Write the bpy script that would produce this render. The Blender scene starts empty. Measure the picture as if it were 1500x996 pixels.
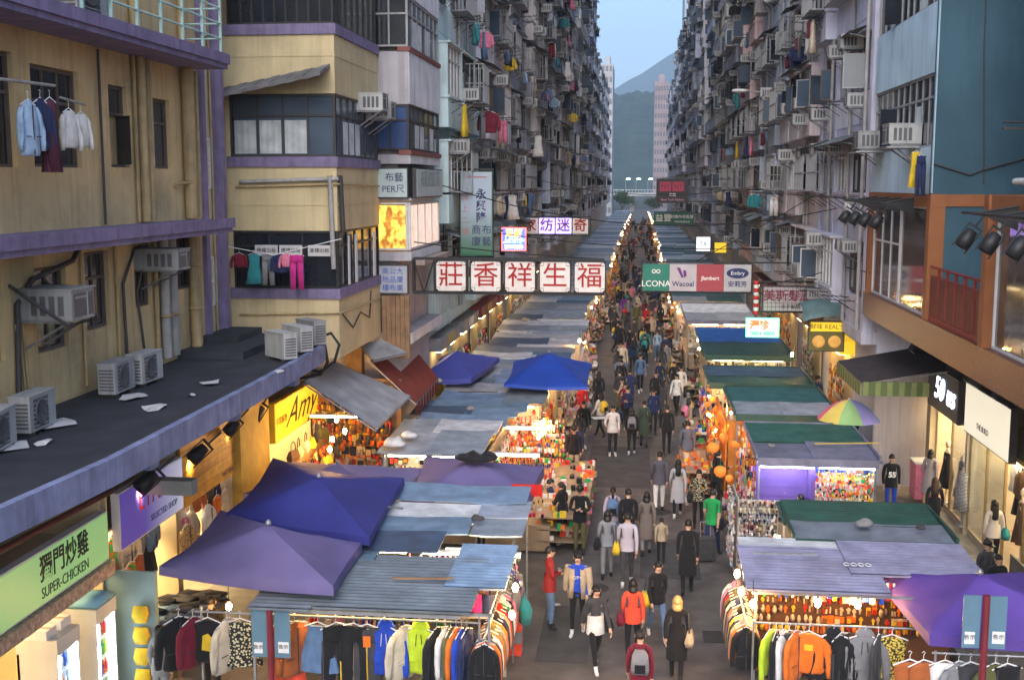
import bpy, bmesh, math, random
from mathutils import Vector, Matrix, Euler
random.seed(11)
R = math.radians
S = bpy.context.scene
COL = S.collection

# ------------------------------------------------------------------ camera, sky, light, exposure
CAM_H = 9.0
cam_d = bpy.data.cameras.new('camera'); cam = bpy.data.objects.new('camera', cam_d); COL.objects.link(cam)
cam_d.sensor_width = 36; cam_d.lens = 1700 / 1500 * 36; cam_d.clip_end = 12000; cam_d.clip_start = .3
PITCH, YAW = R(7.639), R(6.321)
cam.location = (0, 0, CAM_H); cam.rotation_euler = (math.pi / 2 - PITCH, 0, YAW)
S.camera = cam
W = bpy.data.worlds.new('World'); S.world = W; W.use_nodes = True
nt = W.node_tree; bg = nt.nodes['Background']
sky = nt.nodes.new('ShaderNodeTexSky'); sky.sky_type = 'NISHITA'; sky.sun_disc = False
SUN_EL, SUN_ROT = R(38), R(184)
sky.sun_elevation = SUN_EL; sky.sun_rotation = SUN_ROT
sky.air_density = 0.85; sky.dust_density = 3.5; sky.ozone_density = 3.2; sky.altitude = 50
nt.links.new(sky.outputs[0], bg.inputs[0]); bg.inputs[1].default_value = 0.13
sd = bpy.data.lights.new('sun', 'SUN'); sd.energy = 0.25; sd.angle = R(60); sd.color = (.93, .96, 1)
so = bpy.data.objects.new('sun', sd); COL.objects.link(so)
so.rotation_euler = (math.pi / 2 - SUN_EL, 0, math.pi - SUN_ROT)
S.view_settings.view_transform = 'Standard'; S.view_settings.look = 'None'
S.view_settings.exposure = 1.3; S.view_settings.gamma = 1.0
S.render.engine = 'CYCLES'
S.cycles.use_denoising = True; S.cycles.max_bounces = 6; S.cycles.diffuse_bounces = 3
S.cycles.glossy_bounces = 3; S.cycles.transparent_max_bounces = 12; S.cycles.volume_bounces = 1
S.cycles.sample_clamp_indirect = 4; S.cycles.use_light_tree = True; S.cycles.caustics_reflective = False

# surveying: where a sight line of the photograph meets a height z, a distance Y or an offset X
_f = 1700.
_Rv = Vector((math.cos(YAW), math.sin(YAW), 0))
_Fv = Vector((-math.sin(YAW) * math.cos(PITCH), math.cos(YAW) * math.cos(PITCH), -math.sin(PITCH)))
_Uv = Vector((-math.sin(YAW) * math.sin(PITCH), math.cos(YAW) * math.sin(PITCH), math.cos(PITCH)))
def _ray(px, py): return _Fv + _Rv * ((px - 750) / _f) + _Uv * ((498 - py) / _f)
def Pz(px, py, z=0.):
    d = _ray(px, py); return Vector((0, 0, CAM_H)) + d * ((z - CAM_H) / d.z)
def PY(px, py, Y):
    d = _ray(px, py); return Vector((0, 0, CAM_H)) + d * (Y / d.y)
def PX(px, py, X):
    d = _ray(px, py); return Vector((0, 0, CAM_H)) + d * (X / d.x)

# ------------------------------------------------------------------ materials
def _nn(nt, t, **kw):
    n = nt.nodes.new(t)
    for k, v in kw.items(): setattr(n, k, v)
    return n
def M(name, col, rough=.8, var=.2, scale=2.5, bump=.0, metal=0., streak=0., dirt=(.06, .05, .045), rnd=0., spec=.4,
      emit=None, es=0., blotch=0., coords='world', bscale=40., sheen=0.):
    m = bpy.data.materials.new(name); m.use_nodes = True
    nt = m.node_tree; b = nt.nodes['Principled BSDF']; L = nt.links.new
    b.inputs['Roughness'].default_value = rough; b.inputs['Metallic'].default_value = metal
    b.inputs['Specular IOR Level'].default_value = spec
    c4 = (*col, 1)
    if coords == 'world': src = _nn(nt, 'ShaderNodeNewGeometry').outputs['Position']
    else: src = _nn(nt, 'ShaderNodeTexCoord').outputs['Object']
    cur = None
    if var > 0:
        n = _nn(nt, 'ShaderNodeTexNoise'); n.inputs['Scale'].default_value = scale; n.inputs['Detail'].default_value = 6
        L(src, n.inputs['Vector'])
        mr = _nn(nt, 'ShaderNodeMapRange'); mr.inputs[1].default_value = .3; mr.inputs[2].default_value = .7
        mr.inputs[3].default_value = 1 - var; mr.inputs[4].default_value = 1 + var * .7
        L(n.outputs[0], mr.inputs[0])
        mx = _nn(nt, 'ShaderNodeVectorMath', operation='SCALE'); mx.inputs[0].default_value = col
        L(mr.outputs[0], mx.inputs['Scale']); cur = mx.outputs[0]
    def mixin(cur, fac_socket, dcol):
        mm = _nn(nt, 'ShaderNodeMix', data_type='RGBA')
        L(fac_socket, mm.inputs[0])
        if cur is not None: L(cur, mm.inputs[6])
        else: mm.inputs[6].default_value = c4
        mm.inputs[7].default_value = (*dcol, 1)
        return mm.outputs[2]
    if streak > 0:
        mp = _nn(nt, 'ShaderNodeMapping'); mp.inputs['Scale'].default_value = (5, 5, .3); L(src, mp.inputs[0])
        n = _nn(nt, 'ShaderNodeTexNoise'); n.inputs['Scale'].default_value = 1.3; n.inputs['Detail'].default_value = 5
        n.inputs['Roughness'].default_value = .65
        L(mp.outputs[0], n.inputs['Vector'])
        mr = _nn(nt, 'ShaderNodeMapRange'); mr.inputs[1].default_value = .48; mr.inputs[2].default_value = .72
        mr.inputs[3].default_value = 0; mr.inputs[4].default_value = streak
        L(n.outputs[0], mr.inputs[0]); cur = mixin(cur, mr.outputs[0], dirt)
    if blotch > 0:
        n = _nn(nt, 'ShaderNodeTexNoise'); n.inputs['Scale'].default_value = .55; n.inputs['Detail'].default_value = 8
        n.inputs['Roughness'].default_value = .7
        L(src, n.inputs['Vector'])
        mr = _nn(nt, 'ShaderNodeMapRange'); mr.inputs[1].default_value = .5; mr.inputs[2].default_value = .72
        mr.inputs[3].default_value = 0; mr.inputs[4].default_value = blotch
        L(n.outputs[0], mr.inputs[0]); cur = mixin(cur, mr.outputs[0], dirt)
    if rnd > 0:
        oi = _nn(nt, 'ShaderNodeObjectInfo'); hs = _nn(nt, 'ShaderNodeHueSaturation')
        mr = _nn(nt, 'ShaderNodeMapRange'); mr.inputs[3].default_value = 1 - rnd; mr.inputs[4].default_value = 1 + rnd
        L(oi.outputs['Random'], mr.inputs[0]); L(mr.outputs[0], hs.inputs['Value'])
        mr2 = _nn(nt, 'ShaderNodeMapRange'); mr2.inputs[3].default_value = .5 - rnd * .06; mr2.inputs[4].default_value = .5 + rnd * .06
        L(oi.outputs['Random'], mr2.inputs[0]); L(mr2.outputs[0], hs.inputs['Hue'])
        if cur is not None: L(cur, hs.inputs['Color'])
        else: hs.inputs['Color'].default_value = c4
        cur = hs.outputs[0]
    if cur is not None: L(cur, b.inputs['Base Color'])
    else: b.inputs['Base Color'].default_value = c4
    if bump > 0:
        n = _nn(nt, 'ShaderNodeTexNoise'); n.inputs['Scale'].default_value = bscale; n.inputs['Detail'].default_value = 4
        L(src, n.inputs['Vector'])
        bp = _nn(nt, 'ShaderNodeBump'); bp.inputs['Strength'].default_value = bump; bp.inputs['Distance'].default_value = .02
        L(n.outputs[0], bp.inputs['Height']); L(bp.outputs[0], b.inputs['Normal'])
    if emit:
        b.inputs['Emission Color'].default_value = (*emit, 1); b.inputs['Emission Strength'].default_value = es
    if sheen: b.inputs['Sheen Weight'].default_value = sheen
    return m
def GLASS(name, tint=(.9, .95, 1), refl=.9):
    m = bpy.data.materials.new(name); m.use_nodes = True; nt = m.node_tree; L = nt.links.new
    out = nt.nodes['Material Output']; nt.nodes.remove(nt.nodes['Principled BSDF'])
    t = _nn(nt, 'ShaderNodeBsdfTransparent'); t.inputs[0].default_value = (*tint, 1)
    g = _nn(nt, 'ShaderNodeBsdfGlossy'); g.inputs['Roughness'].default_value = .03
    lw = _nn(nt, 'ShaderNodeLayerWeight'); lw.inputs[0].default_value = .5
    fr = _nn(nt, 'ShaderNodeMath', operation='POWER'); fr.inputs[1].default_value = 4.; L(lw.outputs['Facing'], fr.inputs[0])
    mx = _nn(nt, 'ShaderNodeMixShader'); L(fr.outputs[0], mx.inputs[0]); L(t.outputs[0], mx.inputs[1]); L(g.outputs[0], mx.inputs[2])
    L(mx.outputs[0], out.inputs[0]); return m

# ------------------------------------------------------------------ objects
class MB:
    """collects faces of one mesh"""
    def __init__(s): s.v = []; s.f = []; s.m = []; s.sm = []
    def poly(s, pts, m=0):
        b = len(s.v); s.v += [tuple(p) for p in pts]; s.f.append(tuple(range(b, b + len(pts)))); s.m.append(m); s.sm.append(False)
    def raw(s, vs, fs, m=0, smooth=False):
        b = len(s.v); s.v += [tuple(p) for p in vs]
        for f in fs: s.f.append(tuple(b + i for i in f)); s.m.append(m); s.sm.append(smooth)
    def box(s, x0, x1, y0, y1, z0, z1, m=0, M4=None):
        vs = [Vector((x, y, z)) for z in (z0, z1) for y in (y0, y1) for x in (x0, x1)]
        if M4 is not None: vs = [M4 @ v for v in vs]
        s.raw(vs, [(0, 2, 3, 1), (4, 5, 7, 6), (0, 1, 5, 4), (2, 6, 7, 3), (0, 4, 6, 2), (1, 3, 7, 5)], m)
        return s
    def tube(s, pts, r, n=6, m=0, cap=True, smooth=True):
        pts = [Vector(p) for p in pts]; k = len(pts)
        rs = r if isinstance(r, (list, tuple)) else [r] * k
        vs = []; prev = None
        for i, p in enumerate(pts):
            d = (pts[min(i + 1, k - 1)] - pts[max(i - 1, 0)]).normalized()
            if prev is None:
                a = Vector((0, 0, 1)) if abs(d.z) < .9 else Vector((1, 0, 0))
                u = d.cross(a).normalized()
            else: u = (prev - d * prev.dot(d)).normalized()
            prev = u; w = d.cross(u)
            for j in range(n):
                t = 2 * math.pi * j / n; vs.append(p + (u * math.cos(t) + w * math.sin(t)) * rs[i])
        fs = [(i * n + j, i * n + (j + 1) % n, (i + 1) * n + (j + 1) % n, (i + 1) * n + j) for i in range(k - 1) for j in range(n)]
        s.raw(vs, fs, m, smooth)
        if cap:
            s.raw(vs[:n], [tuple(range(n))[::-1]], m); s.raw(vs[-n:], [tuple(range(n))], m)
        return s
    def loft(s, rings, m=0, cap=True, smooth=True, close=True):
        n = len(rings[0]); vs = [p for r in rings for p in r]; fs = []
        for i in range(len(rings) - 1):
            for j in range(n if close else n - 1):
                fs.append((i * n + j, i * n + (j + 1) % n, (i + 1) * n + (j + 1) % n, (i + 1) * n + j))
        if cap: fs.append(tuple(range(n))[::-1]); fs.append(tuple((len(rings) - 1) * n + j for j in range(n)))
        s.raw(vs, fs, m, smooth); return s
    def lathe(s, prof, n=12, c=(0, 0, 0), m=0, smooth=True):
        rings = [[(c[0] + r * math.cos(2 * math.pi * j / n), c[1] + r * math.sin(2 * math.pi * j / n), c[2] + z) for j in range(n)] for r, z in prof]
        return s.loft(rings, m, True, smooth)
    def ball(s, c, r, n=8, m=0):
        rx, ry, rz = r if isinstance(r, (list, tuple)) else (r, r, r)
        rings = []
        for i in range(1, n):
            t = math.pi * i / n
            rings.append([(c[0] + rx * math.sin(t) * math.cos(2 * math.pi * j / n), c[1] + ry * math.sin(t) * math.sin(2 * math.pi * j / n), c[2] - rz * math.cos(t)) for j in range(n)])
        return s.loft(rings, m, True, True)
    def mesh(s, name, mats):
        me = bpy.data.meshes.new(name); me.from_pydata(s.v, [], s.f)
        for m in mats if isinstance(mats, (list, tuple)) else [mats]: me.materials.append(m)
        me.polygons.foreach_set('material_index', s.m); me.polygons.foreach_set('use_smooth', s.sm)
        me.update(); return me
    def build(s, name, mats, parent=None, loc=(0, 0, 0), rz=0.):
        return ob(name, s.mesh(name, mats), parent, loc, rz)
def ob(name, me, parent=None, loc=(0, 0, 0), rz=0., sc=None, rot=None, mats=None):
    o = bpy.data.objects.new(name, me); COL.objects.link(o)
    if parent: o.parent = parent
    o.location = loc; o.rotation_euler = rot if rot else (0, 0, rz)
    if sc: o.scale = sc
    if mats:
        for i, m in enumerate(mats):
            if m: o.material_slots[i].link = 'OBJECT'; o.material_slots[i].material = m
    return o
LABELS = {}
def tag(o, label, cat, group=None, kind=None):
    if label:
        o['label'] = label
        LABELS.setdefault(label, []).append(o.name)
    if cat: o['category'] = cat
    if group: o['group'] = group
    if kind: o['kind'] = kind
    return o
def thing(name, label, cat, loc=(0, 0, 0), rz=0., group=None):
    o = bpy.data.objects.new(name, None); COL.objects.link(o); o.empty_display_size = .1
    o.location = loc; o.rotation_euler = (0, 0, rz)
    return tag(o, label, cat, group)
def struct(o, kind='structure'): o['kind'] = kind; return o
TEXTS = []
def text(s, parent, loc, rot, size, mat, name='lettering', depth=.006, align='CENTER', sx=1., weight=0., shear=0.):
    TEXTS.append((s, parent, loc, rot, size, mat, name, depth, align, sx, (weight, shear)))
CAMFACE = (math.pi / 2, 0, 0); EAST = (math.pi / 2, 0, math.pi / 2); WEST = (math.pi / 2, 0, -math.pi / 2)
def flush_text():
    made = []; cache = {}
    for t in TEXTS:
        s, parent, loc, rot, size, mat, name, depth, align, sx, weight = t
        k = (s, size, depth, align, weight)
        if k not in cache:
            c = bpy.data.curves.new('lettering', 'FONT'); c.body = s; c.size = size; c.align_x = align; c.align_y = 'CENTER'
            c.extrude = depth / 2; c.resolution_u = 3; c.offset = weight[0]; c.shear = weight[1]
            o = bpy.data.objects.new('lettering', c); COL.objects.link(o); cache[k] = o
    bpy.context.view_layer.update(); dg = bpy.context.evaluated_depsgraph_get()
    ms = {k: bpy.data.meshes.new_from_object(o.evaluated_get(dg)) for k, o in cache.items()}
    for o in cache.values():
        c = o.data; bpy.data.objects.remove(o); bpy.data.curves.remove(c)
    for t in TEXTS:
        s, parent, loc, rot, size, mat, name, depth, align, sx, weight = t
        me = ms[(s, size, depth, align, weight)]
        if me.materials and me.materials[0] is not mat: me = me.copy(); me.materials.clear()
        if not me.materials: me.materials.append(mat)
        ob(name, me, parent, loc, rot=rot, sc=(sx, 1, 1))

# palette
asphalt = M('asphalt', (.12, .108, .1), .62, .4, 1.6, .45, blotch=.6, dirt=(.05, .047, .045), bscale=90)
concrete = M('concrete', (.28, .27, .25), .85, .2, 2, .15, streak=.4)
paving = M('paving', (.24, .21, .18), .8, .2, 3, .1, rnd=.12, blotch=.3)
kerbm = M('kerb', (.3, .29, .27), .85, .2, 4, .1)
yellow_wall = M('yellow_plaster', (.6, .455, .235), .85, .16, 1.0, .2, streak=.38, dirt=(.17, .125, .085), blotch=.5)
pale_yellow = M('pale_yellow_plaster', (.58, .48, .28), .85, .14, 1.0, .15, streak=.3, blotch=.35, dirt=(.2, .16, .11))
purple_paint = M('purple_paint', (.2, .165, .29), .75, .25, 3, .15, streak=.55, dirt=(.07, .05, .09))
canopy_edge = M('canopy_render', (.2, .235, .4), .8, .3, 2.5, .25, streak=.6, blotch=.3, dirt=(.09, .09, .13))
roof_felt = M('roof_felt', (.03, .034, .043), .75, .4, 1.6, .25, blotch=.4, dirt=(.065, .07, .08))
paper_white = M('white_plastic', (.7, .7, .7), .5, .1)
pipe_y = M('pipe_yellow', (.4, .3, .15), .6, .2, 4, streak=.5)
pipe_g = M('pipe_grey', (.35, .34, .33), .6, .2, 4, streak=.4)
green_rail = M('mint_rail', (.42, .62, .58), .55, .15, 5)
frame_dark = M('dark_frame', (.05, .045, .045), .6, .2, 5)
frame_grey = M('grey_frame', (.3, .31, .32), .5, .2, 5)
frame_brown = M('brown_frame', (.12, .09, .075), .6, .2, 5)
frame_white = M('white_frame', (.62, .62, .62), .5, .1, 5)
glass_dark = M('dark_glass', (.016, .02, .028), .12, .5, .7, spec=.7)
glass_blue = M('blue_glass', (.07, .1, .14), .15, .3, .8, spec=.7)
glass_shop = GLASS('clear_glass')
curtain = M('curtain', (.45, .5, .52), .9, .25, 3)
blue_panel = M('blue_panel', (.03, .07, .2), .5, .2, 2)
ac_white = M('ac_casing', (.36, .37, .37), .6, .15, 3, rnd=.3, streak=.4)
ac_dark = M('ac_grille', (.1, .1, .105), .6, .2, 5)
steel = M('galvanised_steel', (.32, .33, .35), .45, .2, 6, metal=.6)
black_metal = M('black_metal', (.02, .02, .022), .5, .2, 5)
black_rub = M('black_rubber', (.015, .015, .016), .6, .2, 5)
wood = M('wood', (.25, .15, .08), .7, .3, 4)

# ------------------------------------------------------------------ ground, hills
def wb(mb, name, mats, parent):
    l = parent.location; mb.v = [(x - l.x, y - l.y, z - l.z) for x, y, z in mb.v]
    return mb.build(name, mats, parent)
g = MB(); g.box(-1850, 1850, -40, 4600, -.5, -.03); struct(g.build('ground', M('far_ground', (.06, .065, .05), .9, .3, .02)))
g = MB(); g.box(-6.5, 6.2, -10, 430, -.03, 0); struct(g.build('road', asphalt))
# worn patches in the asphalt
g = MB()
for x0, x1, y0, y1 in [(-1.6, .4, 34, 39.5), (.1, 1.5, 26, 29), (-2, -.6, 44, 52), (-1.9, -.9, 21, 24)]: g.box(x0, x1, y0, y1, 0, .004)
struct(g.build('road_patch', M('asphalt_patch', (.068, .067, .067), .8, .3, 2, .3, bscale=90)))
g = MB(); g.box(-9.4, -6.6, -10, 300, 0, .13); struct(g.build('pavement', paving))
g = MB(); g.box(6.3, 9.5, -10, 24, 0, .13); g.box(6.3, 9.5, 44, 300, 0, .13); g.box(6.3, 8.4, 24, 44, 0, .118)
pv = struct(g.build('pavement', paving))
slab = MB(); slab.loft([[(-.29, -.29, 0), (.29, -.29, 0), (.29, .29, 0), (-.29, .29, 0)], [(-.29, -.29, .018), (.29, -.29, .018), (.29, .29, .018), (-.29, .29, .018)], [(-.28, -.28, .024), (.28, -.28, .024), (.28, .28, .024), (-.28, .28, .024)]], smooth=False)
slab_me = slab.mesh('paving_slab', paving)
for i in range(3):
    for j in range(33):
        ob('paving_slab', slab_me, pv, (6.62 + i * .6, 24.3 + j * .6, .11 + random.uniform(-.003, .003)))
g = MB()
for y in range(-10, 300, 2):
    g.box(-6.6, -6.42, y + .008, y + 1.992, 0, .145); g.box(6.12, 6.3, y + .008, y + 1.992, 0, .145)
struct(g.build('kerb', kerbm))
g = MB(); g.box(8.4, 12, 17, 44, 0, .28); struct(g.build('shop_step', M('shop_tile', (.4, .36, .3), .35, .1, 3)))

from mathutils import noise
def hill(name, x0, x1, y0, y1, hf, mat, nx=90, ny=30):
    vs = []; fs = []
    for j in range(ny + 1):
        for i in range(nx + 1):
            x = x0 + (x1 - x0) * i / nx; y = y0 + (y1 - y0) * j / ny
            vs.append((x, y, hf(x, j / ny)))
    for j in range(ny):
        for i in range(nx):
            a = j * (nx + 1) + i; fs.append((a, a + 1, a + nx + 2, a + nx + 1))
    mb = MB(); mb.raw(vs, fs, 0, True); return struct(mb.build(name, mat))
forest = M('forest', (.028, .052, .04), .95, .6, .06, 0, coords='world')
def h1(x, t):
    return -2 + min(1, t * 1.6) ** .8 * (118 + 28 * noise.noise((x / 200, t * 2, 3)) + 11 * noise.noise((x / 30, t * 12, 1)) + 6 * noise.noise((x / 8, t * 25, 5)))
hill('hill', -520, 620, 1100, 1600, h1, forest, 200, 60)
def h2(x, t):
    r = 300 + 175 / (1 + math.exp(-(x - 14) / 46)) + 40 * noise.noise((x / 210, 0, 7))
    return -2 + min(1, t * 1.5) * r + 24 * noise.noise((x / 90, t * 6, 2)) * t
hill('mountain', -1700, 1800, 3100, 4300, h2, forest, 120, 40)

# ------------------------------------------------------------------ facade kit (outward is +x, along the street is +y)
def win_mesh(w, h, n, kind, fm, gm):
    a = MB(); d = .06; t = .05
    a.box(-.1, 0, -w / 2, -w / 2 + t, 0, h); a.box(-.1, 0, w / 2 - t, w / 2, 0, h)
    a.box(-.1, .0, -w / 2 + t, w / 2 - t, 0, t); a.box(-.1, 0, -w / 2 + t, w / 2 - t, h - t, h)
    zt = h * .7
    a.box(-.09, -.012, -w / 2 + t, w / 2 - t, zt - .03, zt + .03)
    pw = (w - 2 * t) / n
    for i in range(1, n):
        y = -w / 2 + t + pw * i; a.box(-.09, -.006, y - .022, y + .022, t, zt - .03); a.box(-.09, -.006, y - .022, y + .022, zt + .03, h - t)
    rr = random.Random(n * 7 + len(kind) + int(w * 10))
    for i in range(n):
        y0 = -w / 2 + t + pw * i; y1 = y0 + pw
        a.box(-.07, -.058, y0 + .01, y1 - .01, zt, h - t, 1)
        if kind in ('open', 'open2') and i in ((0, n - 1) if kind == 'open' else (1,)):
            ang = R(rr.uniform(40, 80)) * (1 if i == 0 else -1)
            yy = y0 if i == 0 else y1
            Mx = Matrix.Translation((0, yy, 0)) @ Matrix.Rotation(-ang if i == 0 else -ang, 4, 'Z')
            s = 1 if i == 0 else -1
            a.box(0, .02, min(0, s * pw), max(0, s * pw), t, zt - .04, 1, Mx)
            for q0, q1 in ((0, .04), (pw - .04, pw)):
                a.box(-.006, .026, min(s * q0, s * q1), max(s * q0, s * q1), t, zt - .04, 0, Mx)
            for q0, q1 in ((t, t + .04), (zt - .08, zt - .04)): a.box(-.005, .025, min(s * .04, s * (pw - .04)), max(s * .04, s * (pw - .04)), q0, q1, 0, Mx)
        else: a.box(-.06, -.048, y0 + .01, y1 - .01, t, zt, 1)
        if rr.random() < (.9 if kind == 'curtain' else .35):
            a.box(-.045, -.043, y0 + .05, y1 - .05, t + .03, zt * rr.uniform(.5, .92), 2)
    return a.mesh('window', [fm, gm, curtain])
WIN = {}
def window(w, h, kind, fm, gm):
    k = (round(w, 2), round(h, 2), kind, fm.name, gm.name)
    if k not in WIN: WIN[k] = win_mesh(w, h, max(2, round(w / .62)), kind, fm, gm)
    return WIN[k]
def ac_mesh(w=.66, h=.42, d=.62):
    a = MB(); a.box(-.1, d, -w / 2, w / 2, 0, h); a.box(d, d + .012, -w / 2 + .05, w / 2 - .05, .05, h - .05, 1)
    a.box(d + .012, d + .02, w * .12, w * .16, .04, h - .04, 0); a.box(d + .012, d + .016, -w / 2 + .08, w * .1, .3, .33, 0)
    a.box(-.1, d + .02, -w / 2 - .012, w / 2 + .012, h, h + .02, 0)
    for s in (-1, 1):
        for i in range(4): a.box(.12 + i * .11, .19 + i * .11, s * w / 2 - .004 * (s < 0) - .0, s * w / 2 + .004, .07, h - .08, 1) if s > 0 else a.box(.12 + i * .11, .19 + i * .11, -w / 2 - .004, -w / 2, .07, h - .08, 1)
        a.box(-.1, d - .05, s * (w / 2 - .06) - .02, s * (w / 2 - .06) + .02, -.04, -.003, 2)
        a.tube([(0, s * (w / 2 - .06), -.4), (d - .1, s * (w / 2 - .06), -.04)], .018, 4, 2)
    return a.mesh('ac_unit', [ac_white, ac_dark, steel])
AC1 = ac_mesh()
def cage_mesh(w, h, d):
    a = MB(); b = .014
    for y in [-w / 2 + w * i / 10 for i in range(11)]: a.box(d - b, d + b, y - b, y + b, 0, h)
    for s in (-w / 2, w / 2):
        for i in range(1, 4): a.box(d * i / 4 - b, d * i / 4 + b, s - b, s + b, 0, h)
    for z in (0, h * .5, h):
        a.box(0, d, -w / 2 - b, -w / 2 + b, z - b, z + b); a.box(0, d, w / 2 - b, w / 2 + b, z - b, z + b); a.box(d - b * 1.4, d + b * 1.4, -w / 2, w / 2, z - b, z + b)
    a.box(0, d, -w / 2, w / 2, -.03, -.016)
    return a.mesh('window_cage', frame_grey)
CAGE = [cage_mesh(2.4, 1.35, .5), cage_mesh(1.5, 1.3, .62)]
def awn_mesh(w, d, drop):
    a = MB(); n = 16
    for i in range(n):
        y0 = -w / 2 + w * i / n; y1 = y0 + w / n; zz = (.02, 0)[i % 2]; z2 = (.0, .02)[i % 2]
        for dz, fl in ((0, 1), (-.012, -1)):
            p = [(0, y0, zz + dz), (d, y0, zz - drop + dz), (d, y1, z2 - drop + dz), (0, y1, z2 + dz)]
            a.poly(p if fl > 0 else p[::-1], 0)
    for s in (-w / 2 + .05, w / 2 - .05): a.tube([(0, s, -drop - .15), (d - .05, s, -drop - .03)], .015, 4, 0)
    return a.mesh('awning', M('awning_sheet', (.2, .22, .22), .7, .35, 2, streak=.5, metal=.1, rnd=.5))
AWN = [awn_mesh(2.8, .75, .3), awn_mesh(1.8, .6, .2)]
def rack_mesh():
    a = MB()
    for y in (-.7, .7): a.tube([(0, y, 0), (.9, y, .05)], .015, 4); a.tube([(0, y, -.35), (.55, y, .02)], .012, 4)
    for x in (.25, .5, .75, .88): a.tube([(x, -.95, .06), (x, .95, .06)], .012, 4)
    return a.mesh('drying_rack', frame_dark)
RACK = rack_mesh()
LAUNDRY = []     # spots where washing hangs: (matrix location, facing, building words, floor)
FLOORW = ['first', 'second', 'third', 'fourth', 'fifth', 'sixth', 'seventh', 'eighth', 'ninth']
def wallmat(name, c):
    c = (min(.72, c[0] * 1.62), min(.74, c[1] * 1.68), min(.78, c[2] * 1.8))
    return M(name, c, .88, .2, 1.1, .1, streak=.5, blotch=.35, dirt=(c[0] * .4, c[1] * .39, c[2] * .38))
def tenement(side, Xf, y0, y1, top, cols, label, zb=4.7, fh=3.05, bays=3, seed=0, zvis=99, frames=None, detail=2, group=None):
    rd = random.Random(seed * 31 + 5); Wd = y1 - y0
    t = thing('tenement_building', label, 'building', (Xf, y0 if side < 0 else y1, 0), 0 if side < 0 else math.pi, group)
    wm = [wallmat('wall_paint', c) for c in cols]
    core = MB(); core.box(-11, -.4, 0, Wd, 0, top)
    bw = (Wd - .6) / bays; pier = .35
    for b in range(bays + 1):
        y = .3 + b * bw; core.box(-.4, .0, max(0.002, y - pier / 2), min(Wd - .002, y + pier / 2), zb, top)
    core.box(-.4, .05, .001, Wd - .001, zb - .35, zb - .001)
    nf = int((min(top, zvis) - zb) / fh)
    wpart = core.build('wall', [wm[0], wm[0]], t)
    for k in range(nf + 1):
        z = zb + k * fh
        flo = rd.choice([.55, .4, .4, .0]); bay_out = []; alt = wm[rd.randrange(len(wm))]; lin = MB()
        for b in range(bays):
            ya = .3 + b * bw + pier / 2 + .003; yb_ = ya + bw - pier - .006
            o = (flo if rd.random() < .75 else 0) - .012
            bay_out.append(o); s = MB(); s.box(-.39, o, ya, yb_, z, z + .92); s.build('spandrel', alt if rd.random() < .5 else wm[0], t)
            if rd.random() < .5: s = MB(); s.box(-.38, o + .06, ya - .05, yb_ + .05, z + .922, z + .99); s.build('sill', wm[0], t)
        lin.box(-.39, -.03, .31, Wd - .31, z + 2.62, z + fh - .002); lin.build('floor_band', wm[0], t)
        for b in range(bays):
            yc = .3 + (b + .5) * bw; w = bw - pier - .02; h = 1.6; o = bay_out[b]
            fm = rd.choice(frames or [frame_grey, frame_dark, frame_white, frame_brown]); gm = rd.choice([glass_dark, glass_blue, glass_blue])
            ob('window', window(w, h, rd.choice(['plain', 'open', 'open2', 'curtain', 'plain']), fm, gm), t, (o if o > 0 else -.1, yc, z + 1.0))
            if o > 0:
                q = MB(); q.box(-.3, o, yc - w / 2 - .05, yc - w / 2 - .003, z + .99, z + 2.605); q.box(-.3, o, yc + w / 2 + .003, yc + w / 2 + .05, z + .99, z + 2.605); q.box(-.3, o + .1, yc - w / 2 - .1, yc + w / 2 + .1, z + 2.605, z + 2.66)
                q.build('bay_window_frame', wm[0], t)
            if detail < 1: continue
            for q in range(rd.choice([0, 1, 1, 2]) if detail > 1 else rd.choice([0, 1])):
                ob('ac_unit', AC1, t, (max(o, 0), yc + rd.uniform(-.38, .38) * w, z + rd.choice([.45, 2.2, 2.25, 2.28, 1.05])), sc=(rd.uniform(.72, 1.0),) * 3)
            if detail > 1:
                if rd.random() < .36: ob('window_cage', CAGE[rd.randrange(2)], t, (max(o, 0) + .01, yc + rd.uniform(-.2, .2), z + 1.0))
                if rd.random() < .5: ob('awning', AWN[rd.randrange(2)], t, (max(o, 0), yc, z + 2.78))
                if rd.random() < .55:
                    ob('drying_rack', RACK, t, (max(o, 0), yc, z + .8), rz=0)
                    if rd.random() < .7: LAUNDRY.append((t, (max(o, 0) + .5, yc, z + .86), label, k))
            else:
                if rd.random() < .3: ob('awning', AWN[1], t, (max(o, 0), yc, z + 2.78))
                if rd.random() < .3: ob('drying_rack', RACK, t, (max(o, 0), yc, z + .8))
    p = MB()
    for q in range(3 if detail > 1 else 1):
        y = rd.uniform(.4, Wd - .4); p.tube([(.09, y, zb), (.09, y, min(top, zvis + 3))], .06, 6)
    p.build('drain_pipe', pipe_g, t)
    return t
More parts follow.
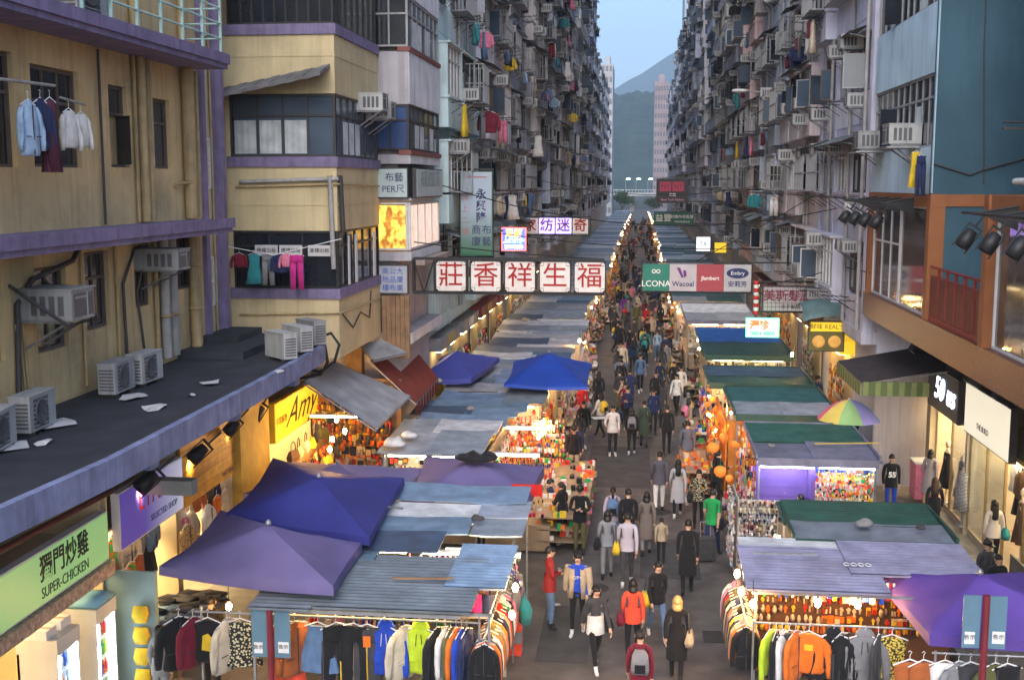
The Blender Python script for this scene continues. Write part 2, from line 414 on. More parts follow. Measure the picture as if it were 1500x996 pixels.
tenL = [
 (36.4, 46, 44, [(.34, .42, .4), (.42, .5, .46), (.3, .36, .36)], 'pale mint tenement behind the green vertical sign with open casement windows'),
 (46.1, 55, 44, [(.44, .42, .43), (.4, .42, .48)], 'pinkish white tenement next past the mint one crowded with racks'),
 (55.1, 65, 46, [(.27, .29, .33), (.34, .38, .42)], 'slate grey tenement above the small four box sign'),
 (65.1, 76, 46, [(.4, .36, .33), (.3, .3, .33)], 'dusty beige tenement halfway along the shaded row'),
 (76.1, 87, 48, [(.28, .31, .37), (.36, .38, .42)], 'blue grey tenement beyond the dusty beige one'),
 (87.1, 97, 48, [(.36, .33, .34), (.42, .4, .4)], 'faded rose tenement deep in the shaded row'),
 (97.1, 107, 50, [(.26, .28, .32), (.3, .33, .36)], 'dark grey tenement last before the cream white block')]
for i, (a, b, tp, cs, lb) in enumerate(tenL):
    tenement(-1, -6.5 - .12 * (i % 2), a, b, tp, cs, lb, seed=i + 1, zvis=9 + .16 * b + 2)
tenement(-1, -6.1, 107.2, 120, 23, [(.58, .54, .44), (.5, .47, .4)], 'cream white block with bright balconies standing proud of the shaded row', seed=21, zvis=32, detail=1, bays=4)
tenement(-1, -7.3, 120.2, 150, 50, [(.46, .45, .44), (.5, .48, .45)], 'light grey block just past the cream white one', seed=22, zvis=34, detail=1, bays=6)
tenement(-1, -7.4, 150.2, 178, 54, [(.33, .33, .38)], 'tall mauve grey block beside the strip of sky', seed=23, zvis=40, detail=1, bays=6)
tenement(-1, -7.6, 178.2, 225, 27, [(.5, .5, .5)], 'pale low block at the far end of the shaded row', seed=24, detail=1, bays=8)
tenement(-1, -8.2, 225.2, 290, 30, [(.6, .6, .6)], 'farthest whitish block on the shaded row beside the hill', seed=25, detail=0, bays=9)
tenR = [
 (34.6, 44.4, 40, [(.36, .35, .39), (.42, .42, .46)], 'grey concrete tenement next to the blue house with white corner pillar'),
 (44.6, 55, 42, [(.42, .36, .34), (.46, .42, .42)], 'dusty pink tenement with long awnings beyond the white pillar'),
 (55.1, 66, 42, [(.3, .33, .37), (.36, .4, .44)], 'steel blue tenement behind the black sign'),
 (66.1, 78, 43, [(.44, .33, .31), (.34, .32, .34)], 'salmon tenement with street lamp in front'),
 (78.1, 90, 44, [(.33, .36, .38), (.4, .42, .44)], 'grey green tenement hung with many air conditioners'),
 (90.1, 103, 44, [(.46, .43, .36), (.36, .36, .38)], 'cream tenement with rounded corner look on the brighter row'),
 (103.1, 118, 44, [(.28, .31, .36), (.34, .37, .42)], 'dull blue tenement far along the brighter row'),
 (118.1, 134, 44, [(.4, .38, .38)], 'mid grey tenement beyond the dull blue one')]
for i, (a, b, tp, cs, lb) in enumerate(tenR):
    tenement(1, 6.5 + (.0, .1)[i % 2], a, b, tp, cs, lb, seed=i + 40, zvis=9 + .16 * b + 2, detail=2 if a < 90 else 1)
tenement(1, 6.3, 134.2, 170, 40, [(.3, .32, .36)], 'long blue grey block near the skyline drop', seed=61, zvis=38, detail=1, bays=7)
tenement(1, 6.2, 170.2, 215, 30, [(.42, .42, .43)], 'whitish block stepping down toward the sky', seed=62, detail=1, bays=8)
tenement(1, 6.2, 215.2, 275, 27, [(.36, .36, .38)], 'low grey block at the end of the brighter row', seed=63, detail=0, bays=9)
# far towers
def tower(name, label, x0, x1, y0, y1, h, mat, nx, fl, wmat):
    t = thing(name, label, 'building', ((x0 + x1) / 2, y0, 0))
    a = MB(); w = (x1 - x0) / 2; d = y1 - y0; a.box(-w, w, 0, d, 0, h); a.box(-w * .4, w * .4, d * .3, d * .7, h, h + 3)
    a.build('wall', mat, t)
    pw = 2 * w / nx; me = MB(); me.box(-pw * .32, pw * .32, -.04, .1, 0, fl * .5); m1 = me.mesh('window', wmat)
    k = 0
    for i in range(nx):
        for j in range(int(h / fl)):
            if k < 280: ob('window', m1, t, (-w + pw * (i + .5), 0, j * fl + 1)); k += 1
    dd = MB()
    for i in range(1, nx): dd.box(-w + pw * i - .15, -w + pw * i + .15, -.25, -.002, 0, h)
    dd.build('wall_rib', mat, t)
    return t
tower('tower_block', 'tall pale blue tower rising behind the brighter row', 11, 20, 330, 350, 100, M('tower_blue', (.33, .42, .5), .6, .1, .3), 4, 3, glass_blue)
tower('tower_block', 'pink topped block closing the street below the mountain', 3.9, 8.6, 400, 420, 43, M('tower_pink', (.36, .3, .32), .8, .15, .3), 5, 3, M('tower_window', (.16, .17, .2), .4, .1, 1))
tower('tower_block', 'slim white block at the street end beside the shaded row', -11.6, -8.4, 330, 350, 42, M('tower_white', (.42, .43, .45), .8, .1, .3), 3, 3, bpy.data.materials['tower_window'])
# distant road bridge
t = thing('road_bridge', 'pale road bridge crossing the far end of the street', 'bridge', (0, 380, 0))
a = MB(); a.box(-16, 10, 0, 8, 5.2, 6.2); a.build('deck', M('bridge_concrete', (.5, .5, .48), .8, .1, .5), t)
a = MB()
for i in range(27): a.box(-16 + i, -15.9 + i, .05, .15, 6.2, 7.1)
a.box(-16, 10, .02, .2, 7.1, 7.25); a.build('parapet_rail', frame_white, t)
for x in (-12, -3, 5):
    a = MB(); a.box(x - .6, x + .6, 3, 5, 0, 5.2); a.build('pier', concrete, t)
for i, (x, c) in enumerate([(-5.2, 'white'), (-1.8, 'pale green'), (2, 'cold white')]):
    t = thing('road_lamp', '%s road lamp shining above the far bridge' % c, 'street lamp', (x, 384, 6.2))
    a = MB(); a.tube([(0, 0, 0), (0, 0, 4.2), (.6, 0, 4.5)], .08, 6); a.build('pole', steel, t)
    a = MB(); a.box(.3, 1.4, -.3, .3, 4.35, 4.6); a.build('lamp_head', M('road_lamp_light', (.8, .9, .8), emit=(.75, 1, .85), es=14), t)
def leafy(name, label, loc, r, h, n, mat, trunk_h):
    t = thing(name, label, 'tree', loc)
    a = MB(); a.tube([(0, 0, 0), (.1, 0, trunk_h * .6), (0, .1, trunk_h)], [.22, .17, .1], 6)
    for q in range(5):
        an = q * 1.26; a.tube([(0, 0, trunk_h * .7), (math.cos(an) * r * .5, math.sin(an) * r * .5, trunk_h + h * .4)], [.1, .04], 5)
    a.build('trunk', wood, t)
    c = MB(); rd = random.Random(int(loc[0] * 10))
    cl = [(Vector((rd.gauss(0, r * .45), rd.gauss(0, r * .45), trunk_h + h * rd.uniform(.15, .9))), rd.uniform(.25, .45) * r) for _ in range(16)]
    for k in range(n):
        cc, cr = rd.choice(cl); p = cc + Vector((rd.gauss(0, 1), rd.gauss(0, 1), rd.gauss(0, 1))) * cr * .55
        s = rd.uniform(.15, .3); u = Vector((rd.uniform(-1, 1), rd.uniform(-1, 1), rd.uniform(-1, 1))).normalized() * s; v = u.orthogonal().normalized() * s * .6
        c.poly([p - u, p + v, p + u, p - v])
    c.build('crown', mat, t); return t
leafm = M('leaf', (.05, .09, .04), .8, .4, .6, rnd=.2)
leafy('street_tree', 'dark green tree at the street end below the bridge', (-5.5, 345, 0), 3.2, 4.2, 1800, leafm, 2.5)
leafy('street_tree', 'second smaller tree at the street end near the pink block', (3.5, 352, 0), 2.2, 3.0, 900, leafm, 2.0)

# ------------------------------------------------------------------ the large near buildings
def holed(mb, F, u0, u1, v0, v1, holes, depth=.18, m=0, mr=None):
    """a wall sheet with window openings and their reveals; F(u, v, w) gives the point, w < 0 goes inward"""
    us = sorted({u0, u1, *[h[0] for h in holes], *[h[1] for h in holes]}); vs = sorted({v0, v1, *[h[2] for h in holes], *[h[3] for h in holes]})
    for i in range(len(us) - 1):
        for j in range(len(vs) - 1):
            uc, vc = (us[i] + us[i + 1]) / 2, (vs[j] + vs[j + 1]) / 2
            if any(h[0] < uc < h[1] and h[2] < vc < h[3] for h in holes): continue
            mb.poly([F(us[i], vs[j], 0), F(us[i + 1], vs[j], 0), F(us[i + 1], vs[j + 1], 0), F(us[i], vs[j + 1], 0)], m)
    for a, b, c, d in holes:
        for p in ([(a, c), (b, c)], [(b, c), (b, d)], [(b, d), (a, d)], [(a, d), (a, c)]):
            (x0, z0), (x1, z1) = p; mb.poly([F(x0, z0, 0), F(x1, z1, 0), F(x1, z1, -depth), F(x0, z0, -depth)], m if mr is None else mr)
        mb.poly([F(a, c, -depth), F(b, c, -depth), F(b, d, -depth), F(a, d, -depth)], m if mr is None else mr)
dark_room = M('dark_interior', (.012, .012, .014), .9, 0)
def hero_window(parent, pos, rz, w, h, n, fm, gm=None, curt=(), transom=.7, lit=None, openp=(), group=None):
    """window > frame is the window itself, pane sub-parts; outward is +x before turning by rz"""
    a = MB(); t = .05
    a.box(-.08, .02, -w / 2, -w / 2 + t, 0, h); a.box(-.08, .02, w / 2 - t, w / 2, 0, h); a.box(-.08, .02, -w / 2 + t, w / 2 - t, 0, t); a.box(-.08, .02, -w / 2 + t, w / 2 - t, h - t, h)
    zt = h * transom if transom else h - t
    if transom: a.box(-.07, .012, -w / 2 + t, w / 2 - t, zt - .025, zt + .025)
    pw = (w - 2 * t) / n
    for i in range(1, n):
        y = -w / 2 + t + pw * i; a.box(-.07, .008, y - .022, y + .022, t, zt - .025)
        if transom: a.box(-.07, .008, y - .022, y + .022, zt + .025, h - t)
    wdw = a.build('window', fm, parent, pos, rz)
    p = MB(); p.box(0, .008, -pw / 2 + .022, pw / 2 - .022, 0, zt - t - .03); pm = p.mesh('pane', gm or glass_dark)
    p = MB(); p.box(0, .008, -pw / 2 + .022, pw / 2 - .022, 0, h - zt - t - .03); pt = p.mesh('pane', gm or glass_dark)
    c = MB()
    for q in range(7): c.poly([(-.0 + .012 * (q % 2), -pw / 2 + .04 + (pw - .08) * q / 7, 0), (.012 * ((q + 1) % 2), -pw / 2 + .04 + (pw - .08) * (q + 1) / 7, 0), (.012 * ((q + 1) % 2), -pw / 2 + .04 + (pw - .08) * (q + 1) / 7, (zt - t) * .86), (.012 * (q % 2), -pw / 2 + .04 + (pw - .08) * q / 7, (zt - t) * .86)])
    cm = c.mesh('curtain', curtain)
    for i in range(n):
        y = -w / 2 + t + pw * (i + .5)
        if i in openp: ob('pane', pm, wdw, (.1, y + .12, t), .9)
        else: ob('pane', pm, wdw, (-.03, y, t))
        if transom: ob('pane', pt, wdw, (-.03, y, zt + .028))
        if i in curt: ob('curtain', cm, wdw, (-.018, y, t + .02))
    return wdw
def fx(X): return lambda u, v, w: (X + w, u, v)              # a wall facing +x
def fw(X): return lambda u, v, w: (X - w, u, v)              # a wall facing -x
def fs(Y): return lambda u, v, w: (u, Y - w, v)              # a wall facing the camera side
def yz(X, *px):                                              # photo box -> (y0, y1, z0, z1) on the plane X
    a, b = PX(px[0], px[1], X), PX(px[2], px[3], X)
    c, d = PX(px[0], px[3], X), PX(px[2], px[1], X)
    return (min(a.y, b.y), max(a.y, b.y), (b.z + c.z) / 2, (a.z + d.z) / 2)

# ---- yellow house with purple ledges
NX = -9.4
nb = thing('yellow_house', 'yellow plaster house with purple ledges, mint railing and a flat roof over its shops', 'building', (NX, 14, 0))
wins_u = [(14.9, 16.85, 9.25, 10.95), (17.35, 18.9, 9.27, 10.85), (20.0, 20.75, 9.3, 10.75), (21.9, 22.7, 9.3, 10.65)]
wins_l = [(15.0, 16.2, 6.4, 7.9), (17.15, 18.15, 6.35, 7.7), (18.8, 19.7, 6.5, 7.85), (20.75, 21.5, 6.7, 7.85), (22.6, 23.6, 6.85, 8.0)]
wins_t = [(15.2, 16.9, 12.6, 14.2), (19, 20, 12.6, 14.2)]
a = MB(); holed(a, fx(NX), 10, 24.2, 5.5, 18, wins_u + wins_l + wins_t)
a.box(-17, NX - .5, 10, 25.45, 5.13, 18, 0); a.box(-17, -12.2, 10, 27, 0, 5.12, 0); a.box(NX - .45, NX, 10, 24.2, 5.35, 5.495)
wb(a, 'wall', yellow_wall, nb)
# recess with purple piers at the far end
a = MB(); a.box(NX - .4, NX - .14, 24.2, 25.48, 5.5, 18); wb(a, 'recess_wall', pale_yellow, nb)
for y in (24.2, 25.3):
    a = MB(); a.box(NX - .13, NX + .1, y, y + .2, 5.5, 18); wb(a, 'purple_pier', purple_paint, nb)
for z in (6.3, 8.9, 12.2):
    hero_window(nb, (NX - .13 - nb.location.x, 24.85 - 14, z), 0, .6, 1.1, 1, frame_white, transom=.5)
for k, (y0, y1, z0, z1) in enumerate(wins_u + wins_l + wins_t):
    w = y1 - y0
    hero_window(nb, (-.1, (y0 + y1) / 2 - 14, z0), 0, w - .01, z1 - z0 - .01, 3 if w > 1.4 else (2 if w > .85 else 1), frame_brown if k < 5 else frame_brown, transom=.66, openp=(0,) if k == 2 else ())
for z0 in (8.0, 11.35):
    a = MB(); a.box(NX, -8.55, 8, 23.75, z0 - .0, z0 + .27); a.box(-8.55, -8.5, 8, 23.78, z0 + .1, z0 + .3)
    wb(a, 'ledge', purple_paint, nb)
# railing on the upper ledge
rl = MB()
for z in (11.95, 12.25, 12.55): rl.tube([(-8.62, 8, z), (-8.62, 23.6, z)], .022, 6); rl.tube([(-8.62, 23.6, z), (NX, 23.6, z)], .022, 6)
rl.tube([(-8.62, 8, 12.9), (-8.62, 23.6, 12.9)], .03, 6); rl.tube([(-8.62, 23.6, 12.9), (NX, 23.6, 12.9)], .03, 6)
rlo = None
rl2 = MB(); rl2.v = rl.v; rl2.f = rl.f; rl2.m = rl.m; rl2.sm = rl.sm; wb(rl2, 'railing', green_rail, nb)
bp = MB(); bp.box(-.025, .025, -.025, .025, 0, 1.25); bpm = bp.mesh('railing_post', green_rail)
for y in range(9, 24, 1): ob('railing_post', bpm, nb, (-8.62 - NX, y - 14 + .6 - .02, 11.65))
# pipes
def pipe(parent, pts, r, mat, name='drain_pipe', n=8):
    a = MB(); a.tube(pts, r, n); return wb(a, name, mat, parent)
for y, r in ((20.95, .04), (21.15, .09), (21.5, .06), (23.3, .13), (23.75, .05), (23.95, .05)):
    pipe(nb, [(NX + r + .02, y, 8.3), (NX + r + .02, y, 11.34)], r, pipe_y)
for y, r in ((21.55, .05), (21.85, .1), (22.25, .1), (23.35, .12), (23.75, .05), (19.9, .03), (18.6, .03)):
    pipe(nb, [(NX + r + .02, y, 5.6), (NX + r + .02, y, 8.0)], r, pipe_y if r < .1 or y > 23 else pipe_g)
    if r > .08:
        for z in (6.4, 7.3):
            a = MB(); a.lathe([(r + .015, 0), (r + .03, .02), (r + .015, .06)], 8, (NX + r + .02, y, z)); wb(a, 'pipe_collar', pipe_y, nb)
for y in (21.15, 23.2, 20.95): pipe(nb, [(NX + .1, y, 11.7), (NX + .1, y, 18)], .07, pipe_y)
pipe(nb, [(NX + .06, 16.4, 5.6), (NX + .06, 16.5, 7.2), (NX + .1, 16.9, 7.55), (NX + .1, 18.2, 7.75), (NX + .1, 18.45, 7.95)], .045, frame_dark, 'cable')
pipe(nb, [(NX + .05, 20.2, 5.6), (NX + .05, 20.15, 7.2), (NX + .08, 20.6, 7.8), (NX + .08, 21.2, 7.85)], .03, frame_dark, 'cable')
pipe(nb, [(NX + .05, 21.0, 5.6), (NX + .06, 20.7, 7.0), (NX + .08, 21.1, 7.7), (NX + .05, 21.9, 7.75)], .025, frame_dark, 'cable')
for y in (16.55, 16.75, 16.65): pipe(nb, [(NX + .04, y, 5.7), (NX + .04, y - .1, 6.9)], .02, pipe_y, 'cable')
for y in (24.55, 25.2): pipe(nb, [(NX - .1, y, 5.6), (NX - .1, y, 18)], .03, pipe_y, 'cable')
pipe(nb, [(NX + .06, 19.55, 8.3), (NX + .06, 19.55, 11.3)], .025, frame_dark, 'cable')
pipe(nb, [(NX + .06, 22.7, 9.0), (NX + .2, 23.2, 9.05), (NX + .2, 23.3, 8.9), (NX + .06, 23.8, 9.02)], .035, pipe_y)
# flat roof over the shops
a = MB()
edge = [(-6.95, 8.0), (-6.9, 11.5), (-6.72, 14), (-6.75, 20), (-6.85, 24.4), (-7.0, 25.2), (-7.4, 25.9), (-8, 26.2), (-9.4, 26.2)]
top = [(x, y, 5.5) for x, y in edge]; bot = [(x, y, 5.13) for x, y in edge]
a.poly([(-9.4, 8, 5.46), *[(x - .12, y - .02, 5.46) for x, y in edge[:-1]], (-9.4, 26.1, 5.46)], 0)
for i in range(len(edge) - 1):
    a.poly([bot[i], bot[i + 1], top[i + 1], top[i]], 1)
    (x0, y0), (x1, y1) = edge[i], edge[i + 1]
    a.poly([(x0, y0, 5.5), (x1, y1, 5.5), (x1 - .12, y1, 5.5), (x0 - .12, y0, 5.5)], 1)
a.poly([(-9.4, 8, 5.13), (-9.4, 26.2, 5.13), *[(x, y, 5.13) for x, y in edge[::-1][1:]]], 1)
wb(a, 'flat_roof', [roof_felt, canopy_edge], nb)
a = MB(); a.box(-9.38, -8.0, 22.6, 25.6, 5.462, 5.62); a.box(-9.38, -8.6, 24.0, 25.6, 5.62, 5.76)
wb(a, 'roof_upstand', roof_felt, nb)
for y in (15.5, 19, 22.5):
    a = MB(); a.box(-9.39, -6.9, y, y + .3, 4.95, 5.128); wb(a, 'beam', canopy_edge, nb)
# white scraps and puddle stains on the roof
scrap = M('white_scrap', (.5, .5, .5), .7, .2)
for i, (px, py, r, d) in enumerate([(85, 622, .3, 'torn white sheet beside the second condenser'), (228, 598, .24, 'crumpled white sheet alone on the open roof'), (10, 655, .3, 'white sheet by the nearest condenser'), (195, 583, .26, 'scattered white scraps near the pair of condensers'), (310, 562, .2, 'thin grey scrap below the pipes'), (62, 650, .12, 'tiny white scrap near the roof edge'), (365, 512, .16, 'pale rag by the far end of the roof'), (410, 545, .14, 'grey rag by the three condensers'), (280, 580, .09, 'small white paper ball on the roof')]):
    p = Pz(px, py, 5.47); a = MB(); n = 9; rr = random.Random(i)
    ring = [(r * rr.uniform(.5, 1.1) * math.cos(6.283 * k / n), 1.5 * r * rr.uniform(.5, 1.1) * math.sin(6.283 * k / n), rr.uniform(0, .05)) for k in range(n)]
    for k in range(n): a.poly([(0, 0, .05), ring[k], ring[(k + 1) % n]]); 
    tag(a.build('litter_sheet', scrap, None, p), d, 'litter', 'scraps on the flat roof')
# condensers
def cond_mesh(w=.8, h=.56, d=.3):
    a = MB(); a.box(-d / 2, d / 2, -w / 2, w / 2, .06, h); a.box(-d / 2 - .01, d / 2 + .01, -w / 2 - .01, w / 2 + .01, h, h + .02)
    for s in (-1, 1): a.box(-d / 2, d / 2, s * w * .35 - .03, s * w * .35 + .03, 0, .058, 2)
    a.box(d / 2, d / 2 + .006, -w / 2 + .1, w / 2 - .24, .1, h - .04, 1)
    for i in range(6): a.box(d / 2 + .006, d / 2 + .014, -w / 2 + .1, w / 2 - .24, .13 + i * .065, .14 + i * .065, 0)
    for i in range(7): a.box(-d / 2 + .03, d / 2 - .03, -w / 2 - .012, -w / 2, .12 + i * .055, .145 + i * .055, 1)
    return a.mesh('condenser', [ac_white, ac_dark, frame_dark])
CM = cond_mesh()
fanm = MB(); fanm.lathe([(.17, 0), (.19, .012), (.17, .02), (.15, .008)], 14)
for q in range(3): fanm.box(-.16, .16, -.008, .008, .014, .018, 0, Matrix.Rotation(q * 1.047, 4, 'Z'))
fan_me = fanm.mesh('fan_guard', ac_dark)
for px, py, rz, lb in [(-8, 662, .15, 'grey condenser cut by the picture edge at the near end of the roof'), (50, 632, .05, 'condenser second from the near end by the torn sheet'), (172, 577, .02, 'condenser standing on its own feet left of a pair by the yellow wall'), (213, 562, -.05, 'condenser right beside the grey pipes of the yellow wall'), (412, 527, .8, 'front one of the white condensers under the laundry balcony'), (436, 516, .8, 'middle one of the white condensers under the laundry balcony'), (456, 506, .8, 'rear one of the white condensers under the laundry balcony')]:
    p = Pz(px, py, 5.465); t = thing('air_conditioner', lb, 'air conditioner', p, rz, 'condensers on the flat roof')
    ob('casing', CM, t); ob('fan_guard', fan_me, t, (.157, -.08, .32), rot=(0, math.pi / 2, 0))
for i, pts in enumerate([[(430, 520), (440, 500), (462, 488), (475, 500), (480, 530), (470, 548), (440, 555)], [(445, 512), (462, 495), (485, 488), (497, 505), (490, 530), (468, 545), (452, 540)]]):
    a = MB(); q = [PY(x, y, 25.2 + .1 * i) for x, y in pts]; a.tube(q, .035, 8)
    tag(a.build('hose', black_rub), ['thick black hose looping over the roof edge by the white condensers', 'second black hose loop nearest the laundry balcony'][i], 'hose', 'hoses by the condensers')
# window air conditioner with bracket frame
a = MB(); t = thing('wall_air_conditioner', 'boxy window unit on a dark bracket jutting from the yellow wall', 'air conditioner', (NX, 16.9, 6.95))
ob('casing', AC1, t, (.1, 0, 0), sc=(1.3, 1.1, 1.1)); a = MB(); a.tube([(0, .5, .55), (.9, .5, -.05), (.9, -.5, -.05), (0, -.5, .55)], .03, 5); a.build('bracket', frame_dark, t)
t = thing('wall_air_conditioner', 'small window unit with white trim in front of the grey pipes', 'air conditioner', (NX, 21.2, 7.4)); ob('casing', AC1, t, (.05, 0, 0), sc=(1.2, .9, .9))
t = thing('wall_air_conditioner', 'large pale unit standing behind the mint railing', 'air conditioner', (NX, 18.6, 11.62)); ob('casing', CM, t, (.3, 0, 0), sc=(1.2, 1.4, 1.5)); ob('fan_guard', fan_me, t, (.49, -.1, .5), rot=(0, math.pi / 2, 0), sc=(1.5, 1.5, 1))

# ---- yellow corner house
YX, YS = -7.15, 27.0
yb = thing('corner_house', 'yellow corner house with purple bands and balconies glazed in dark frames', 'building', (YX, YS, 0))
a = MB()
a.box(-16, -7.6, 27.5, 31.4, 4.85, 18)     # body
for z0, z1 in ((4.85, 6.28), (7.9, 9.4), (11.1, 12.45), (14.3, 18)):
    a.box(-12, YX, YS, 31.45, z0, z1)
wb(a, 'wall', pale_yellow, yb)
for z in (6.28, 9.4, 12.45):
    a = MB(); a.box(-12, YX + .05, YS - .05, 31.5, z + .001, z + .24); wb(a, 'purple_band', purple_paint, yb)
a = MB()
for z in (8.5, 11.95): a.box(-12, YX + .012, YS - .012, 31.4, z, z + .05)
wb(a, 'string_course', pale_yellow, yb)
# glazed floors
def glaze(z0, z1, fm, ns, ne, curt_s=(), curt_e=(), gm=None, tr=.66):
    hero_window(yb, ((-9.72 + YX) / 2 - YX, .03, z0), -math.pi / 2, 9.72 - 7.15 - .02, z1 - z0 - .01, ns, fm, gm, curt_s, tr)
    hero_window(yb, (-.03, (31.44 - YS) / 2 + .02, z0), 0, 31.4 - YS - .08, z1 - z0 - .01, ne, fm, gm, curt_e, tr)
glaze(9.645, 11.1, frame_dark, 4, 7, (0, 1, 2), (1, 2, 3), glass_blue)
glaze(12.695, 14.3, black_metal, 9, 7, (), (), None, 0)
glaze(6.525, 7.9, black_metal, 3, 5, (), (), None, .74)
a = MB(); a.box(-12, -9.72, YS + .02, YS + .2, 6.53, 7.895); a.box(-12, -9.72, YS + .02, YS + .2, 9.65, 11.09); wb(a, 'side_wall', pale_yellow, yb)
# sloped awning on the camera side
a = MB()
for i in range(14):
    x0 = -10.05 + i * .2; x1 = x0 + .2; zz = lambda x: 10.98 + (x + 10.05) * .2
    h = .015 if i % 2 else 0
    a.loft([[(x0, YS - .9, zz(x0) - .12 + h), (x1, YS - .9, zz(x1) - .12 + h), (x1, YS - .02, zz(x1) + .14 + h), (x0, YS - .02, zz(x0) + .14 + h)], [(x0, YS - .9, zz(x0) - .04 + h), (x1, YS - .9, zz(x1) - .04 + h), (x1, YS - .02, zz(x1) + .22 + h), (x0, YS - .02, zz(x0) + .22 + h)]], smooth=False)
wb(a, 'awning', M('old_awning', (.12, .12, .12), .85, .3, 3, blotch=.6, dirt=(.35, .35, .36)), yb)
a = MB(); a.box(-16, -12.2, 27.1, 31.4, 0, 4.84); wb(a, 'ground_wall', M('shop_back_wall', (.3, .24, .12), .85, .2), yb)
for z, x1 in ((8.95, YX), (5.9, YX)): pipe(yb, [(-9.6, YS - .05, z - .02), (x1 + .05, YS - .05, z + .05), (x1 + .06, YS + .4, z + .05), (x1 + .06, 31.2, z)], .025, pipe_y, 'conduit')
pipe(yb, [(-9.5, YS - .06, 9.05), (-8, YS - .06, 9.1), (YX + .06, YS - .05, 9.12)], .05, pipe_g, 'conduit')
pipe(yb, [(-7.3, YS - .06, 9.2), (-7.25, YS - .06, 7.0)], .06, pipe_g, 'conduit'); pipe(yb, [(YX + .06, YS + .1, 9.2), (YX + .07, YS + .25, 7.9)], .06, frame_dark, 'conduit')
pipe(yb, [(-9.85, YS - .08, 5.4), (-9.85, YS - .08, 18)], .06, pipe_y)
pipe(yb, [(YX + .03, 27.2, 5.9), (YX + .03, 28.2, 5.45), (YX + .03, 29, 5.75), (YX + .03, 30, 5.5), (YX + .03, 30.2, 6.2)], .018, frame_dark, 'cable')
for i, (y, w) in enumerate(((27.9, .16), (28.6, .2), (30.6, .25))):
    a = MB(); a.box(YX + .004, YX + .03, y, y + w, 6.55, 7.75)
    wb(a, 'white_shutter', frame_white, yb)
for i, x in enumerate((-8.9, -8.3, -7.6)):
    a = MB(); a.box(-.28, .28, -.012, 0, 0, .26); p_ = a.build('notice', M('notice_paper', (.55, .55, .55), .7, .1), yb, (x - YX, -.012, 7.3))
    text('唐樓出租', p_, (0, -.016, .13), CAMFACE, .12, frame_dark)
for i, (y, z) in enumerate(((29.6, 10.85), (30.6, 10.7))):
    t = thing('wall_air_conditioner', ['window unit at the glazed balcony of the corner house, nearer of two', 'window unit at the glazed balcony of the corner house, farther of two'][i], 'air conditioner', (YX, y, z)); ob('casing', AC1, t)

# ---- grey corner house behind it
GX, GY = -6.3, 31.5
gb = thing('grey_house', 'grey and white corner house with blue shutters and lit shop windows', 'building', (GX, GY, 0))
grey_s = wallmat('grey_stucco', (.27, .25, .25)); white_s = wallmat('white_stucco', (.5, .5, .5)); band_r = M('maroon_band', (.2, .07, .06), .7, .2)
a = MB(); a.box(-14, -6.7, 31.9, 36.3, 0, 20)
for z0, z1 in ((9.55, 9.8), (11.15, 12.55), (14.0, 20), (8.55, 8.62), (6.9, 7.15), (4.6, 4.9)):
    a.box(-14, GX, GY, 36.3, z0, z1, 0); a.box(GX, GX + .015, GY + .02, 36.3, z0 + .01, z1 - .01, 1)
wb(a, 'wall', [grey_s, white_s], gb)
for z in (9.8, 12.55): a = MB(); a.box(GX - .3, GX + .06, GY - .03, 36.3, z + .002, z + .12); wb(a, 'maroon_band', band_r, gb)
def gglaze(z0, z1, fm, ns, ne, gs, ge, lit=False):
    w0 = 7.12 - 6.3 + .7
    hero_window(gb, (-w0 / 2 - .01, .03, z0), -math.pi / 2, w0, z1 - z0 - .01, ns, fm, gs, (), .66)
    hero_window(gb, (-.03, 2.42, z0), 0, 4.7, z1 - z0 - .01, ne, fm, ge, (1, 2, 4), .66)
gglaze(12.675, 14.0, frame_grey, 3, 7, glass_dark, glass_blue)
gglaze(9.925, 11.15, frame_dark, 3, 6, blue_panel, glass_blue)
# lit first-floor shop with amber picture glass
amber = M('amber_display', (.5, .25, .03), .5, .7, 3, emit=(1, .5, .08), es=1.1, coords='world')
_n = amber.node_tree; _t = _n.nodes.new('ShaderNodeTexNoise'); _t.inputs['Scale'].default_value = 4.5; _t.inputs['Detail'].default_value = 3
_r = _n.nodes.new('ShaderNodeValToRGB'); _r.color_ramp.elements[0].color = (.12, .03, .005, 1); _r.color_ramp.elements[1].color = (1, .55, .08, 1); _r.color_ramp.elements[0].position = .38; _r.color_ramp.elements[1].position = .6
_n.links.new(_t.outputs[0], _r.inputs[0]); _n.links.new(_r.outputs[0], _n.nodes['Principled BSDF'].inputs['Emission Color'])
hero_window(gb, (-.55, .03, 7.2), -math.pi / 2, .95, 1.3, 1, frame_white, amber, (), 0)
hero_window(gb, (-.03, 2.4, 7.2), 0, 4.6, 1.3, 4, frame_white, M('lit_glass', (.4, .32, .3), .2, .5, 3, emit=(1, .7, .55), es=.35), (), 0)
a = MB(); a.box(GX - .05, GX + .3, 32, 36.3, 6.75, 6.89); wb(a, 'canopy_ledge', wallmat('brown_render', (.25, .2, .17)), gb)
def board(name, label, cat, c, w, h, d, face, mat, edge=frame_dark, group=None):
    """a sign: box with a framed face; face is 'S' (towards the camera), 'E' or 'W'"""
    t = thing(name, label, cat, c, {'S': 0, 'E': math.pi / 2, 'W': -math.pi / 2}[face], group)
    a = MB(); a.box(-w / 2, w / 2, -d / 2 + .012, d / 2, 0, h); a.build('case', edge, t)
    a = MB(); a.box(-w / 2 + .03, w / 2 - .03, -d / 2, -d / 2 + .011, .03, h - .03); a.build('face_panel', mat, t)
    t['d'] = 0; del t['d']; return t
def glow(name, c, e): return M(name, c, .5, .05, 2, emit=c, es=e)
g_grad = M('green_white_sign', (.45, .55, .55), .5, .1)
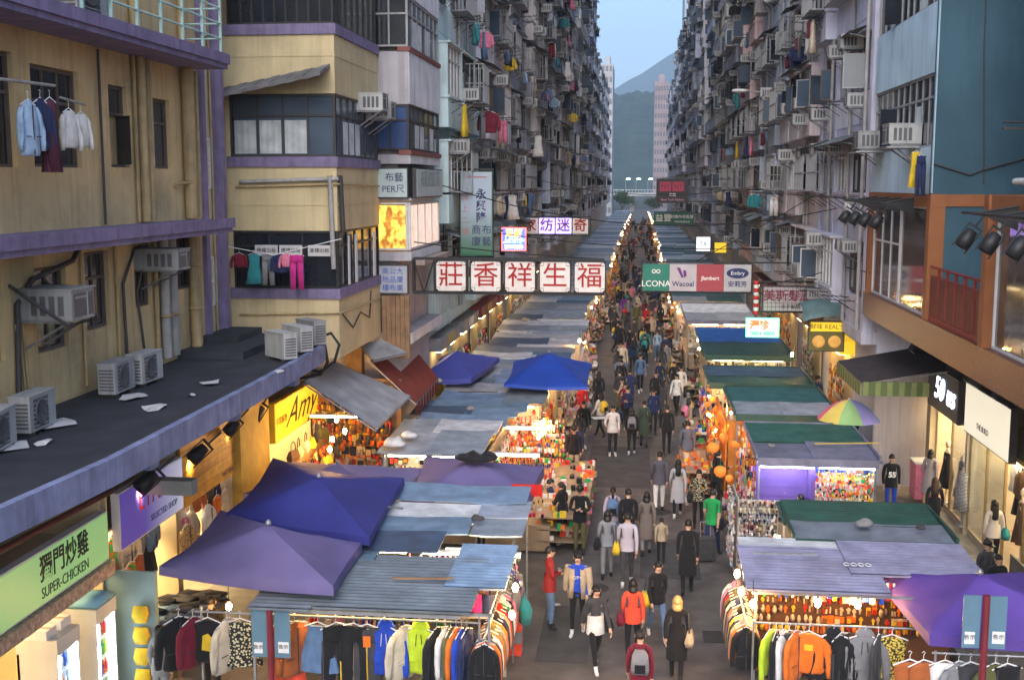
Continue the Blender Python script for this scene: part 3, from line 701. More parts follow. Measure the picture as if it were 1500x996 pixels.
red_ink = M('red_ink', (.5, .02, .02), .5, 0); black_ink = M('black_ink', (.02, .02, .025), .5, 0); blue_ink = M('blue_ink', (.04, .12, .45), .5, 0); white_ink = M('white_ink', (.8, .8, .8), .5, 0)
green_ink = M('green_ink', (.05, .25, .1), .5, 0); navy_ink = M('navy_ink', (.02, .03, .12), .5, 0)
t = board('shop_sign', 'pale green curtain shop sign facing the street end on the grey house', 'sign', (-6.75, GY - .09, 8.62), .86, .82, .12, 'S', g_grad)
text('布藝', t, (.05, -.067, .55), CAMFACE, .26, navy_ink); text('PER尺', t, (.02, -.067, .24), CAMFACE, .24, navy_ink)
t = board('shop_sign', 'faded green and white shop sign on the street side of the grey house', 'sign', (GX + .1, 33.8, 8.62), 4.2, .82, .12, 'E', g_grad)
text('布藝窗簾訂造', t, (0, -.067, .5), CAMFACE, .5, M('pale_ink', (.25, .32, .33), .5, 0)); 
t = board('shop_sign', 'white sign with small blue characters below the amber window', 'sign', (-6.78, GY - .08, 6.0), .86, .8, .12, 'S', M('pale_sign', (.4, .42, .47), .5, .1))
for q, s in enumerate(('高公大', '地品廈', '樓布業')): text(s, t, (0, -.067, .62 - q * .23), CAMFACE, .2, blue_ink)
a = MB(); a.box(-8.2, -7.75, 31.6, 36.3, 0, 4.58); wb(a, 'ground_wall', M('timber_hoarding', (.22, .13, .05), .75, .3, 3, streak=.3), gb)
for q in range(6):
    a = MB(); a.box(-7.1 + q * .13, -6.98 + q * .13, 31.36, 31.44, 4.2, 5.95); wb(a, 'hoarding_board', wood, gb)

# ---- blue house on the other side
BX, BY = 6.5, 27.2
bb = thing('blue_house', 'blue rendered house with pale street front standing over an orange mosaic shop floor', 'building', (BX, BY, 0))
blue_s = M('blue_render', (.045, .102, .14), .85, .22, .8, .2, streak=.35, blotch=.4, dirt=(.03, .075, .105)); pale_b = wallmat('pale_blue_front', (.3, .4, .46))
a = MB(); a.box(BX + .35, 16, BY + .02, 34.3, 5.95, 20, 0); a.box(BX, BX + .35, BY, BY + .3, 5.95, 20, 0); a.box(BX + .35, 16, BY, BY + .019, 5.95, 20, 0)
wb(a, 'side_wall', blue_s, bb)
a = MB()
for z0, z1 in ((8.78, 9.85), (11.5, 13.05), (14.7, 20)): a.box(BX + .01, BX + .34, BY + .31, 34.3, z0, z1)
a.box(BX - .02, BX + .009, BY + .0, BY + .1, 8.8, 20)
wb(a, 'front_wall', pale_b, bb)
for z0, z1 in ((9.85, 11.5), (13.05, 14.7)):
    hero_window(bb, (.08, (34.3 - BY + .31) / 2, z0 + .002), math.pi, 34.3 - BY - .33, z1 - z0 - .006, 10, frame_grey, None, (2, 7), .68, openp=(3,))
pipe(bb, [(7.4, BY - .02, 16), (7.45, BY - .02, 12), (7.6, BY - .02, 9)], .015, frame_dark, 'cable'); pipe(bb, [(6.5, BY - .03, 9.45), (7.3, BY - .03, 9.2), (7.5, BY - .05, 9.3), (8.6, BY - .03, 9.6)], .02, frame_dark, 'cable')
# the mosaic level
mosaic = M('orange_mosaic', (.16, .055, .032), .3, .4, 14, .35, rnd=0, bscale=16, spec=.4)
orange_f = M('orange_frame', (.27, .1, .035), .5, .15, 3)
a = MB(); a.box(BX - .06, BX + .3, 15, 34.5, 5.25, 5.93); wb(a, 'mosaic_band', mosaic, bb)
a = MB(); a.box(BX + .3, 16, 15, 34.4, 5.22, 5.9); wb(a, 'floor_slab', concrete, bb)
a = MB(); a.box(BX - .03, BX + .3, BY - .015, 34.4, 8.48, 8.775); a.box(BX - .04, BX + .3, BY - .02, BY + .28, 5.935, 8.475); a.box(BX - .04, BX + .3, 34.1, 34.4, 5.935, 8.475); a.box(BX + .302, BX + 2.2, BY - .03, BY - .005, 8.5, 8.77)
wb(a, 'orange_frame', orange_f, bb)
hero_window(bb, (.1, 5.2, 5.94), math.pi, 3.4, 2.53, 3, frame_white, None, (), .6)
hero_window(bb, (.1, 1.9, 5.94), math.pi, 3.15, 2.53, 1, frame_white, M('lounge_glass', (.09, .07, .06), .06, .6, 1.2, spec=.8), (), 0)
# red railing of the terrace between the two houses
a = MB(); a.box(BX + .02, BX + .06, 22.9, 27.1, 5.935, 6.05); a.tube([(BX + .04, 22.9, 7.15), (BX + .04, 27.1, 7.15)], .03, 6); a.tube([(BX + .04, 22.9, 6.95), (BX + .04, 27.1, 6.95)], .02, 6)
for y in (23.6, 24.3, 25, 25.7, 26.4): a.box(BX + .01, BX + .07, y - .02, y + .02, 6.05, 7.14)
wb(a, 'terrace_railing', M('red_rail', (.22, .03, .02), .55, .2, 3), bb)
a = MB()
for i in range(30): a.box(BX + .03, BX + .045, 22.92 + i * .14, 22.92 + i * .14 + .125, 6.06, 6.92)
wb(struct(a, 'stuff') if 0 else a, 'railing_infill', M('red_sheet', (.13, .02, .015), .5, .25, 2), bb)
# ---- light blue house at the picture edge
nr = thing('light_blue_house', 'light blue house with white gutter cut by the picture edge', 'building', (7.5, 18, 5.9))
lb_s = M('light_blue_render', (.17, .28, .34), .85, .14, 1.3, .1, streak=.4, dirt=(.1, .15, .17))
a = MB(); holed(a, fw(7.5), 15, 24, 8.9, 20, [(21.2, 22.9, 10.1, 12.3)]); a.box(8, 14, 15, 23.98, 5.95, 20); a.box(7.5, 8, 23.7, 24, 8.9, 20)
wb(a, 'wall', lb_s, nr)
hero_window(nr, (.1, 4.05, 4.2), math.pi, 1.68, 2.18, 2, frame_white, None, (), .6)
a = MB(); a.tube([(7.35, 15, 12.9), (7.35, 24.15, 12.85), (7.2, 24.2, 12.8)], .09, 8); wb(a, 'gutter', frame_white, nr)
a = MB(); a.tube([(7.4, 15, 9.1), (7.4, 24.3, 9.05)], .07, 8); wb(a, 'gutter', frame_white, nr)
a = MB(); a.box(7.0, 8.6, 23.9, 24.0, 10.05, 10.1); a.tube([(7.0, 23.95, 10.2), (8.6, 23.95, 10.2)], .02, 5); wb(a, 'ledge', frame_dark, nr)
a = MB(); a.box(6.42, 6.75, 22.55, 22.85, 5.935, 8.8); a.box(6.47, 6.75, 15, 22.55, 8.5, 8.8); a.box(6.75, 9, 22.6, 22.8, 8.5, 8.8); wb(a, 'orange_frame', orange_f, nr)
hero_window(nr, (6.6 - 7.5, 18.8 - 18, .04), math.pi, 7.4, 2.54, 3, frame_white, M('cafe_glass', (.12, .1, .08), .06, .7, 1.5, spec=.8), (), 0)
for i, (y, z) in enumerate(((33.2, 9.95), (29.2, 9.95))):
    t = thing('wall_air_conditioner', ['window unit with rusty tray at the far end of the blue house front', 'window unit with twin grilles at the near end of the blue house front'][i], 'air conditioner', (BX, y, z), math.pi); ob('casing', AC1, t, (.02, 0, 0), sc=(1.05, 1.2, 1.1))
    a = MB(); a.box(0, .75, -.6, .6, -.1, -.06); a.build('drip_tray', steel, t)

# ------------------------------------------------------------------ market stalls
CLOTH = {'black': (.015, .015, .017), 'charcoal': (.05, .05, .055), 'grey': (.2, .2, .21), 'white': (.65, .64, .62), 'cream': (.55, .48, .36), 'navy': (.02, .03, .09), 'royal blue': (.02, .06, .42),
 'denim blue': (.1, .17, .3), 'pale blue': (.3, .42, .58), 'teal': (.03, .22, .24), 'green': (.02, .3, .08), 'olive': (.1, .1, .04), 'lime': (.45, .6, .03), 'yellow': (.65, .45, .03), 'orange': (.7, .16, .02),
 'rust': (.35, .1, .03), 'red': (.5, .02, .02), 'coral red': (.75, .08, .04), 'maroon': (.16, .015, .03), 'pink': (.65, .2, .3), 'magenta': (.5, .03, .22), 'purple': (.16, .05, .3), 'beige': (.42, .33, .22), 'brown': (.14, .075, .04)}
CM_ = {k: M('cloth_' + k.replace(' ', '_'), c, .9, .2, 7, .55, coords='obj', bscale=11, sheen=.1, spec=.2) for k, c in CLOTH.items()}
RC = {'blue grey': (.3, .35, .42), 'pale grey': (.48, .5, .53), 'slate': (.17, .2, .24), 'navy': (.055, .09, .15), 'silver': (.55, .57, .6), 'steel blue': (.17, .26, .37), 'ash': (.36, .36, .37), 'green': (.022, .075, .057), 'teal': (.03, .1, .105), 'violet grey': (.2, .205, .3), 'bright blue': (.03, .1, .42)}
RM = {k: M('roof_' + k.replace(' ', '_'), c, .5, .3, 2.6, .12, streak=.35, blotch=.5, dirt=(c[0] * .5 + .03, c[1] * .45 + .02, c[2] * .42 + .015), rnd=.22, bscale=12) for k, c in RC.items()}
def corr_mesh(w, d, flat=False):
    a = MB()
    if flat:
        nx, ny = max(3, int(w / .35)), 5; vs = []
        for j in range(ny + 1):
            for i in range(nx + 1):
                x, y = w * i / nx, d * j / ny; vs.append((x + .012 * noise.noise((y * 3, w, 1)), y + .02 * noise.noise((x * 2, d, 5)), .035 * noise.noise((x * 1.1, y * 1.3, w * 7 + d)) - .02 * math.sin(math.pi * i / nx)))
        q = [(j * (nx + 1) + i, j * (nx + 1) + i + 1, (j + 1) * (nx + 1) + i + 1, (j + 1) * (nx + 1) + i) for j in range(ny) for i in range(nx)]
        a.raw(vs, q, 0, True); a.raw([(x, y, z - .016) for x, y, z in vs], [f[::-1] for f in q], 0, True)
        for i in range(nx): a.poly([vs[i], (vs[i][0], vs[i][1], vs[i][2] - .03), (vs[i + 1][0], vs[i + 1][1], vs[i + 1][2] - .03), vs[i + 1]])
        k = ny * (nx + 1); 
        for j in range(ny): p, r_ = vs[j * (nx + 1) + nx], vs[(j + 1) * (nx + 1) + nx]; a.poly([p, (p[0], p[1], p[2] - .02), (r_[0], r_[1], r_[2] - .02), r_]); p, r_ = vs[j * (nx + 1)], vs[(j + 1) * (nx + 1)]; a.poly([r_, (r_[0], r_[1], r_[2] - .02), (p[0], p[1], p[2] - .02), p])
        return a
    n = max(6, int(d / .045)); rows = []
    for i in range(n + 1):
        y = d * i / n; z = .016 * math.cos(i * math.pi / 1.5); rows.append((y, z))
    vs = []
    for y, z in rows: vs += [(0, y, z), (w, y, z)]
    fs = [(2 * i, 2 * i + 1, 2 * i + 3, 2 * i + 2) for i in range(n)]
    a.raw(vs, fs, 0, False); a.raw([(x, y, z - .012) for x, y, z in vs], [f[::-1] for f in fs], 0, False)
    a.box(0, .02, 0, d, -.03, -.013); a.box(w - .02, w, 0, d, -.03, -.013); a.box(0, w, 0, .015, -.035, -.0)
    return a
SHEETS = {}
def sheet(parent, x0, x1, y0, y1, z0, z1, mat, flat=False, roll=0.):
    """a roof sheet between world x0..x1, y0..y1, rising from z0 at the near edge to z1"""
    w, d = round(x1 - x0, 1), round(math.hypot(y1 - y0, z1 - z0), 1)
    k = (w, d, flat)
    if k not in SHEETS: SHEETS[k] = corr_mesh(w, d, flat).mesh('roof_sheet', mat)
    l = parent.location
    return ob('roof_sheet', SHEETS[k], parent, (x0 - l.x, y0 - l.y, z0 - l.z), rot=(math.atan2(z1 - z0, y1 - y0), roll, 0), mats=[mat])
tube_w = M('tube_light_white', (.9, .9, .9), .4, 0, emit=(1, .8, .46), es=26.)
tube_c = M('tube_light_cool', (.9, .9, .9), .4, 0, emit=(.9, .93, 1), es=26.)
tube_y = M('tube_light_yellow', (.9, .9, .9), .4, 0, emit=(1, .64, .24), es=24.)
bulb_m = M('bulb_light', (.9, .8, .6), .4, 0, emit=(1, .5, .14), es=230.)
bulb_o = M('bulb_orange', (.9, .6, .3), .4, 0, emit=(1, .34, .06), es=120.)
def tubel(mat, L=1.2):
    a = MB(); a.tube([(-L / 2, 0, 0), (L / 2, 0, 0)], .025, 6); a.box(-L / 2 - .02, L / 2 + .02, -.03, .03, .03, .07, 1)
    return a.mesh('strip_light', [mat, paper_white])
TUBE = {'w': tubel(tube_w), 'c': tubel(tube_c), 'y': tubel(tube_y)}
b_ = MB(); b_.lathe([(.015, -.13), (.038, -.105), (.05, -.065), (.044, -.03), (.024, .0), (.02, .02)], 10); BULB = b_.mesh('glass_bulb', bulb_m)
b_ = MB(); b_.lathe([(.024, .018), (.026, .06), (.012, .075)], 8); b_.tube([(0, 0, .07), (0, 0, .35)], .006, 4); SOCK = b_.mesh('socket', black_metal)
def bulb(p, label, mat=None, group='bare bulbs of the market'):
    t = thing('light_bulb', label, 'light bulb', p, 0, group); ob('glass_bulb', BULB, t, mats=[mat] if mat else None); ob('socket', SOCK, t); return t
small_bulb = MB(); small_bulb.ball((0, 0, 0), .05, 5); SB = {k: None for k in 'wo'}
SBW = small_bulb.mesh('lamp', bulb_m)
pole = MB(); pole.box(-.02, .02, -.02, .02, 0, 1); POLE = pole.mesh('pole', steel)
PAL = {'bright': ['red', 'white', 'yellow', 'pink', 'royal blue', 'black', 'orange', 'cream', 'green', 'white'], 'warm': ['orange', 'yellow', 'rust', 'orange', 'red', 'cream', 'beige', 'brown', 'orange', 'yellow'],
 'pale': ['white', 'cream', 'pale blue', 'grey', 'pink', 'white', 'beige', 'charcoal', 'white', 'cream'], 'dark': ['black', 'charcoal', 'brown', 'navy', 'olive', 'grey', 'beige', 'maroon', 'black', 'cream'], 'toy': ['red', 'white', 'coral red', 'yellow', 'black', 'white', 'green', 'pink', 'orange', 'cream']}
def goods(seed, w, h, d, n, kind):
    """many small wares hung on a board or piled on a shelf; the board faces -y"""
    rd = random.Random(seed); a = MB()
    if kind == 'hang':
        dx = math.sqrt(w * h / n) * .8; dz = dx * 1.55; nx, nz = max(1, int(w / dx)), max(1, int(h / dz))
        for j in range(nz):
            rowm = rd.randrange(10); st = rd.randrange(4)
            for i in range(nx):
                if rd.random() < .1: continue
                if rd.random() < .22: rowm = rd.randrange(10); st = rd.randrange(4)
                x = -w / 2 + (i + .5) * dx + rd.uniform(-.2, .2) * dx; z = (j + 1) * dz + rd.uniform(-.1, .1) * dz; y = -rd.uniform(.2, 1) * d; b = dx * rd.uniform(.32, .5); hh = dz * rd.uniform(.6, .95); m = rowm if rd.random() < .7 else rd.randrange(10)
                if st == 0: a.box(x - b, x + b, y - .012, y + .012, z - hh, z, m); a.box(x - b * .8, x + b * .8, y - .03, y - .013, z - hh * .95, z - hh * .3, rd.randrange(10))
                elif st == 1: a.loft([[(x - b * .5, y, z), (x, y - .02, z), (x + b * .5, y, z), (x, y + .02, z)], [(x - b, y, z - hh * .5), (x, y - b * .7, z - hh * .5), (x + b, y, z - hh * .5), (x, y + .03, z - hh * .5)], [(x - b * .6, y, z - hh), (x, y - b * .4, z - hh), (x + b * .6, y, z - hh), (x, y + .02, z - hh)]], m)
                elif st == 2: a.box(x - b * .35, x + b * .35, y - .015, y + .015, z - hh, z, m); a.box(x - b * .7, x + b * .7, y - .02, y + .02, z - hh * .45, z - hh * .2, m)
                else:
                    for q in (-.5, .5): a.box(x + b * q - b * .32, x + b * q + b * .32, y - .02, y + .02, z - hh * rd.uniform(.8, 1), z - .02, (m + (q > 0)) % 10)
    else:
        for k in range(n):
            x = rd.uniform(-w / 2, w / 2); y = rd.uniform(-d, 0); m = rd.randrange(10); tier = (k % 3); sx, sy, sz = rd.uniform(.03, .1), rd.uniform(.03, .08), rd.uniform(.04, .15); zz = tier * h / 3
            T = Matrix.Translation((x, y, 0)) @ Matrix.Rotation(rd.choice([0, 0, rd.uniform(-.4, .4)]), 4, 'Z'); a.box(-sx, sx, -sy, sy, zz, zz + sz, m, T)
            if rd.random() < .5: a.box(-sx * .9, sx * .9, -sy - .004, -sy, zz + sz * .3, zz + sz * .8, rd.randrange(10), T)
        for tier in range(3): a.box(-w / 2, w / 2, -d, 0, tier * h / 3 - .02, tier * h / 3, 10)
    return a
GOODS = {}
def goods_me(seed, w, h, d, n, kind, pal):
    k = (seed, w, h, d, n, kind)
    if k not in GOODS: GOODS[k] = goods(seed, w, h, d, n, kind).mesh('wares', [CM_[c] for c in PAL[pal]] + [counter_m])
    return GOODS[k]
def wares(parent, seed, w, h, d, n, kind, pal, loc, rz=0.):
    o = ob('wares', goods_me(seed, w, h, d, n, kind, pal), parent, loc, rz, mats=[CM_[c] for c in PAL[pal]] + [None]); o['kind'] = 'stuff'; return o
counter_m = M('counter_panel', (.3, .22, .14), .7, .25, 3); tarp_g = M('back_tarp', (.1, .12, .15), .8, .3, 2); board_w = M('display_board', (.45, .4, .32), .7, .15, 3)
def frame(t, x0, x1, y0, y1, zf, zb):
    """posts and beams of a stall; local coordinates"""
    for x in (x0 + .06, x1 - .06):
        ob('pole', POLE, t, (x, y0 + .06, 0), sc=(1, 1, zf - .03)); ob('pole', POLE, t, (x, y1 - .06, 0), sc=(1, 1, zb - .03))
    a = MB()
    for y, z in ((y0 + .06, zf), (y1 - .06, zb)): a.box(x0, x1, y - .02, y + .02, z - .075, z - .035)
    for x in (x0 + .06, x1 - .06): a.tube([(x, y0, zf - .055), (x, y1, zb - .055)], .02, 4)
    a.build('roof_beam', steel, t)
def stall(name, label, x0, x1, y0, y1, rows, side, pal, seed, z=2.5, lights='w', detail=2, side_pal=None, bulbs=2):
    """rows: list of (fraction, [(x fraction a, b, colour, flat)])"""
    t = thing(name, label, 'market stall', ((x0 + x1) / 2, (y0 + y1) / 2, 0), 0, 'market stalls lining the lane')
    cx, cy = t.location.x, t.location.y; w, d = x1 - x0, y1 - y0; rd = random.Random(seed)
    frame(t, -w / 2, w / 2, -d / 2, d / 2, z - .05, z + .05)
    yy = y0 - .15; hi = 0
    for fr, pcs in rows:
        ye = yy + fr * (d + .2)
        for a_, b_, c, fl in pcs:
            zz = z + rd.uniform(-.01, .03) + hi * .05
            sheet(t, x0 + w * a_ - .06 + rd.uniform(-.06, .04), x0 + w * b_ + .06 + rd.uniform(-.04, .05), yy - .06, ye + .05, zz, zz + .05 + rd.uniform(0, .05), RM[c], fl)
        yy = ye; hi = 1 - hi
    lane = 1 if side < 0 else -1          # the lane is towards +x on the left row
    # back tarp, counters, wares, lamps
    a = MB(); a.box(-lane * w / 2 - .02, -lane * w / 2 + .02, -d / 2 + .1, d / 2 - .1, .3, z - .2); a.build('back_sheet', tarp_g, t)
    a = MB(); a.box(-w / 2 + .2, w / 2 - .2, -d / 2 + .25, -d / 2 + .75, .1, .8); a.box(min(lane * (w / 2 - .5), lane * w / 2), max(lane * (w / 2 - .5), lane * w / 2), -d / 2 + .8, d / 2 - .2, .1, .8); a.build('counter', counter_m, t)
    a = MB(); a.box(-w / 2 + .15, w / 2 - .15, -d / 2 + .8, -d / 2 + .83, .8, z - .12); a.build('display_board', board_w, t)
    n = 150 if detail > 1 else 70
    wares(t, 1 + seed % 4, 3.0, 1.3, .12, n, 'hang', pal, (0, -d / 2 + .78, .95))
    wares(t, 11 + seed % 3, 3.0, .5, .3, 60 if detail > 1 else 30, 'pile', pal, (0, -d / 2 + .6, .82))
    sp = side_pal or pal
    o = wares(t, 5 + seed % 4, 3.0, 1.35, .15, n, 'hang', sp, (lane * (w / 2 + .02), 0, .8), lane * math.pi / 2)
    o = wares(t, 21 + seed % 3, 3.0, .9, .5, 80 if detail > 1 else 40, 'pile', sp, (lane * (w / 2 + .05), 0, .2), lane * math.pi / 2)
    for q in (-.22, .22): ob('strip_light', TUBE[lights], t, (w * q, -d / 2 + .3, z - .2))
    if detail > 1: ob('strip_light', TUBE[lights], t, (w * .25 * lane, d * .25, z - .2))
    for q in range(bulbs):
        if rd.random() < (.8 if y0 < 70 else .5): ob('lamp', SBW, t, (lane * (w / 2 + rd.uniform(-.25, .2)), -d / 2 + d * (q + rd.uniform(.2, .8)) / bulbs, z - rd.uniform(.2, .75)), sc=(rd.uniform(.7, 1),) * 3)
    return t

# ---- near stall on the shaded side
L1 = thing('clothes_stall', 'clothes stall in front of the first purple umbrella with overlapping dark corrugated roof sheets', 'market stall', (-4.2, 20, 0), 0, 'market stalls lining the lane')
frame(L1, -1.9, 2.0, -2.9, 3.3, 2.42, 2.5)
for x0, x1, y0, y1, z0, z1, c, fl in [(-6.05, -5.0, 16.9, 19.0, 2.44, 2.52, 'slate', False), (-5.02, -2.55, 16.95, 19.2, 2.47, 2.56, 'slate', False), (-3.1, -2.1, 17.9, 20.0, 2.53, 2.6, 'steel blue', False), (-5.6, -4.5, 19.0, 19.5, 2.6, 2.62, 'steel blue', True), (-5.45, -3.45, 19.35, 20.35, 2.64, 2.7, 'navy', True), (-5.2, -3.15, 20.55, 21.4, 2.6, 2.66, 'steel blue', True), (-5.0, -3.1, 21.35, 22.4, 2.58, 2.62, 'pale grey', False), (-3.1, -2.15, 20.7, 21.7, 2.55, 2.58, 'blue grey', True), (-3.1, -2.15, 21.75, 22.7, 2.6, 2.63, 'blue grey', True), (-5.2, -2.2, 22.55, 23.5, 2.68, 2.76, 'steel blue', True)]:
    sheet(L1, x0, x1, y0, y1, z0, z1, RM[c], fl, random.uniform(-.008, .008))
a = MB(); a.box(-1.6, 1.5, -3.0, -2.97, 2.34, 2.4); a.box(-1.6, 1.5, -2.1, -2.08, 2.0, 2.2); a.build('roof_batten', steel, L1)
a = MB(); a.box(-1.8, 1.9, -.2, -.15, .2, 2.35); a.build('display_board', board_w, L1)
a = MB(); a.box(-1.8, 1.8, -1.95, -1.65, 1.96, 2.0); a.build('shelf', board_w, L1)
for x in (-1.1, -.2, .7): ob('strip_light', TUBE['y'], L1, (x, -2.55, 2.3))
for x in (-.6, .9, 1.5): ob('strip_light', TUBE['w'], L1, (x, .3, 2.3))
ob('strip_light', TUBE['w'], L1, (1.3, .6, 2.25))
wares(L1, 31, 2.2, .8, .2, 130, 'hang', 'pale', (1.1, .55, 1.5)); wares(L1, 32, 3.4, 1.6, .15, 260, 'hang', 'bright', (0, -.25, .7))
a = MB(); a.tube([(-2.9, -2.6, 2.14), (1.75, -2.6, 2.14)], .018, 6); a.tube([(1.85, -2.9, 1.98), (1.9, .9, 1.98)], .018, 6)
for x in (-2.8, 1.75): a.tube([(x, -2.6, 0), (x, -2.6, 2.24)], .02, 6)
a.tube([(1.9, .9, 0), (1.9, .9, 2.02)], .02, 6); a.build('hanging_rail', steel, L1)

# ---- umbrellas
umb_p = M('umbrella_purple', (.13, .108, .25), .75, .2, 1.2, .3, bscale=5, coords='world', rnd=0, blotch=.35, dirt=(.17, .12, .24)); umb_b = M('umbrella_blue', (.032, .036, .21), .7, .2, 1.2, .3, bscale=5, rnd=0)
umb_v = M('umbrella_violet', (.095, .05, .28), .7, .2, 1.2, .3, bscale=5); umb_l = M('umbrella_lilac', (.16, .14, .29), .75, .12, 1.2, .08); umb_br = M('umbrella_bright_blue', (.015, .065, .42), .7, .2, 1.2, .3, bscale=5)
def square_umbrella(label, corners, zc, zt, mat, valance=.16, apex=None, pole_=True):
    """corners: four (x, y) ground positions; canopy sags between the ribs"""
    cx = sum(c[0] for c in corners) / 4; cy = sum(c[1] for c in corners) / 4
    if apex: cx, cy = apex
    t = thing('market_umbrella', label, 'umbrella', (cx, cy, 0), 0, 'square umbrellas over the market')
    N = 8; a = MB(); vs = []; fs = []
    edge = []
    for k in range(4):
        p, q = corners[k], corners[(k + 1) % 4]
        for i in range(N): s = i / N; edge.append((p[0] + (q[0] - p[0]) * s - cx, p[1] + (q[1] - p[1]) * s - cy, s))
    n = len(edge); K = 7
    for j in range(1, K + 1):
        f = j / K
        for ex, ey, s in edge:
            sag = math.sin(math.pi * s) * (.16 * f * f) ; pull = 1 - math.sin(math.pi * s) * .05 * f
            z = zt + (zc - zt) * (f ** .9) - sag * .45 + .03 * noise.noise((ex * f * 1.8, ey * f * 1.8, zc * 3)) + .012 * noise.noise((ex * f * 6, ey * f * 6, zc)); vs.append((ex * f * pull, ey * f * pull, z))
    for ex, ey, s in edge:
        pull = 1 - math.sin(math.pi * s) * .05; vs.append((ex * pull * 1.005, ey * pull * 1.005, zc - math.sin(math.pi * s) * .07 - valance + .02 * math.sin(s * 25)))
    vs.append((0, 0, zt)); top = len(vs) - 1
    for i in range(n): fs.append((top, i, (i + 1) % n))
    for j in range(K):
        for i in range(n): fs.append((j * n + i, (j + 1) * n + i, (j + 1) * n + (i + 1) % n, j * n + (i + 1) % n))
    a.raw(vs, fs, 0, False)
    o = a.build('canopy', mat, t)
    for p in o.data.polygons: p.use_smooth = True
    o.data.set_sharp_from_angle(angle=R(50))
    for x, y in corners:
        a = MB(); a.tube([((x - cx) * .985 * q / 5, (y - cy) * .985 * q / 5, zt + (zc - zt) * (q / 5) ** .9 - .035) for q in range(6)], .012, 5); a.build('rib', steel, t)
    a = MB(); a.lathe([(.03, zt - .01), (.06, zt + .01), (.05, zt + .05), (.015, zt + .09)], 8); a.build('finial', steel, t)
    if pole_: a = MB(); a.tube([(0, 0, 0), (0, 0, zt)], .025, 8); a.build('pole', steel, t)
    return t
def cz(z, *pts): return [tuple(Pz(x, y, z))[:2] for x, y in pts]
square_umbrella('faded purple umbrella nearest the green chicken sign, its corner under the flat roof', [*cz(2.78, (233, 830)), *cz(2.78, (488, 860)), *cz(2.8, (530, 795)), (-7.95, 20.9)], 2.8, 3.4, umb_p, apex=tuple(Pz(393, 768, 3.4))[:2])
square_umbrella('dark blue umbrella overlapping the back of the first purple one', [*cz(2.95, (330, 752)), *cz(2.95, (541, 786)), *cz(2.95, (592, 700)), (-8.1, 24.6)], 2.95, 3.55, umb_b, apex=tuple(Pz(467, 699, 3.55))[:2])
square_umbrella('lilac purple umbrella mostly hidden behind the dark blue one', [(-8.7, 24.3), (-5.3, 24.1), (-5.1, 27.0), (-8.5, 27.3)], 2.2, 2.6, umb_l)
square_umbrella('purple canopy with a dark bag lying on its peak beside the lane', [*cz(2.45, (588, 737)), *cz(2.45, (778, 730)), *cz(2.5, (797, 684)), (-5.1, 27.1)], 2.5, 2.95, umb_p, .22, apex=tuple(Pz(697, 672, 2.95))[:2])
square_umbrella('violet umbrella behind the blue grey street sign of the near stall', [*cz(2.35, (1285, 835)), *cz(2.3, (1362, 932)), (7.3, 17.3), (7.2, 20.5)], 2.32, 2.95, umb_v, apex=tuple(Pz(1435, 840, 2.95))[:2])
square_umbrella('bright blue umbrella over the lane edge of the grey roofs', [*cz(2.95, (738, 562)), *cz(2.95, (861, 566)), (-1.6, 39.2), (-4.3, 39.3)], 2.95, 3.62, umb_br, .1)
square_umbrella('small indigo umbrella by the lit shop beyond the red awning', [*cz(2.95, (612, 553)), *cz(2.95, (690, 554)), (-4.9, 40.2), (-7.0, 40.2)], 2.95, 3.5, M('umbrella_indigo', (.07, .08, .36), .7, .12, 1.2, .08))
a = MB(); rr = random.Random(4)
a.ball((0, 0, .05), (.48, .26, .15), 14)
a.v = [(x * (1 + .5 * noise.noise((x * 4, y * 4, 3))) , y * (1 + .6 * noise.noise((x * 5, y * 5, 8))), .02 + z * (.7 + .9 * noise.noise((x * 4.5, y * 6, 2)))) for x, y, z in a.v]
tag(a.build('bundle', CM_['black'], None, Pz(697, 674, 2.98)), 'black cloth bundle lying on the peak of the purple canopy', 'bundle')
a = MB(); a.box(-.33, .33, -.02, .02, 0, .25)
for z in (.06, .13, .2): a.box(-.3, .3, -.026, -.02, z - .015, z + .015)
tag(a.build('plastic_crate', CM_['red'], None, Pz(772, 726, 2.42)), 'red plastic crate hung at the front corner of the purple canopy', 'crate')
# rainbow parasol
t = thing('beach_parasol', 'round parasol with pastel rainbow panels above the right pavement', 'parasol', PY(1243, 605, 31.9))
t.location.z = 0; pc = [CM_['pale blue'], M('cloth_peach', (.7, .3, .2), .8, .1), CM_['yellow'], M('cloth_rose', (.7, .16, .25), .8, .1), M('cloth_lemon', (.7, .55, .12), .8, .1), M('cloth_leaf', (.3, .5, .2), .8, .1), M('cloth_lilac', (.33, .3, .62), .8, .1), M('cloth_sky', (.2, .33, .65), .8, .1)]
for k in range(8):
    a = MB(); vs = []
    for i in range(6):
        f = i / 5
        for j in range(5):
            an = 6.2832 * (k + j / 4) / 8 + .3; r = .86 * f * (1 - .05 * f * math.sin(math.pi * j / 4)); vs.append((r * math.cos(an), r * math.sin(an), 3.2 - .55 * f ** 1.8))
    a.raw(vs, [(i * 5 + j, (i + 1) * 5 + j, (i + 1) * 5 + j + 1, i * 5 + j + 1) for i in range(5) for j in range(4)], 0, True); a.build('parasol_panel', pc[k], t)
a = MB(); a.tube([(0, 0, 0), (0, 0, 3.25)], .02, 6); a.build('pole', paper_white, t)

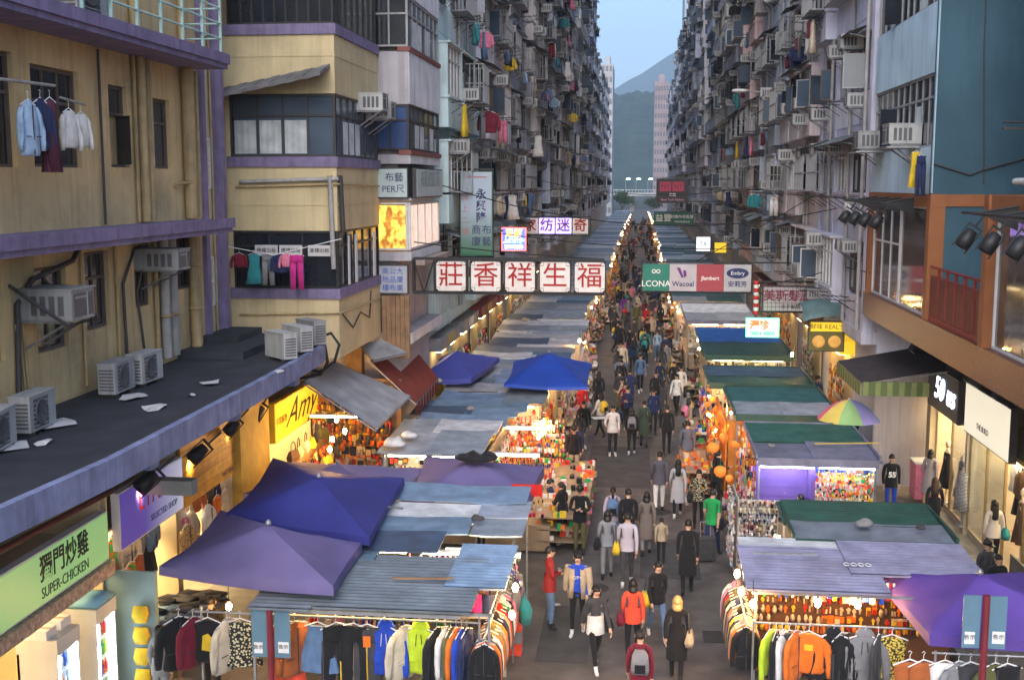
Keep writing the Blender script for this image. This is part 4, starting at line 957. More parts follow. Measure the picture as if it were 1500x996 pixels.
# ---- the rest of the shaded row
sl = 'blue grey', 'pale grey', 'slate', 'navy', 'silver', 'steel blue', 'ash'
L3 = stall('toy_stall', 'toy stall under the largest pale flat roof sheets with a red glowing lamp', -6.3, -3.75, 27.5, 33.6,
  [(.34, [(0, .5, 'blue grey', True), (.5, 1, 'blue grey', True)]), (.2, [(0, .4, 'blue grey', True), (.4, 1.0, 'pale grey', True)]), (.16, [(.1, 1.06, 'steel blue', True)]), (.14, [(0, .6, 'navy', True), (.6, 1.1, 'steel blue', True)]), (.16, [(.05, 1.2, 'steel blue', True)])], -1, 'toy', 3, 2.5, 'w', bulbs=0)
a = MB(); a.box(1.3, 2.9, -3.0, 3.0, .05, .7); a.box(1.3, 1.34, -3, 3, .7, 2.4); a.build('toy_counter', counter_m, L3)
for sd_, y, z, h in ((41, -2.0, .75, 1.5), (42, 0, .75, 1.6), (43, 2.0, .75, 1.5)):
    wares(L3, sd_, 2.0, h, .12, 170, 'hang', 'toy', (1.5, y, z), math.pi / 2); wares(L3, sd_ + 10, 2.0, .9, 1.2, 90, 'pile', 'toy', (2.6, y, .3), math.pi / 2)
wares(L3, 61, 1.5, 1.4, .15, 130, 'hang', 'toy', (2.1, -2.98, .9)); wares(L3, 62, 1.4, 1.3, .15, 130, 'hang', 'bright', (2.2, -.2, 1.0)); wares(L3, 63, 1.3, 1.3, .15, 130, 'hang', 'toy', (2.3, 2.4, 1.0))
for y in (-2.6, .6): ob('strip_light', TUBE['w'], L3, (2.0, y, 2.35))
for x, y, z in ((2.4, -1.6, 2.1), (2.3, .6, 2.1), (2.5, 2.2, 2.1)): ob('lamp', SBW, L3, (x, y, z))
rl_ = thing('lantern', 'round red paper lantern glowing beside the toy shelves', 'lantern', Pz(790, 628, 1.75)); a = MB(); a.lathe([(.06, -.26), (.2, -.16), (.27, 0), (.2, .16), (.06, .26)], 12); a.build('lantern_shade', M('red_lantern', (.6, .05, .03), .6, 0, emit=(1, .25, .06), es=9), rl_)
a = MB(); a.lathe([(.07, .26), (.07, .3), (.02, .3)], 8); a.tube([(0, 0, .3), (0, 0, .55)], .008, 4); a.build('lantern_cap', black_metal, rl_)
ys = 34.2; i = 0; used = set(); rdL = random.Random(5)
land = ['before the bright blue umbrella', 'under the bright blue umbrella', 'just past the bright blue umbrella', 'short of the red character boxes', 'below the red character boxes', 'beyond the red character boxes']
while ys < 285:
    d = 3.5 + rdL.random() * .9
    cs = [rdL.choice(sl) for _ in range(4)]
    key = lambda c: tuple(c[:2] if i < 34 else c[:3])
    while key(cs) in used: cs = [rdL.choice(sl) for _ in range(4)]
    used.add(key(cs)); s = rdL.uniform(.35, .65)
    if ys < 90: rows = [(.36, [(0, s, cs[0], True), (s, 1, cs[1], rdL.random() < .6)]), (.3, [(.0, 1.0, cs[2], True)]), (.34, [(0, 1 - s, cs[1], True), (1 - s, 1, cs[3], True)])]
    else: rows = [(.35, [(0, 1, cs[0], True)]), (.35, [(0, 1, cs[1], True)]), (.3, [(0, 1, cs[2], True)])]
    lb = ('far stall of the shaded row roofed in %s, %s and %s sheets' % (cs[0], cs[1], cs[2]) if i >= 34 else 'stall of the shaded row roofed in %s and %s sheets' % (cs[0], cs[1]) if i >= len(land) else 'shaded stall roofed in %s and %s sheets %s' % (cs[0], cs[1], land[i]))
    stall('market_stall', lb, -6.2 + rdL.uniform(-.2, .2), -2.75 + rdL.uniform(-.15, .25), ys, ys + d - .35, rows, -1, rdL.choice(['bright', 'pale', 'dark', 'warm']), i + 10, 2.5, 'wwyc'[i % 4], 2 if ys < 80 else 1, bulbs=3 if ys < 80 else 2)
    ys += d + .35; i += 1

# ---- the brighter row
def rstall(label, x0, x1, y0, y1, rows, pal, seed, lights='w', **k): return stall('market_stall', label, x0, x1, y0, y1, rows, 1, pal, seed, k.pop('z', 2.5), lights, **k)
R1 = thing('clothes_stall', 'clothes stall beside the violet umbrella with pale corrugated roof and bare bulbs at its corner', 'market stall', (3.8, 20, 0), 0, 'market stalls lining the lane')
frame(R1, -1.9, 1.9, -1.4, 1.4, 2.42, 2.5)
for x0, x1, y0, y1, z0, z1, c, fl in [(1.8, 4.1, 18.55, 20.6, 2.46, 2.54, 'violet grey', False), (3.6, 5.8, 19.3, 21.0, 2.52, 2.58, 'violet grey', False), (1.85, 3.8, 20.55, 21.1, 2.52, 2.54, 'pale grey', False)]: sheet(R1, x0, x1, y0, y1, z0, z1, RM[c], fl)
a = MB(); a.box(-1.8, 1.8, .6, .65, .2, 2.35); a.build('display_board', M('orange_board', (.12, .06, .035), .7, .2, 3), R1)
a = MB(); a.tube([(-1.9, -1.7, 1.99), (1.9, -1.7, 1.99)], .018, 6); a.tube([(-2.0, -1.6, 1.93), (-2.0, 1.2, 1.93)], .018, 6); a.tube([(.6, -2.9, 2.09), (4.0, -2.9, 2.09)], .018, 6)
for x in (-1.9, 1.9): a.tube([(x, -1.7, 0), (x, -1.7, 2.03)], .02, 6)
for x in (.65, 3.95): a.tube([(x, -2.9, 0), (x, -2.9, 2.12)], .02, 6)
a.build('hanging_rail', steel, R1)
wares(R1, 33, 3.4, 1.2, .15, 220, 'hang', 'warm', (0, .55, 1.0)); wares(R1, 34, 3.4, .4, .3, 60, 'hang', 'bright', (0, -.5, 2.0))
for x in (-1.2, -.35): ob('strip_light', TUBE['y'], R1, (x, -.9, 2.32))
def panel_stall(label, x0, x1, y0, y1, c1, c2, pal, seed, lights='w', z=2.5, split=.45, fascia='violet grey', **k):
    t = rstall(label, x0, x1, y0, y1, [(split, [(0, .5, c2, True), (.5, 1, c2, True)]), (1 - split, [(0, 1, c1, False)])], pal, seed, lights, z=z, **k)
    w, d = x1 - x0, y1 - y0
    a = MB()
    for x in (-w / 2 - .05, w / 2 + .01): a.box(x, x + .05, -d / 2 - .2, d / 2 + .05, z + .03, z + .14)
    a.box(-w / 2, w / 2, -d / 2 - .24, -d / 2 - .2, z - .14, z + .06); a.box(-w / 2, w / 2, d / 2 + .05, d / 2 + .09, z + .03, z + .17)
    a.build('roof_rim', RM[fascia], t); return t
R2 = panel_stall('stall with dark green corrugated roof and slate front panels behind the near clothes stall', 2.9, 5.75, 21.3, 23.3, 'green', 'slate', 'bright', 71, 'w', fascia='green', bulbs=1)
R3 = panel_stall('purple walled accessory stall under a green edged roof with two bright tubes', 2.85, 5.65, 27.7, 31.2, 'green', 'violet grey', 'bright', 72, 'c', fascia='violet grey', bulbs=0)
pur = M('purple_panel', (.11, .065, .28), .6, .15, 3)
a = MB(); a.box(-1.35, -.1, -1.12, -1.08, .1, 2.35); a.box(-.12, -.02, -1.75, -1.1, .1, 2.35)
for k in range(9): a.box(-1.33, -.14, -1.128, -1.121, .3 + k * .22, .315 + k * .22)
a.build('purple_wall', pur, R3)
wares(R3, 35, 1.4, 1.7, .2, 330, 'hang', 'warm', (.68, -1.68, .5)); wares(R3, 36, 1.3, 1.6, .2, 240, 'hang', 'toy', (.72, -1.72, .55))
for x in (-.7, .7): ob('strip_light', TUBE['c'], R3, (x, -1.85, 2.33), sc=(1.05, 1.2, 1.2))
R4 = panel_stall('lantern stall glowing orange under a teal and pale blue roof', 2.75, 5.6, 33.0, 37.0, 'teal', 'blue grey', 'warm', 73, 'y', bulbs=3, fascia='green')
R5 = panel_stall('narrow stall with navy roof and yellow green lit underside', 2.3, 5.6, 38.2, 41.0, 'navy', 'green', 'bright', 74, 'w', fascia='green', bulbs=2)
R6 = panel_stall('stall with bright blue roof sheets below the green number sign', 2.5, 5.8, 44.5, 52.0, 'bright blue', 'green', 'dark', 75, 'w', bulbs=3, fascia='green')
R7 = panel_stall('white roofed stall shining below the hanging brand banners', 2.2, 5.6, 56, 63, 'silver', 'pale grey', 'pale', 76, 'w', bulbs=4)
# lanterns and orange wares on the lane side of the lantern stall
wares(R4, 37, 3.4, 1.7, .3, 300, 'hang', 'warm', (-1.75, -.4, .5), -math.pi / 2); wares(R4, 38, 3.4, .9, .8, 120, 'pile', 'warm', (-2.1, -.4, .2), -math.pi / 2); wares(R4, 39, 2.8, 1.9, .15, 300, 'hang', 'warm', (0, -2.1, .4))
org = M('orange_backing', (.55, .2, .03), .7, .2, 3)
a = MB(); a.box(-1.7, -1.66, -2.2, 1.9, .1, 2.3); a.box(-1.6, 1.4, -1.9, -1.86, .1, 2.3); a.build('orange_backing', org, R4)
for k, (x, y, z) in enumerate(((-1.95, -1.9, 2.0), (-2.0, -.9, 1.7), (-2.05, .2, 2.05), (-1.95, 1.2, 1.8), (-.9, -2.4, 1.9), (.3, -2.35, 2.1))): ob('lamp', SBW, R4, (x, y, z), mats=[bulb_o])
lant = MB(); lant.lathe([(.03, -.2), (.13, -.15), (.19, -.05), (.2, 0.02), (.17, .1), (.09, .16), (.03, .17)], 12); LAN = lant.mesh('lantern_body', M('orange_paper', (.7, .2, .03), .7, .1, 3, emit=(1, .25, .03), es=.22))
cap = MB(); cap.lathe([(.04, .165), (.05, .19), (.015, .2)], 8); cap.tube([(0, 0, .2), (0, 0, .42)], .006, 4); CAP = cap.mesh('lantern_hook', CM_['green'])
LWORD = ['topmost near the aisle corner', 'hanging over the front of the orange display', 'low down among the orange wares', 'half hidden behind bagged wares', 'beside the paler tall board', 'at shoulder height by the lane', 'next to the stall post', 'just below the roof rim', 'at the far end by the navy roofed stall', 'squeezed above the counter']
for k, (px, py) in enumerate([(1040, 570), (1043, 585), (1052, 600), (1036, 592), (1060, 640), (1045, 655), (1075, 650), (1085, 665), (1055, 690), (1068, 700)]):
    p = PX(px, py, 1.75 + .05 * (k % 3) + (.0 if k < 4 else .35)); p.y = 36 if k < 4 else p.y; p = PY(px, py, [39.5, 38.8, 37.5, 38, 33, 32, 31.8, 31, 29.8, 29.4][k])
    t = thing('pumpkin_lantern', 'round orange lantern ' + LWORD[k], 'lantern', p, 0, 'orange lanterns of the lantern stall'); ob('lantern_body', LAN, t, sc=(.5 + .16 * (k % 3),) * 3); ob('lantern_hook', CAP, t, (0, 0, 0), sc=(.5 + .16 * (k % 3),) * 3)
# key-ring board in the gap
kb = thing('keyring_board', 'tall white grid hung with hundreds of little key rings', 'display board', (2.72, 25.9, 0))
a = MB(); a.box(-.45, .45, 0, .03, .05, 1.95); a.box(-.45, -.42, .03, 1.6, .05, 1.9); a.build('grid_panel', M('grid_panel', (.4, .38, .36), .6, .3, 8), kb)
wares(kb, 45, .86, 1.75, .12, 330, 'hang', 'pale', (0, -.02, .3)); wares(kb, 46, .86, 1.6, .1, 120, 'hang', 'dark', (0, -.06, .35)); wares(kb, 47, 1.5, 1.7, .1, 260, 'hang', 'pale', (-.47, .8, .3), -math.pi / 2)
ys = 66.; i = 0; usedr = set(); rc = ['silver', 'pale grey', 'green', 'navy', 'steel blue', 'slate', 'teal', 'ash']
while ys < 285:
    d = 3.6 + rdL.random() * 1.1; cs = [rdL.choice(rc) for _ in range(3)]
    key = lambda c: tuple(c[:2] if i < 34 else c[:3])
    while key(cs) in usedr: cs = [rdL.choice(rc) for _ in range(3)]
    usedr.add(key(cs)); s = rdL.uniform(.35, .65)
    rstall('stall of the brighter row roofed in %s over %s sheets' % (cs[0], cs[1]) if i < 34 else 'far stall of the brighter row in %s, %s and %s sheets' % tuple(cs), 2.2 + rdL.uniform(-.3, .2), 5.7, ys, ys + d - .35, [(.5, [(0, s, cs[0], True), (s, 1, cs[1], True)]), (.5, [(0, 1, cs[2], True)])], rdL.choice(['bright', 'pale', 'warm', 'dark']), i + 90, 'wywc'[i % 4], detail=1, bulbs=3)
    ys += d + .4; i += 1
# hanging bulbs one can pick out
for px, py, Y, lb in [(755, 855, 18.2, 'bare bulb nearest the roof edge on the lane side of the near clothes stall'), (750, 895, 17.6, 'lower bare bulb below the roof edge above the red bin'), (335, 883, 18.6, 'bare bulb under the faded purple umbrella corner'), (1080, 835, 19.6, 'uppermost of the three bulbs at the corner of the pale corrugated roof'), (1086, 861, 19.2, 'middle of the three bulbs at the corner of the pale corrugated roof'), (1103, 879, 18.5, 'lowest of the three bulbs at the corner of the pale corrugated roof'), (1198, 878, 19.2, 'bare bulb above the orange sweatshirt'), (1257, 880, 19.2, 'bare bulb above the grey hoodie'), (1160, 517, 42.5, 'warm bulb right of the blue roofed stall'), (849, 497, 46, 'bright bulb at the lane edge past the bright blue umbrella')]:
    bulb(PY(px, py, Y), lb)

# ------------------------------------------------------------------ shops at street level
shop_floor = M('shop_floor', (.35, .28, .2), .4, .15, 3); warm_wall = M('warm_shop_wall', (.62, .5, .3), .7, .1, 2); white_wall = M('white_shop_wall', (.55, .46, .33), .6, .1, 2)
panel_w = M('ceiling_panel_warm', (.9, .9, .9), .4, 0, emit=(1, .74, .36), es=14.); panel_n = M('ceiling_panel_neutral', (.9, .9, .9), .4, 0, emit=(1, .8, .47), es=17.)
def shop(label, xf, xb, y0, y1, zt, wm, pm, fz=.02, nl=3, glass=None, first=None):
    t = thing('shop', label, 'shop', (xf, (y0 + y1) / 2, 0)); w = (y1 - y0) / 2; d = xb - xf; s = 1 if d > 0 else -1
    def bx(x0, x1, *r): return (min(x0 * s, x1 * s), max(x0 * s, x1 * s), *r)
    D = abs(d)
    a = MB(); a.box(*bx(0, D, -w, w, fz - .03, fz)); a.build('shop_floor', shop_floor, t)
    a = MB(); a.box(*bx(D, D + .06, -w, w, fz, zt)); a.build('back_wall', wm, t)
    for q in (-1, 1): a = MB(); a.box(*bx(0, D, min(q * w, q * (w - .05)), max(q * w, q * (w - .05)), fz, zt)); a.build('side_wall', wm, t)
    a = MB(); a.box(*bx(.0, D, -w + .051, w - .051, 2.95, 3.0)); a.build('ceiling', white_wall, t)
    for i in range(nl):
        y = -w + (i + .5) * 2 * w / nl
        for x in (.5, D * .6): a = MB(); a.box(*bx(x, x + .9, y - .22, y + .22, 2.91, 2.945)); a.build('ceiling_light', pm, t)
    return t
shop('snack shop behind the green sign with two lit drink fridges', -9.2, -12, 13, 18.55, 5.1, warm_wall, panel_w)
shop('jeans shop behind the violet sign with folded denim on a table', -9.2, -12, 18.75, 21.8, 5.1, warm_wall, panel_n)
shop('bright clothes shop behind the orange plank sign', -9.2, -12, 21.95, 25.0, 5.1, white_wall, panel_n)
shop('crowded handbag shop behind the yellow sign under the steel awning', -9.2, -12, 27.2, 31.4, 4.8, warm_wall, panel_w)
a = MB(); a.box(-9.3, -9.0, 25.05, 27.1, 0, 5.1); tag(a.build('shop_pillar', M('yellow_pillar', (.5, .34, .06), .7, .2), None), 'yellow painted pillar between the plank sign shop and the handbag shop', 'pillar')
# signs of the shaded side
lit_green = M('lit_green_sign', (.3, .5, .22), .4, .05, 2, emit=(.4, .8, .3), es=.16)
t = board('shop_sign', 'long light green fried chicken sign with black brush characters', 'sign', (-9.1, 16.3, 2.6), 4.3, .86, .16, 'E', lit_green, paper_white)
text('獨門炒雞', t, (.62, -.088, .55), CAMFACE, .44, black_ink, weight=.006, sx=.9); text('SUPER-CHICKEN', t, (.62, -.088, .19), CAMFACE, .24, black_ink, sx=.86)
lyna = M('violet_sign', (.16, .13, .5), .4, .1, .8, emit=(.3, .26, .9), es=.22)
_n = lyna.node_tree; _p = _n.nodes['Principled BSDF']; _t = _n.nodes.new('ShaderNodeTexCoord'); _s = _n.nodes.new('ShaderNodeSeparateXYZ'); _r = _n.nodes.new('ShaderNodeValToRGB')
_r.color_ramp.elements[0].position = .35; _r.color_ramp.elements[0].color = (.1, .07, .36, 1); _r.color_ramp.elements[1].color = (.5, .55, .72, 1); _n.links.new(_t.outputs['Generated'], _s.inputs[0]); _n.links.new(_s.outputs[0], _r.inputs[0]); _n.links.new(_r.outputs[0], _p.inputs['Base Color']); _n.links.new(_r.outputs[0], _p.inputs['Emission Color'])
t = board('shop_sign', 'violet shop sign with red serif name beside the chicken sign', 'sign', (-9.1, 20.33, 2.58), 2.84, 1.05, .16, 'E', lyna, paper_white)
text('LYNA', t, (0, -.088, .68), CAMFACE, .52, red_ink); text('SELECTED SHOP', t, (.45, -.088, .24), CAMFACE, .17, navy_ink)
t = thing('plank_sign', 'orange timber plank sign with small dark lettering', 'sign', (-9.15, 23.45, 2.5))
plank = M('orange_plank', (.62, .3, .04), .5, .25, 5, rnd=.14, emit=None); pk = MB(); pk.box(0, .035, -1.57, 1.57, 0, .108); pkm = pk.mesh('plank', plank)
for i in range(11): ob('plank', pkm, t, (.004 * (i % 2), 0, i * .115))
a = MB(); a.box(-.05, -.002, -1.57, 1.57, -.02, 1.28); a.build('sign_back', wood, t)
text('NATURAL', t, (.045, 1.05, .14), EAST, .16, frame_brown)
ysign = M('lit_yellow_sign', (.75, .48, .02), .4, .05, 2, emit=(1, .6, .03), es=.3)
t = board('shop_sign', 'glowing yellow sign with a loose black handwritten name', 'sign', (-9.0, 29.6, 2.62), 4.5, 1.0, .16, 'E', ysign, M('yellow_case', (.6, .4, .02), .5, .05))
text('Amy', t, (-.1, -.09, .52), CAMFACE, .95, black_ink, sx=1.5, shear=.6); text('手袋飾物', t, (-1.75, -.09, .5), CAMFACE, .22, M('brown_ink', (.2, .08, .01), .5, 0))
t = board('shop_sign', 'small yellow sign hanging at the far end of the handbag shop', 'sign', (-8.3, 31.8, 2.75), 1.4, .6, .12, 'E', ysign, frame_dark)
# beam sign and spotlights under the flat roof
a = MB(); a.box(-9.2, -8.1, 19.9, 20.2, 3.35, 3.62); tag(a.build('beam_box', M('grey_box', (.33, .34, .3), .6, .15), None), 'grey hollow box beam jutting out over the violet sign', 'beam')
def spot_mesh(L=.42):
    a = MB(); a.lathe([(.05, -.02), (.12, 0), (.15, L * .5), (.16, L), (.13, L), (.12, L - .05)], 12); a.box(-.17, -.15, -.03, .03, .1, .5); a.box(.15, .17, -.03, .03, .1, .5); a.box(-.17, .17, -.03, .03, -.12, -.08)
    a.box(-.02, .02, -.02, .02, -.5, -.1); a.box(-.17, -.15, -.03, .03, -.1, .12); a.box(.15, .17, -.03, .03, -.1, .12)
    return a.mesh('lamp_body', black_metal)
SPOT = spot_mesh()
for px, py, Y, lb, sc, tilt in [(227, 694, 19.6, 'black spotlight above the grey box beam', .95, .9), (300, 655, 22.2, 'black spotlight in front of the plank sign', .9, .9), (347, 618, 24.4, 'black spotlight next to the flat roof corner by the plank sign', .8, .8), (383, 596, 26.6, 'small black spotlight above the yellow sign', .9, .6)]:
    t = thing('spotlight', lb, 'spotlight', PY(px, py, Y), 0, 'spotlights under the flat roof'); ob('lamp_body', SPOT, t, rot=(math.pi - .5, tilt, .3), sc=(sc,) * 3)
    ld = bpy.data.lights.new('flood_light', 'SPOT'); ld.energy = 45; ld.color = (1, .72, .38); ld.spot_size = R(100); ld.spot_blend = .8; ld.shadow_soft_size = .1
    lo = bpy.data.objects.new('flood_light', ld); COL.objects.link(lo); lo.parent = t; lo.location = (-.3, .1, -.35); lo.rotation_euler = (Vector((-1.0, .2, -.55))).to_track_quat('-Z', 'Y').to_euler()
# fridges
fr_w = M('fridge_white', (.62, .6, .55), .4, .08, 3); fr_l = M('fridge_light', (.9, .9, .9), .3, 0, emit=(.9, .97, 1), es=8.)
for y, lb in ((16.55, 'white drink fridge nearer the picture edge with boxes on top'), (17.85, 'white drink fridge beside the teal panel with a blue cushion on top')):
    t = thing('drink_fridge', lb, 'fridge', (-8.85, y, .02), 0, 'drink fridges of the snack shop')
    a = MB(); a.box(-.65, -.61, -.36, .36, .1, 2.0); a.box(-.65, 0, -.36, -.32, .1, 2.0); a.box(-.65, 0, .32, .36, .1, 2.0); a.box(-.66, .02, -.365, .365, 1.78, 2.02); a.box(-.66, .02, -.365, .365, 0, .3); a.build('cabinet', fr_w, t)
    a = MB(); a.box(-.05, .01, -.3, -.26, .35, 1.75); a.box(-.05, .01, .26, .3, .35, 1.75); a.build('light_tube', fr_l, t)
    a = MB()
    for z in (.35, .7, 1.05, 1.4): a.box(-.6, -.06, -.31, .31, z, z + .02)
    a.build('shelf', fr_w, t)
    bt = MB(); bt.lathe([(.035, 0), (.035, .15), (.014, .2), (.014, .24)], 7); BOT = bt.mesh('bottle', CM_['red'])
    for z in (.37, .72, 1.07, 1.42):
        for q in range(6): ob('bottle', BOT, t, (-.15, -.22 + q * .088, z), mats=[CM_[random.choice(['red', 'green', 'white', 'royal blue', 'orange', 'lime', 'white', 'pale blue'])]])
    a = MB(); a.box(-.6, -.598, -.31, .31, .3, 1.78); a.build('back_glow', M('fridge_back', (.8, .85, .9), .5, 0, emit=(.85, .95, 1), es=1.6), t)
    a = MB(); a.box(.012, .02, -.32, .32, .3, 1.78); a.build('glass_door', glass_shop, t)
a = MB(); a.loft([[(-.3, -.3, 0), (.3, -.3, 0), (.3, .3, 0), (-.3, .3, 0)], [(-.34, -.34, .06), (.34, -.34, .06), (.34, .34, .06), (-.34, .34, .06)], [(-.2, -.2, .15), (.2, -.2, .15), (.2, .2, .15), (-.2, .2, .15)]]); tag(a.build('cushion', M('blue_cushion', (.2, .42, .55), .8, .15), None, (-9.15, 17.85, 2.045)), 'blue cushion lying on top of the drink fridge', 'cushion')
for i, (dx, dy, w) in enumerate(((-.3, -.1, .3), (-.25, .12, .22))):
    a = MB(); a.box(-w / 2, w / 2, -.16, .16, 0, .14); a.box(-w / 2 - .005, w / 2 + .005, -.03, .03, .138, .145, 1); tag(a.build('paper_box', [paper_white, board_w], None, (-8.85 + dx, 16.55 + dy * 2, 2.042)), ['pale carton on the nearer drink fridge towards the picture edge', 'smaller pale carton on the nearer drink fridge'][i], 'box')
a = MB(); a.box(-9.2, -8.3, 18.57, 18.63, 0, 2.35); a.box(-8.31, -8.27, 18.55, 18.65, 0, 2.36); tag(a.build('partition_panel', M('grey_teal_panel', (.2, .3, .32), .6, .12), None), 'upright grey teal partition panel between the snack and jeans shops', 'panel')
for k in range(4):
    a = MB(); a.loft([[(-.1, -.03, 0), (.1, -.03, 0), (.1, .03, 0), (-.1, .03, 0)], [(-.13, -.07, .14), (.13, -.07, .14), (.13, .07, .14), (-.13, .07, .14)], [(-.12, -.01, .3), (.12, -.01, .3), (.12, .01, .3), (-.12, .01, .3)]])
    tag(a.build('snack_bag', CM_['yellow'], None, (-8.5, 18.42, .35 + k * .38)), 'yellow snack bag hung beside the fridge, ' + ['lowest of four', 'second from the bottom of four', 'third from the bottom of four', 'topmost of four'][k], 'snack bag', 'snack bags by the fridge')
a = MB(); a.box(-9.19, -8.95, 13, 18.5, 2.35, 2.58); tag(a.build('sign_shelf', M('printed_strip', (.4, .3, .24), .6, .5, 12), None), 'printed strip running under the green chicken sign', 'sign board')
a = MB(); a.tube([(-8.95, 13, 3.9), (-8.95, 18.5, 3.8)], .05, 6); tag(a.build('lamp_bar', M('dark_red_bar', (.12, .03, .02), .6), None), 'dark red bar hung above the green chicken sign', 'bar')
# denim table
t = thing('display_table', 'low table in front of the jeans shop piled with denim', 'table', (-8.7, 20.4, .02)); a = MB(); a.box(-.6, .6, -1.2, 1.2, .5, .78); a.build('table_top', M('cardboard', (.42, .28, .14), .8, .2), t)
for x in (-.5, .5):
    for y in (-1.1, 1.1): a = MB(); a.box(x - .03, x + .03, y - .03, y + .03, 0, .5); a.build('leg', wood, t)
jm = MB(); jm.loft([[(-.19, -.14, 0), (.19, -.14, 0), (.2, .14, 0), (-.2, .14, 0)], [(-.2, -.15, .035), (.2, -.15, .03), (.2, .15, .04), (-.2, .15, .03)], [(-.18, -.13, .06), (.18, -.12, .055), (.19, .13, .06), (-.18, .13, .05)]]); JM = jm.mesh('folded_jeans', CM_['denim blue'])
jc = ['charcoal', 'denim blue', 'grey', 'navy', 'pale blue', 'black', 'denim blue', 'charcoal']; n = 0
for i in range(4):
    for j in range(7):
        for k in range(random.choice([1, 2, 3, 3])):
            c = jc[(i * 3 + j * 5 + k * 7) % 8]
            o = ob('folded_jeans', JM, None, (-9.1 + i * .27 + random.uniform(-.04, .04), 19.4 + j * .33 + random.uniform(-.05, .05), .8 + k * .062), random.uniform(-.5, .5), mats=[CM_[c]])
            tag(o, '%s folded jeans, %s row, %s, %s of the denim heap' % (c, ['inner', 'second', 'third', 'outer'][i], ['by the teal panel', 'second pile', 'third pile', 'middle pile', 'fifth pile', 'next to last pile', 'last pile'][j], ['bottom', 'middle', 'top'][k]), 'jeans', 'folded jeans on the denim table')
# awnings of the shaded side
def lean_awning(label, p0, p1, q1, q0, mat, n=18, valance=None):
    """corrugated sheet between the upper edge p0-p1 and the lower edge q0-q1"""
    p0, p1, q0, q1 = map(Vector, (p0, p1, q0, q1)); t = thing('shop_awning', label, 'awning', (p0 + p1 + q0 + q1) / 4); a = MB(); l = t.location; up = Vector((0, 0, 1))
    for i in range(n * 2):
        f0, f1 = i / (2 * n), (i + 1) / (2 * n); h0, h1 = (.012, -.012)[i % 2], (.012, -.012)[(i + 1) % 2]
        A, B = p0.lerp(p1, f0) + up * h0 - l, p0.lerp(p1, f1) + up * h1 - l; C_, D = q0.lerp(q1, f1) + up * h1 - l, q0.lerp(q1, f0) + up * h0 - l
        a.poly([A, D, C_, B]); a.poly([A - up * .012, B - up * .012, C_ - up * .012, D - up * .012])
    a.build('awning_sheet', mat, t); a = MB(); a.tube([q0 - l - up * .05, q1 - l - up * .05], .025, 5); a.tube([p0 - l - up * .05, q0 - l - up * .05], .02, 5); a.tube([p1 - l - up * .05, q1 - l - up * .05], .02, 5); a.build('awning_frame', steel, t)
    if valance:
        a = MB()
        for i in range(16):
            A, B = q0.lerp(q1, i / 16) - l, q0.lerp(q1, (i + 1) / 16) - l; h = Vector((0, 0, -valance)); s = Vector((.02 * (i % 2), 0, 0)); a.poly([A + s, A + s + h, B + s + h, B + s])
        a.build('valance', mat, t)
    return t
lean_awning('wide grey steel awning sloping down over the handbag shop', (-7.95, 26.6, 4.33), (-7.95, 29.6, 4.33), (-6.2, 30.7, 3.28), (-6.2, 26.5, 3.25), M('awning_steel', (.3, .31, .33), .6, .3, 2, blotch=.5, dirt=(.12, .12, .13)))
lean_awning('small grey sheet awning above the red one', tuple(PY(527, 504, 30.6)), tuple(PY(560, 498, 31.3)), tuple(PY(596, 516, 31.0)), tuple(PY(548, 527, 30.2)), M('awning_grey', (.22, .23, .25), .6, .3, 2, blotch=.5, dirt=(.4, .4, .42)))
lean_awning('dark red canvas awning with hanging valance', (-7.3, 30.65, 4.25), (-7.1, 34.8, 4.25), (-6.05, 34.2, 3.2), (-6.05, 30.7, 3.1), M('red_canvas', (.19, .035, .022), .8, .2, 2), valance=.4)
# handbags and trinkets of the handbag shop
bagm = MB(); bagm.loft([[(-.15, -.06, 0), (.15, -.06, 0), (.15, .06, 0), (-.15, .06, 0)], [(-.17, -.08, .1), (.17, -.08, .1), (.17, .08, .1), (-.17, .08, .1)], [(-.13, -.03, .25), (.13, -.03, .25), (.13, .03, .25), (-.13, .03, .25)]], smooth=False); bagm.tube([(-.09, 0, .24), (-.08, 0, .4), (0, 0, .46), (.08, 0, .4), (.09, 0, .24)], .012, 5, 1); BAG = bagm.mesh('handbag', [CM_['brown'], CM_['black']])
n = 0; bc = ['brown', 'rust', 'black', 'beige', 'orange', 'olive', 'cream', 'charcoal', 'maroon', 'yellow']
for i in range(7):
    for j in range(4):
        c = bc[(i * 3 + j * 7 + i * j) % 10]; o = ob('handbag', BAG, None, (-8.55 + .28 * (j % 2) + random.uniform(-.05, .05) + j * .12, 27.45 + i * .58 + random.uniform(-.1, .1), 2.15 - j * .5), math.pi / 2 + random.uniform(-.4, .4), (1.1, 1.1, 1.1), mats=[CM_[c]])
        tag(o, '%s handbag displayed at the handbag shop, %s tier, %s' % (c, ['top hanging', 'upper', 'lower', 'floor'][j], ['at the near end', 'second along', 'third along', 'in the middle', 'fifth along', 'sixth along', 'at the far end'][i]), 'handbag', 'handbags of the handbag shop')
wr = thing('trinket_rack', 'rack of warm lit trinkets under the steel awning', 'display rack', (-7.9, 28.9, .15)); a = MB(); a.box(-.6, .4, -1.6, 1.8, 0, .5); a.box(-.62, -.58, -1.6, 1.8, .5, 2.0); a.build('rack_body', wood, wr)
wares(wr, 51, 3.2, 1.3, .2, 260, 'hang', 'warm', (-.5, 0, .7), math.pi / 2); wares(wr, 52, 3.2, .5, .7, 140, 'pile', 'warm', (.3, 0, .5), math.pi / 2); wares(wr, 53, 1.6, 1.5, .2, 180, 'hang', 'dark', (-.4, -1.62, .5))
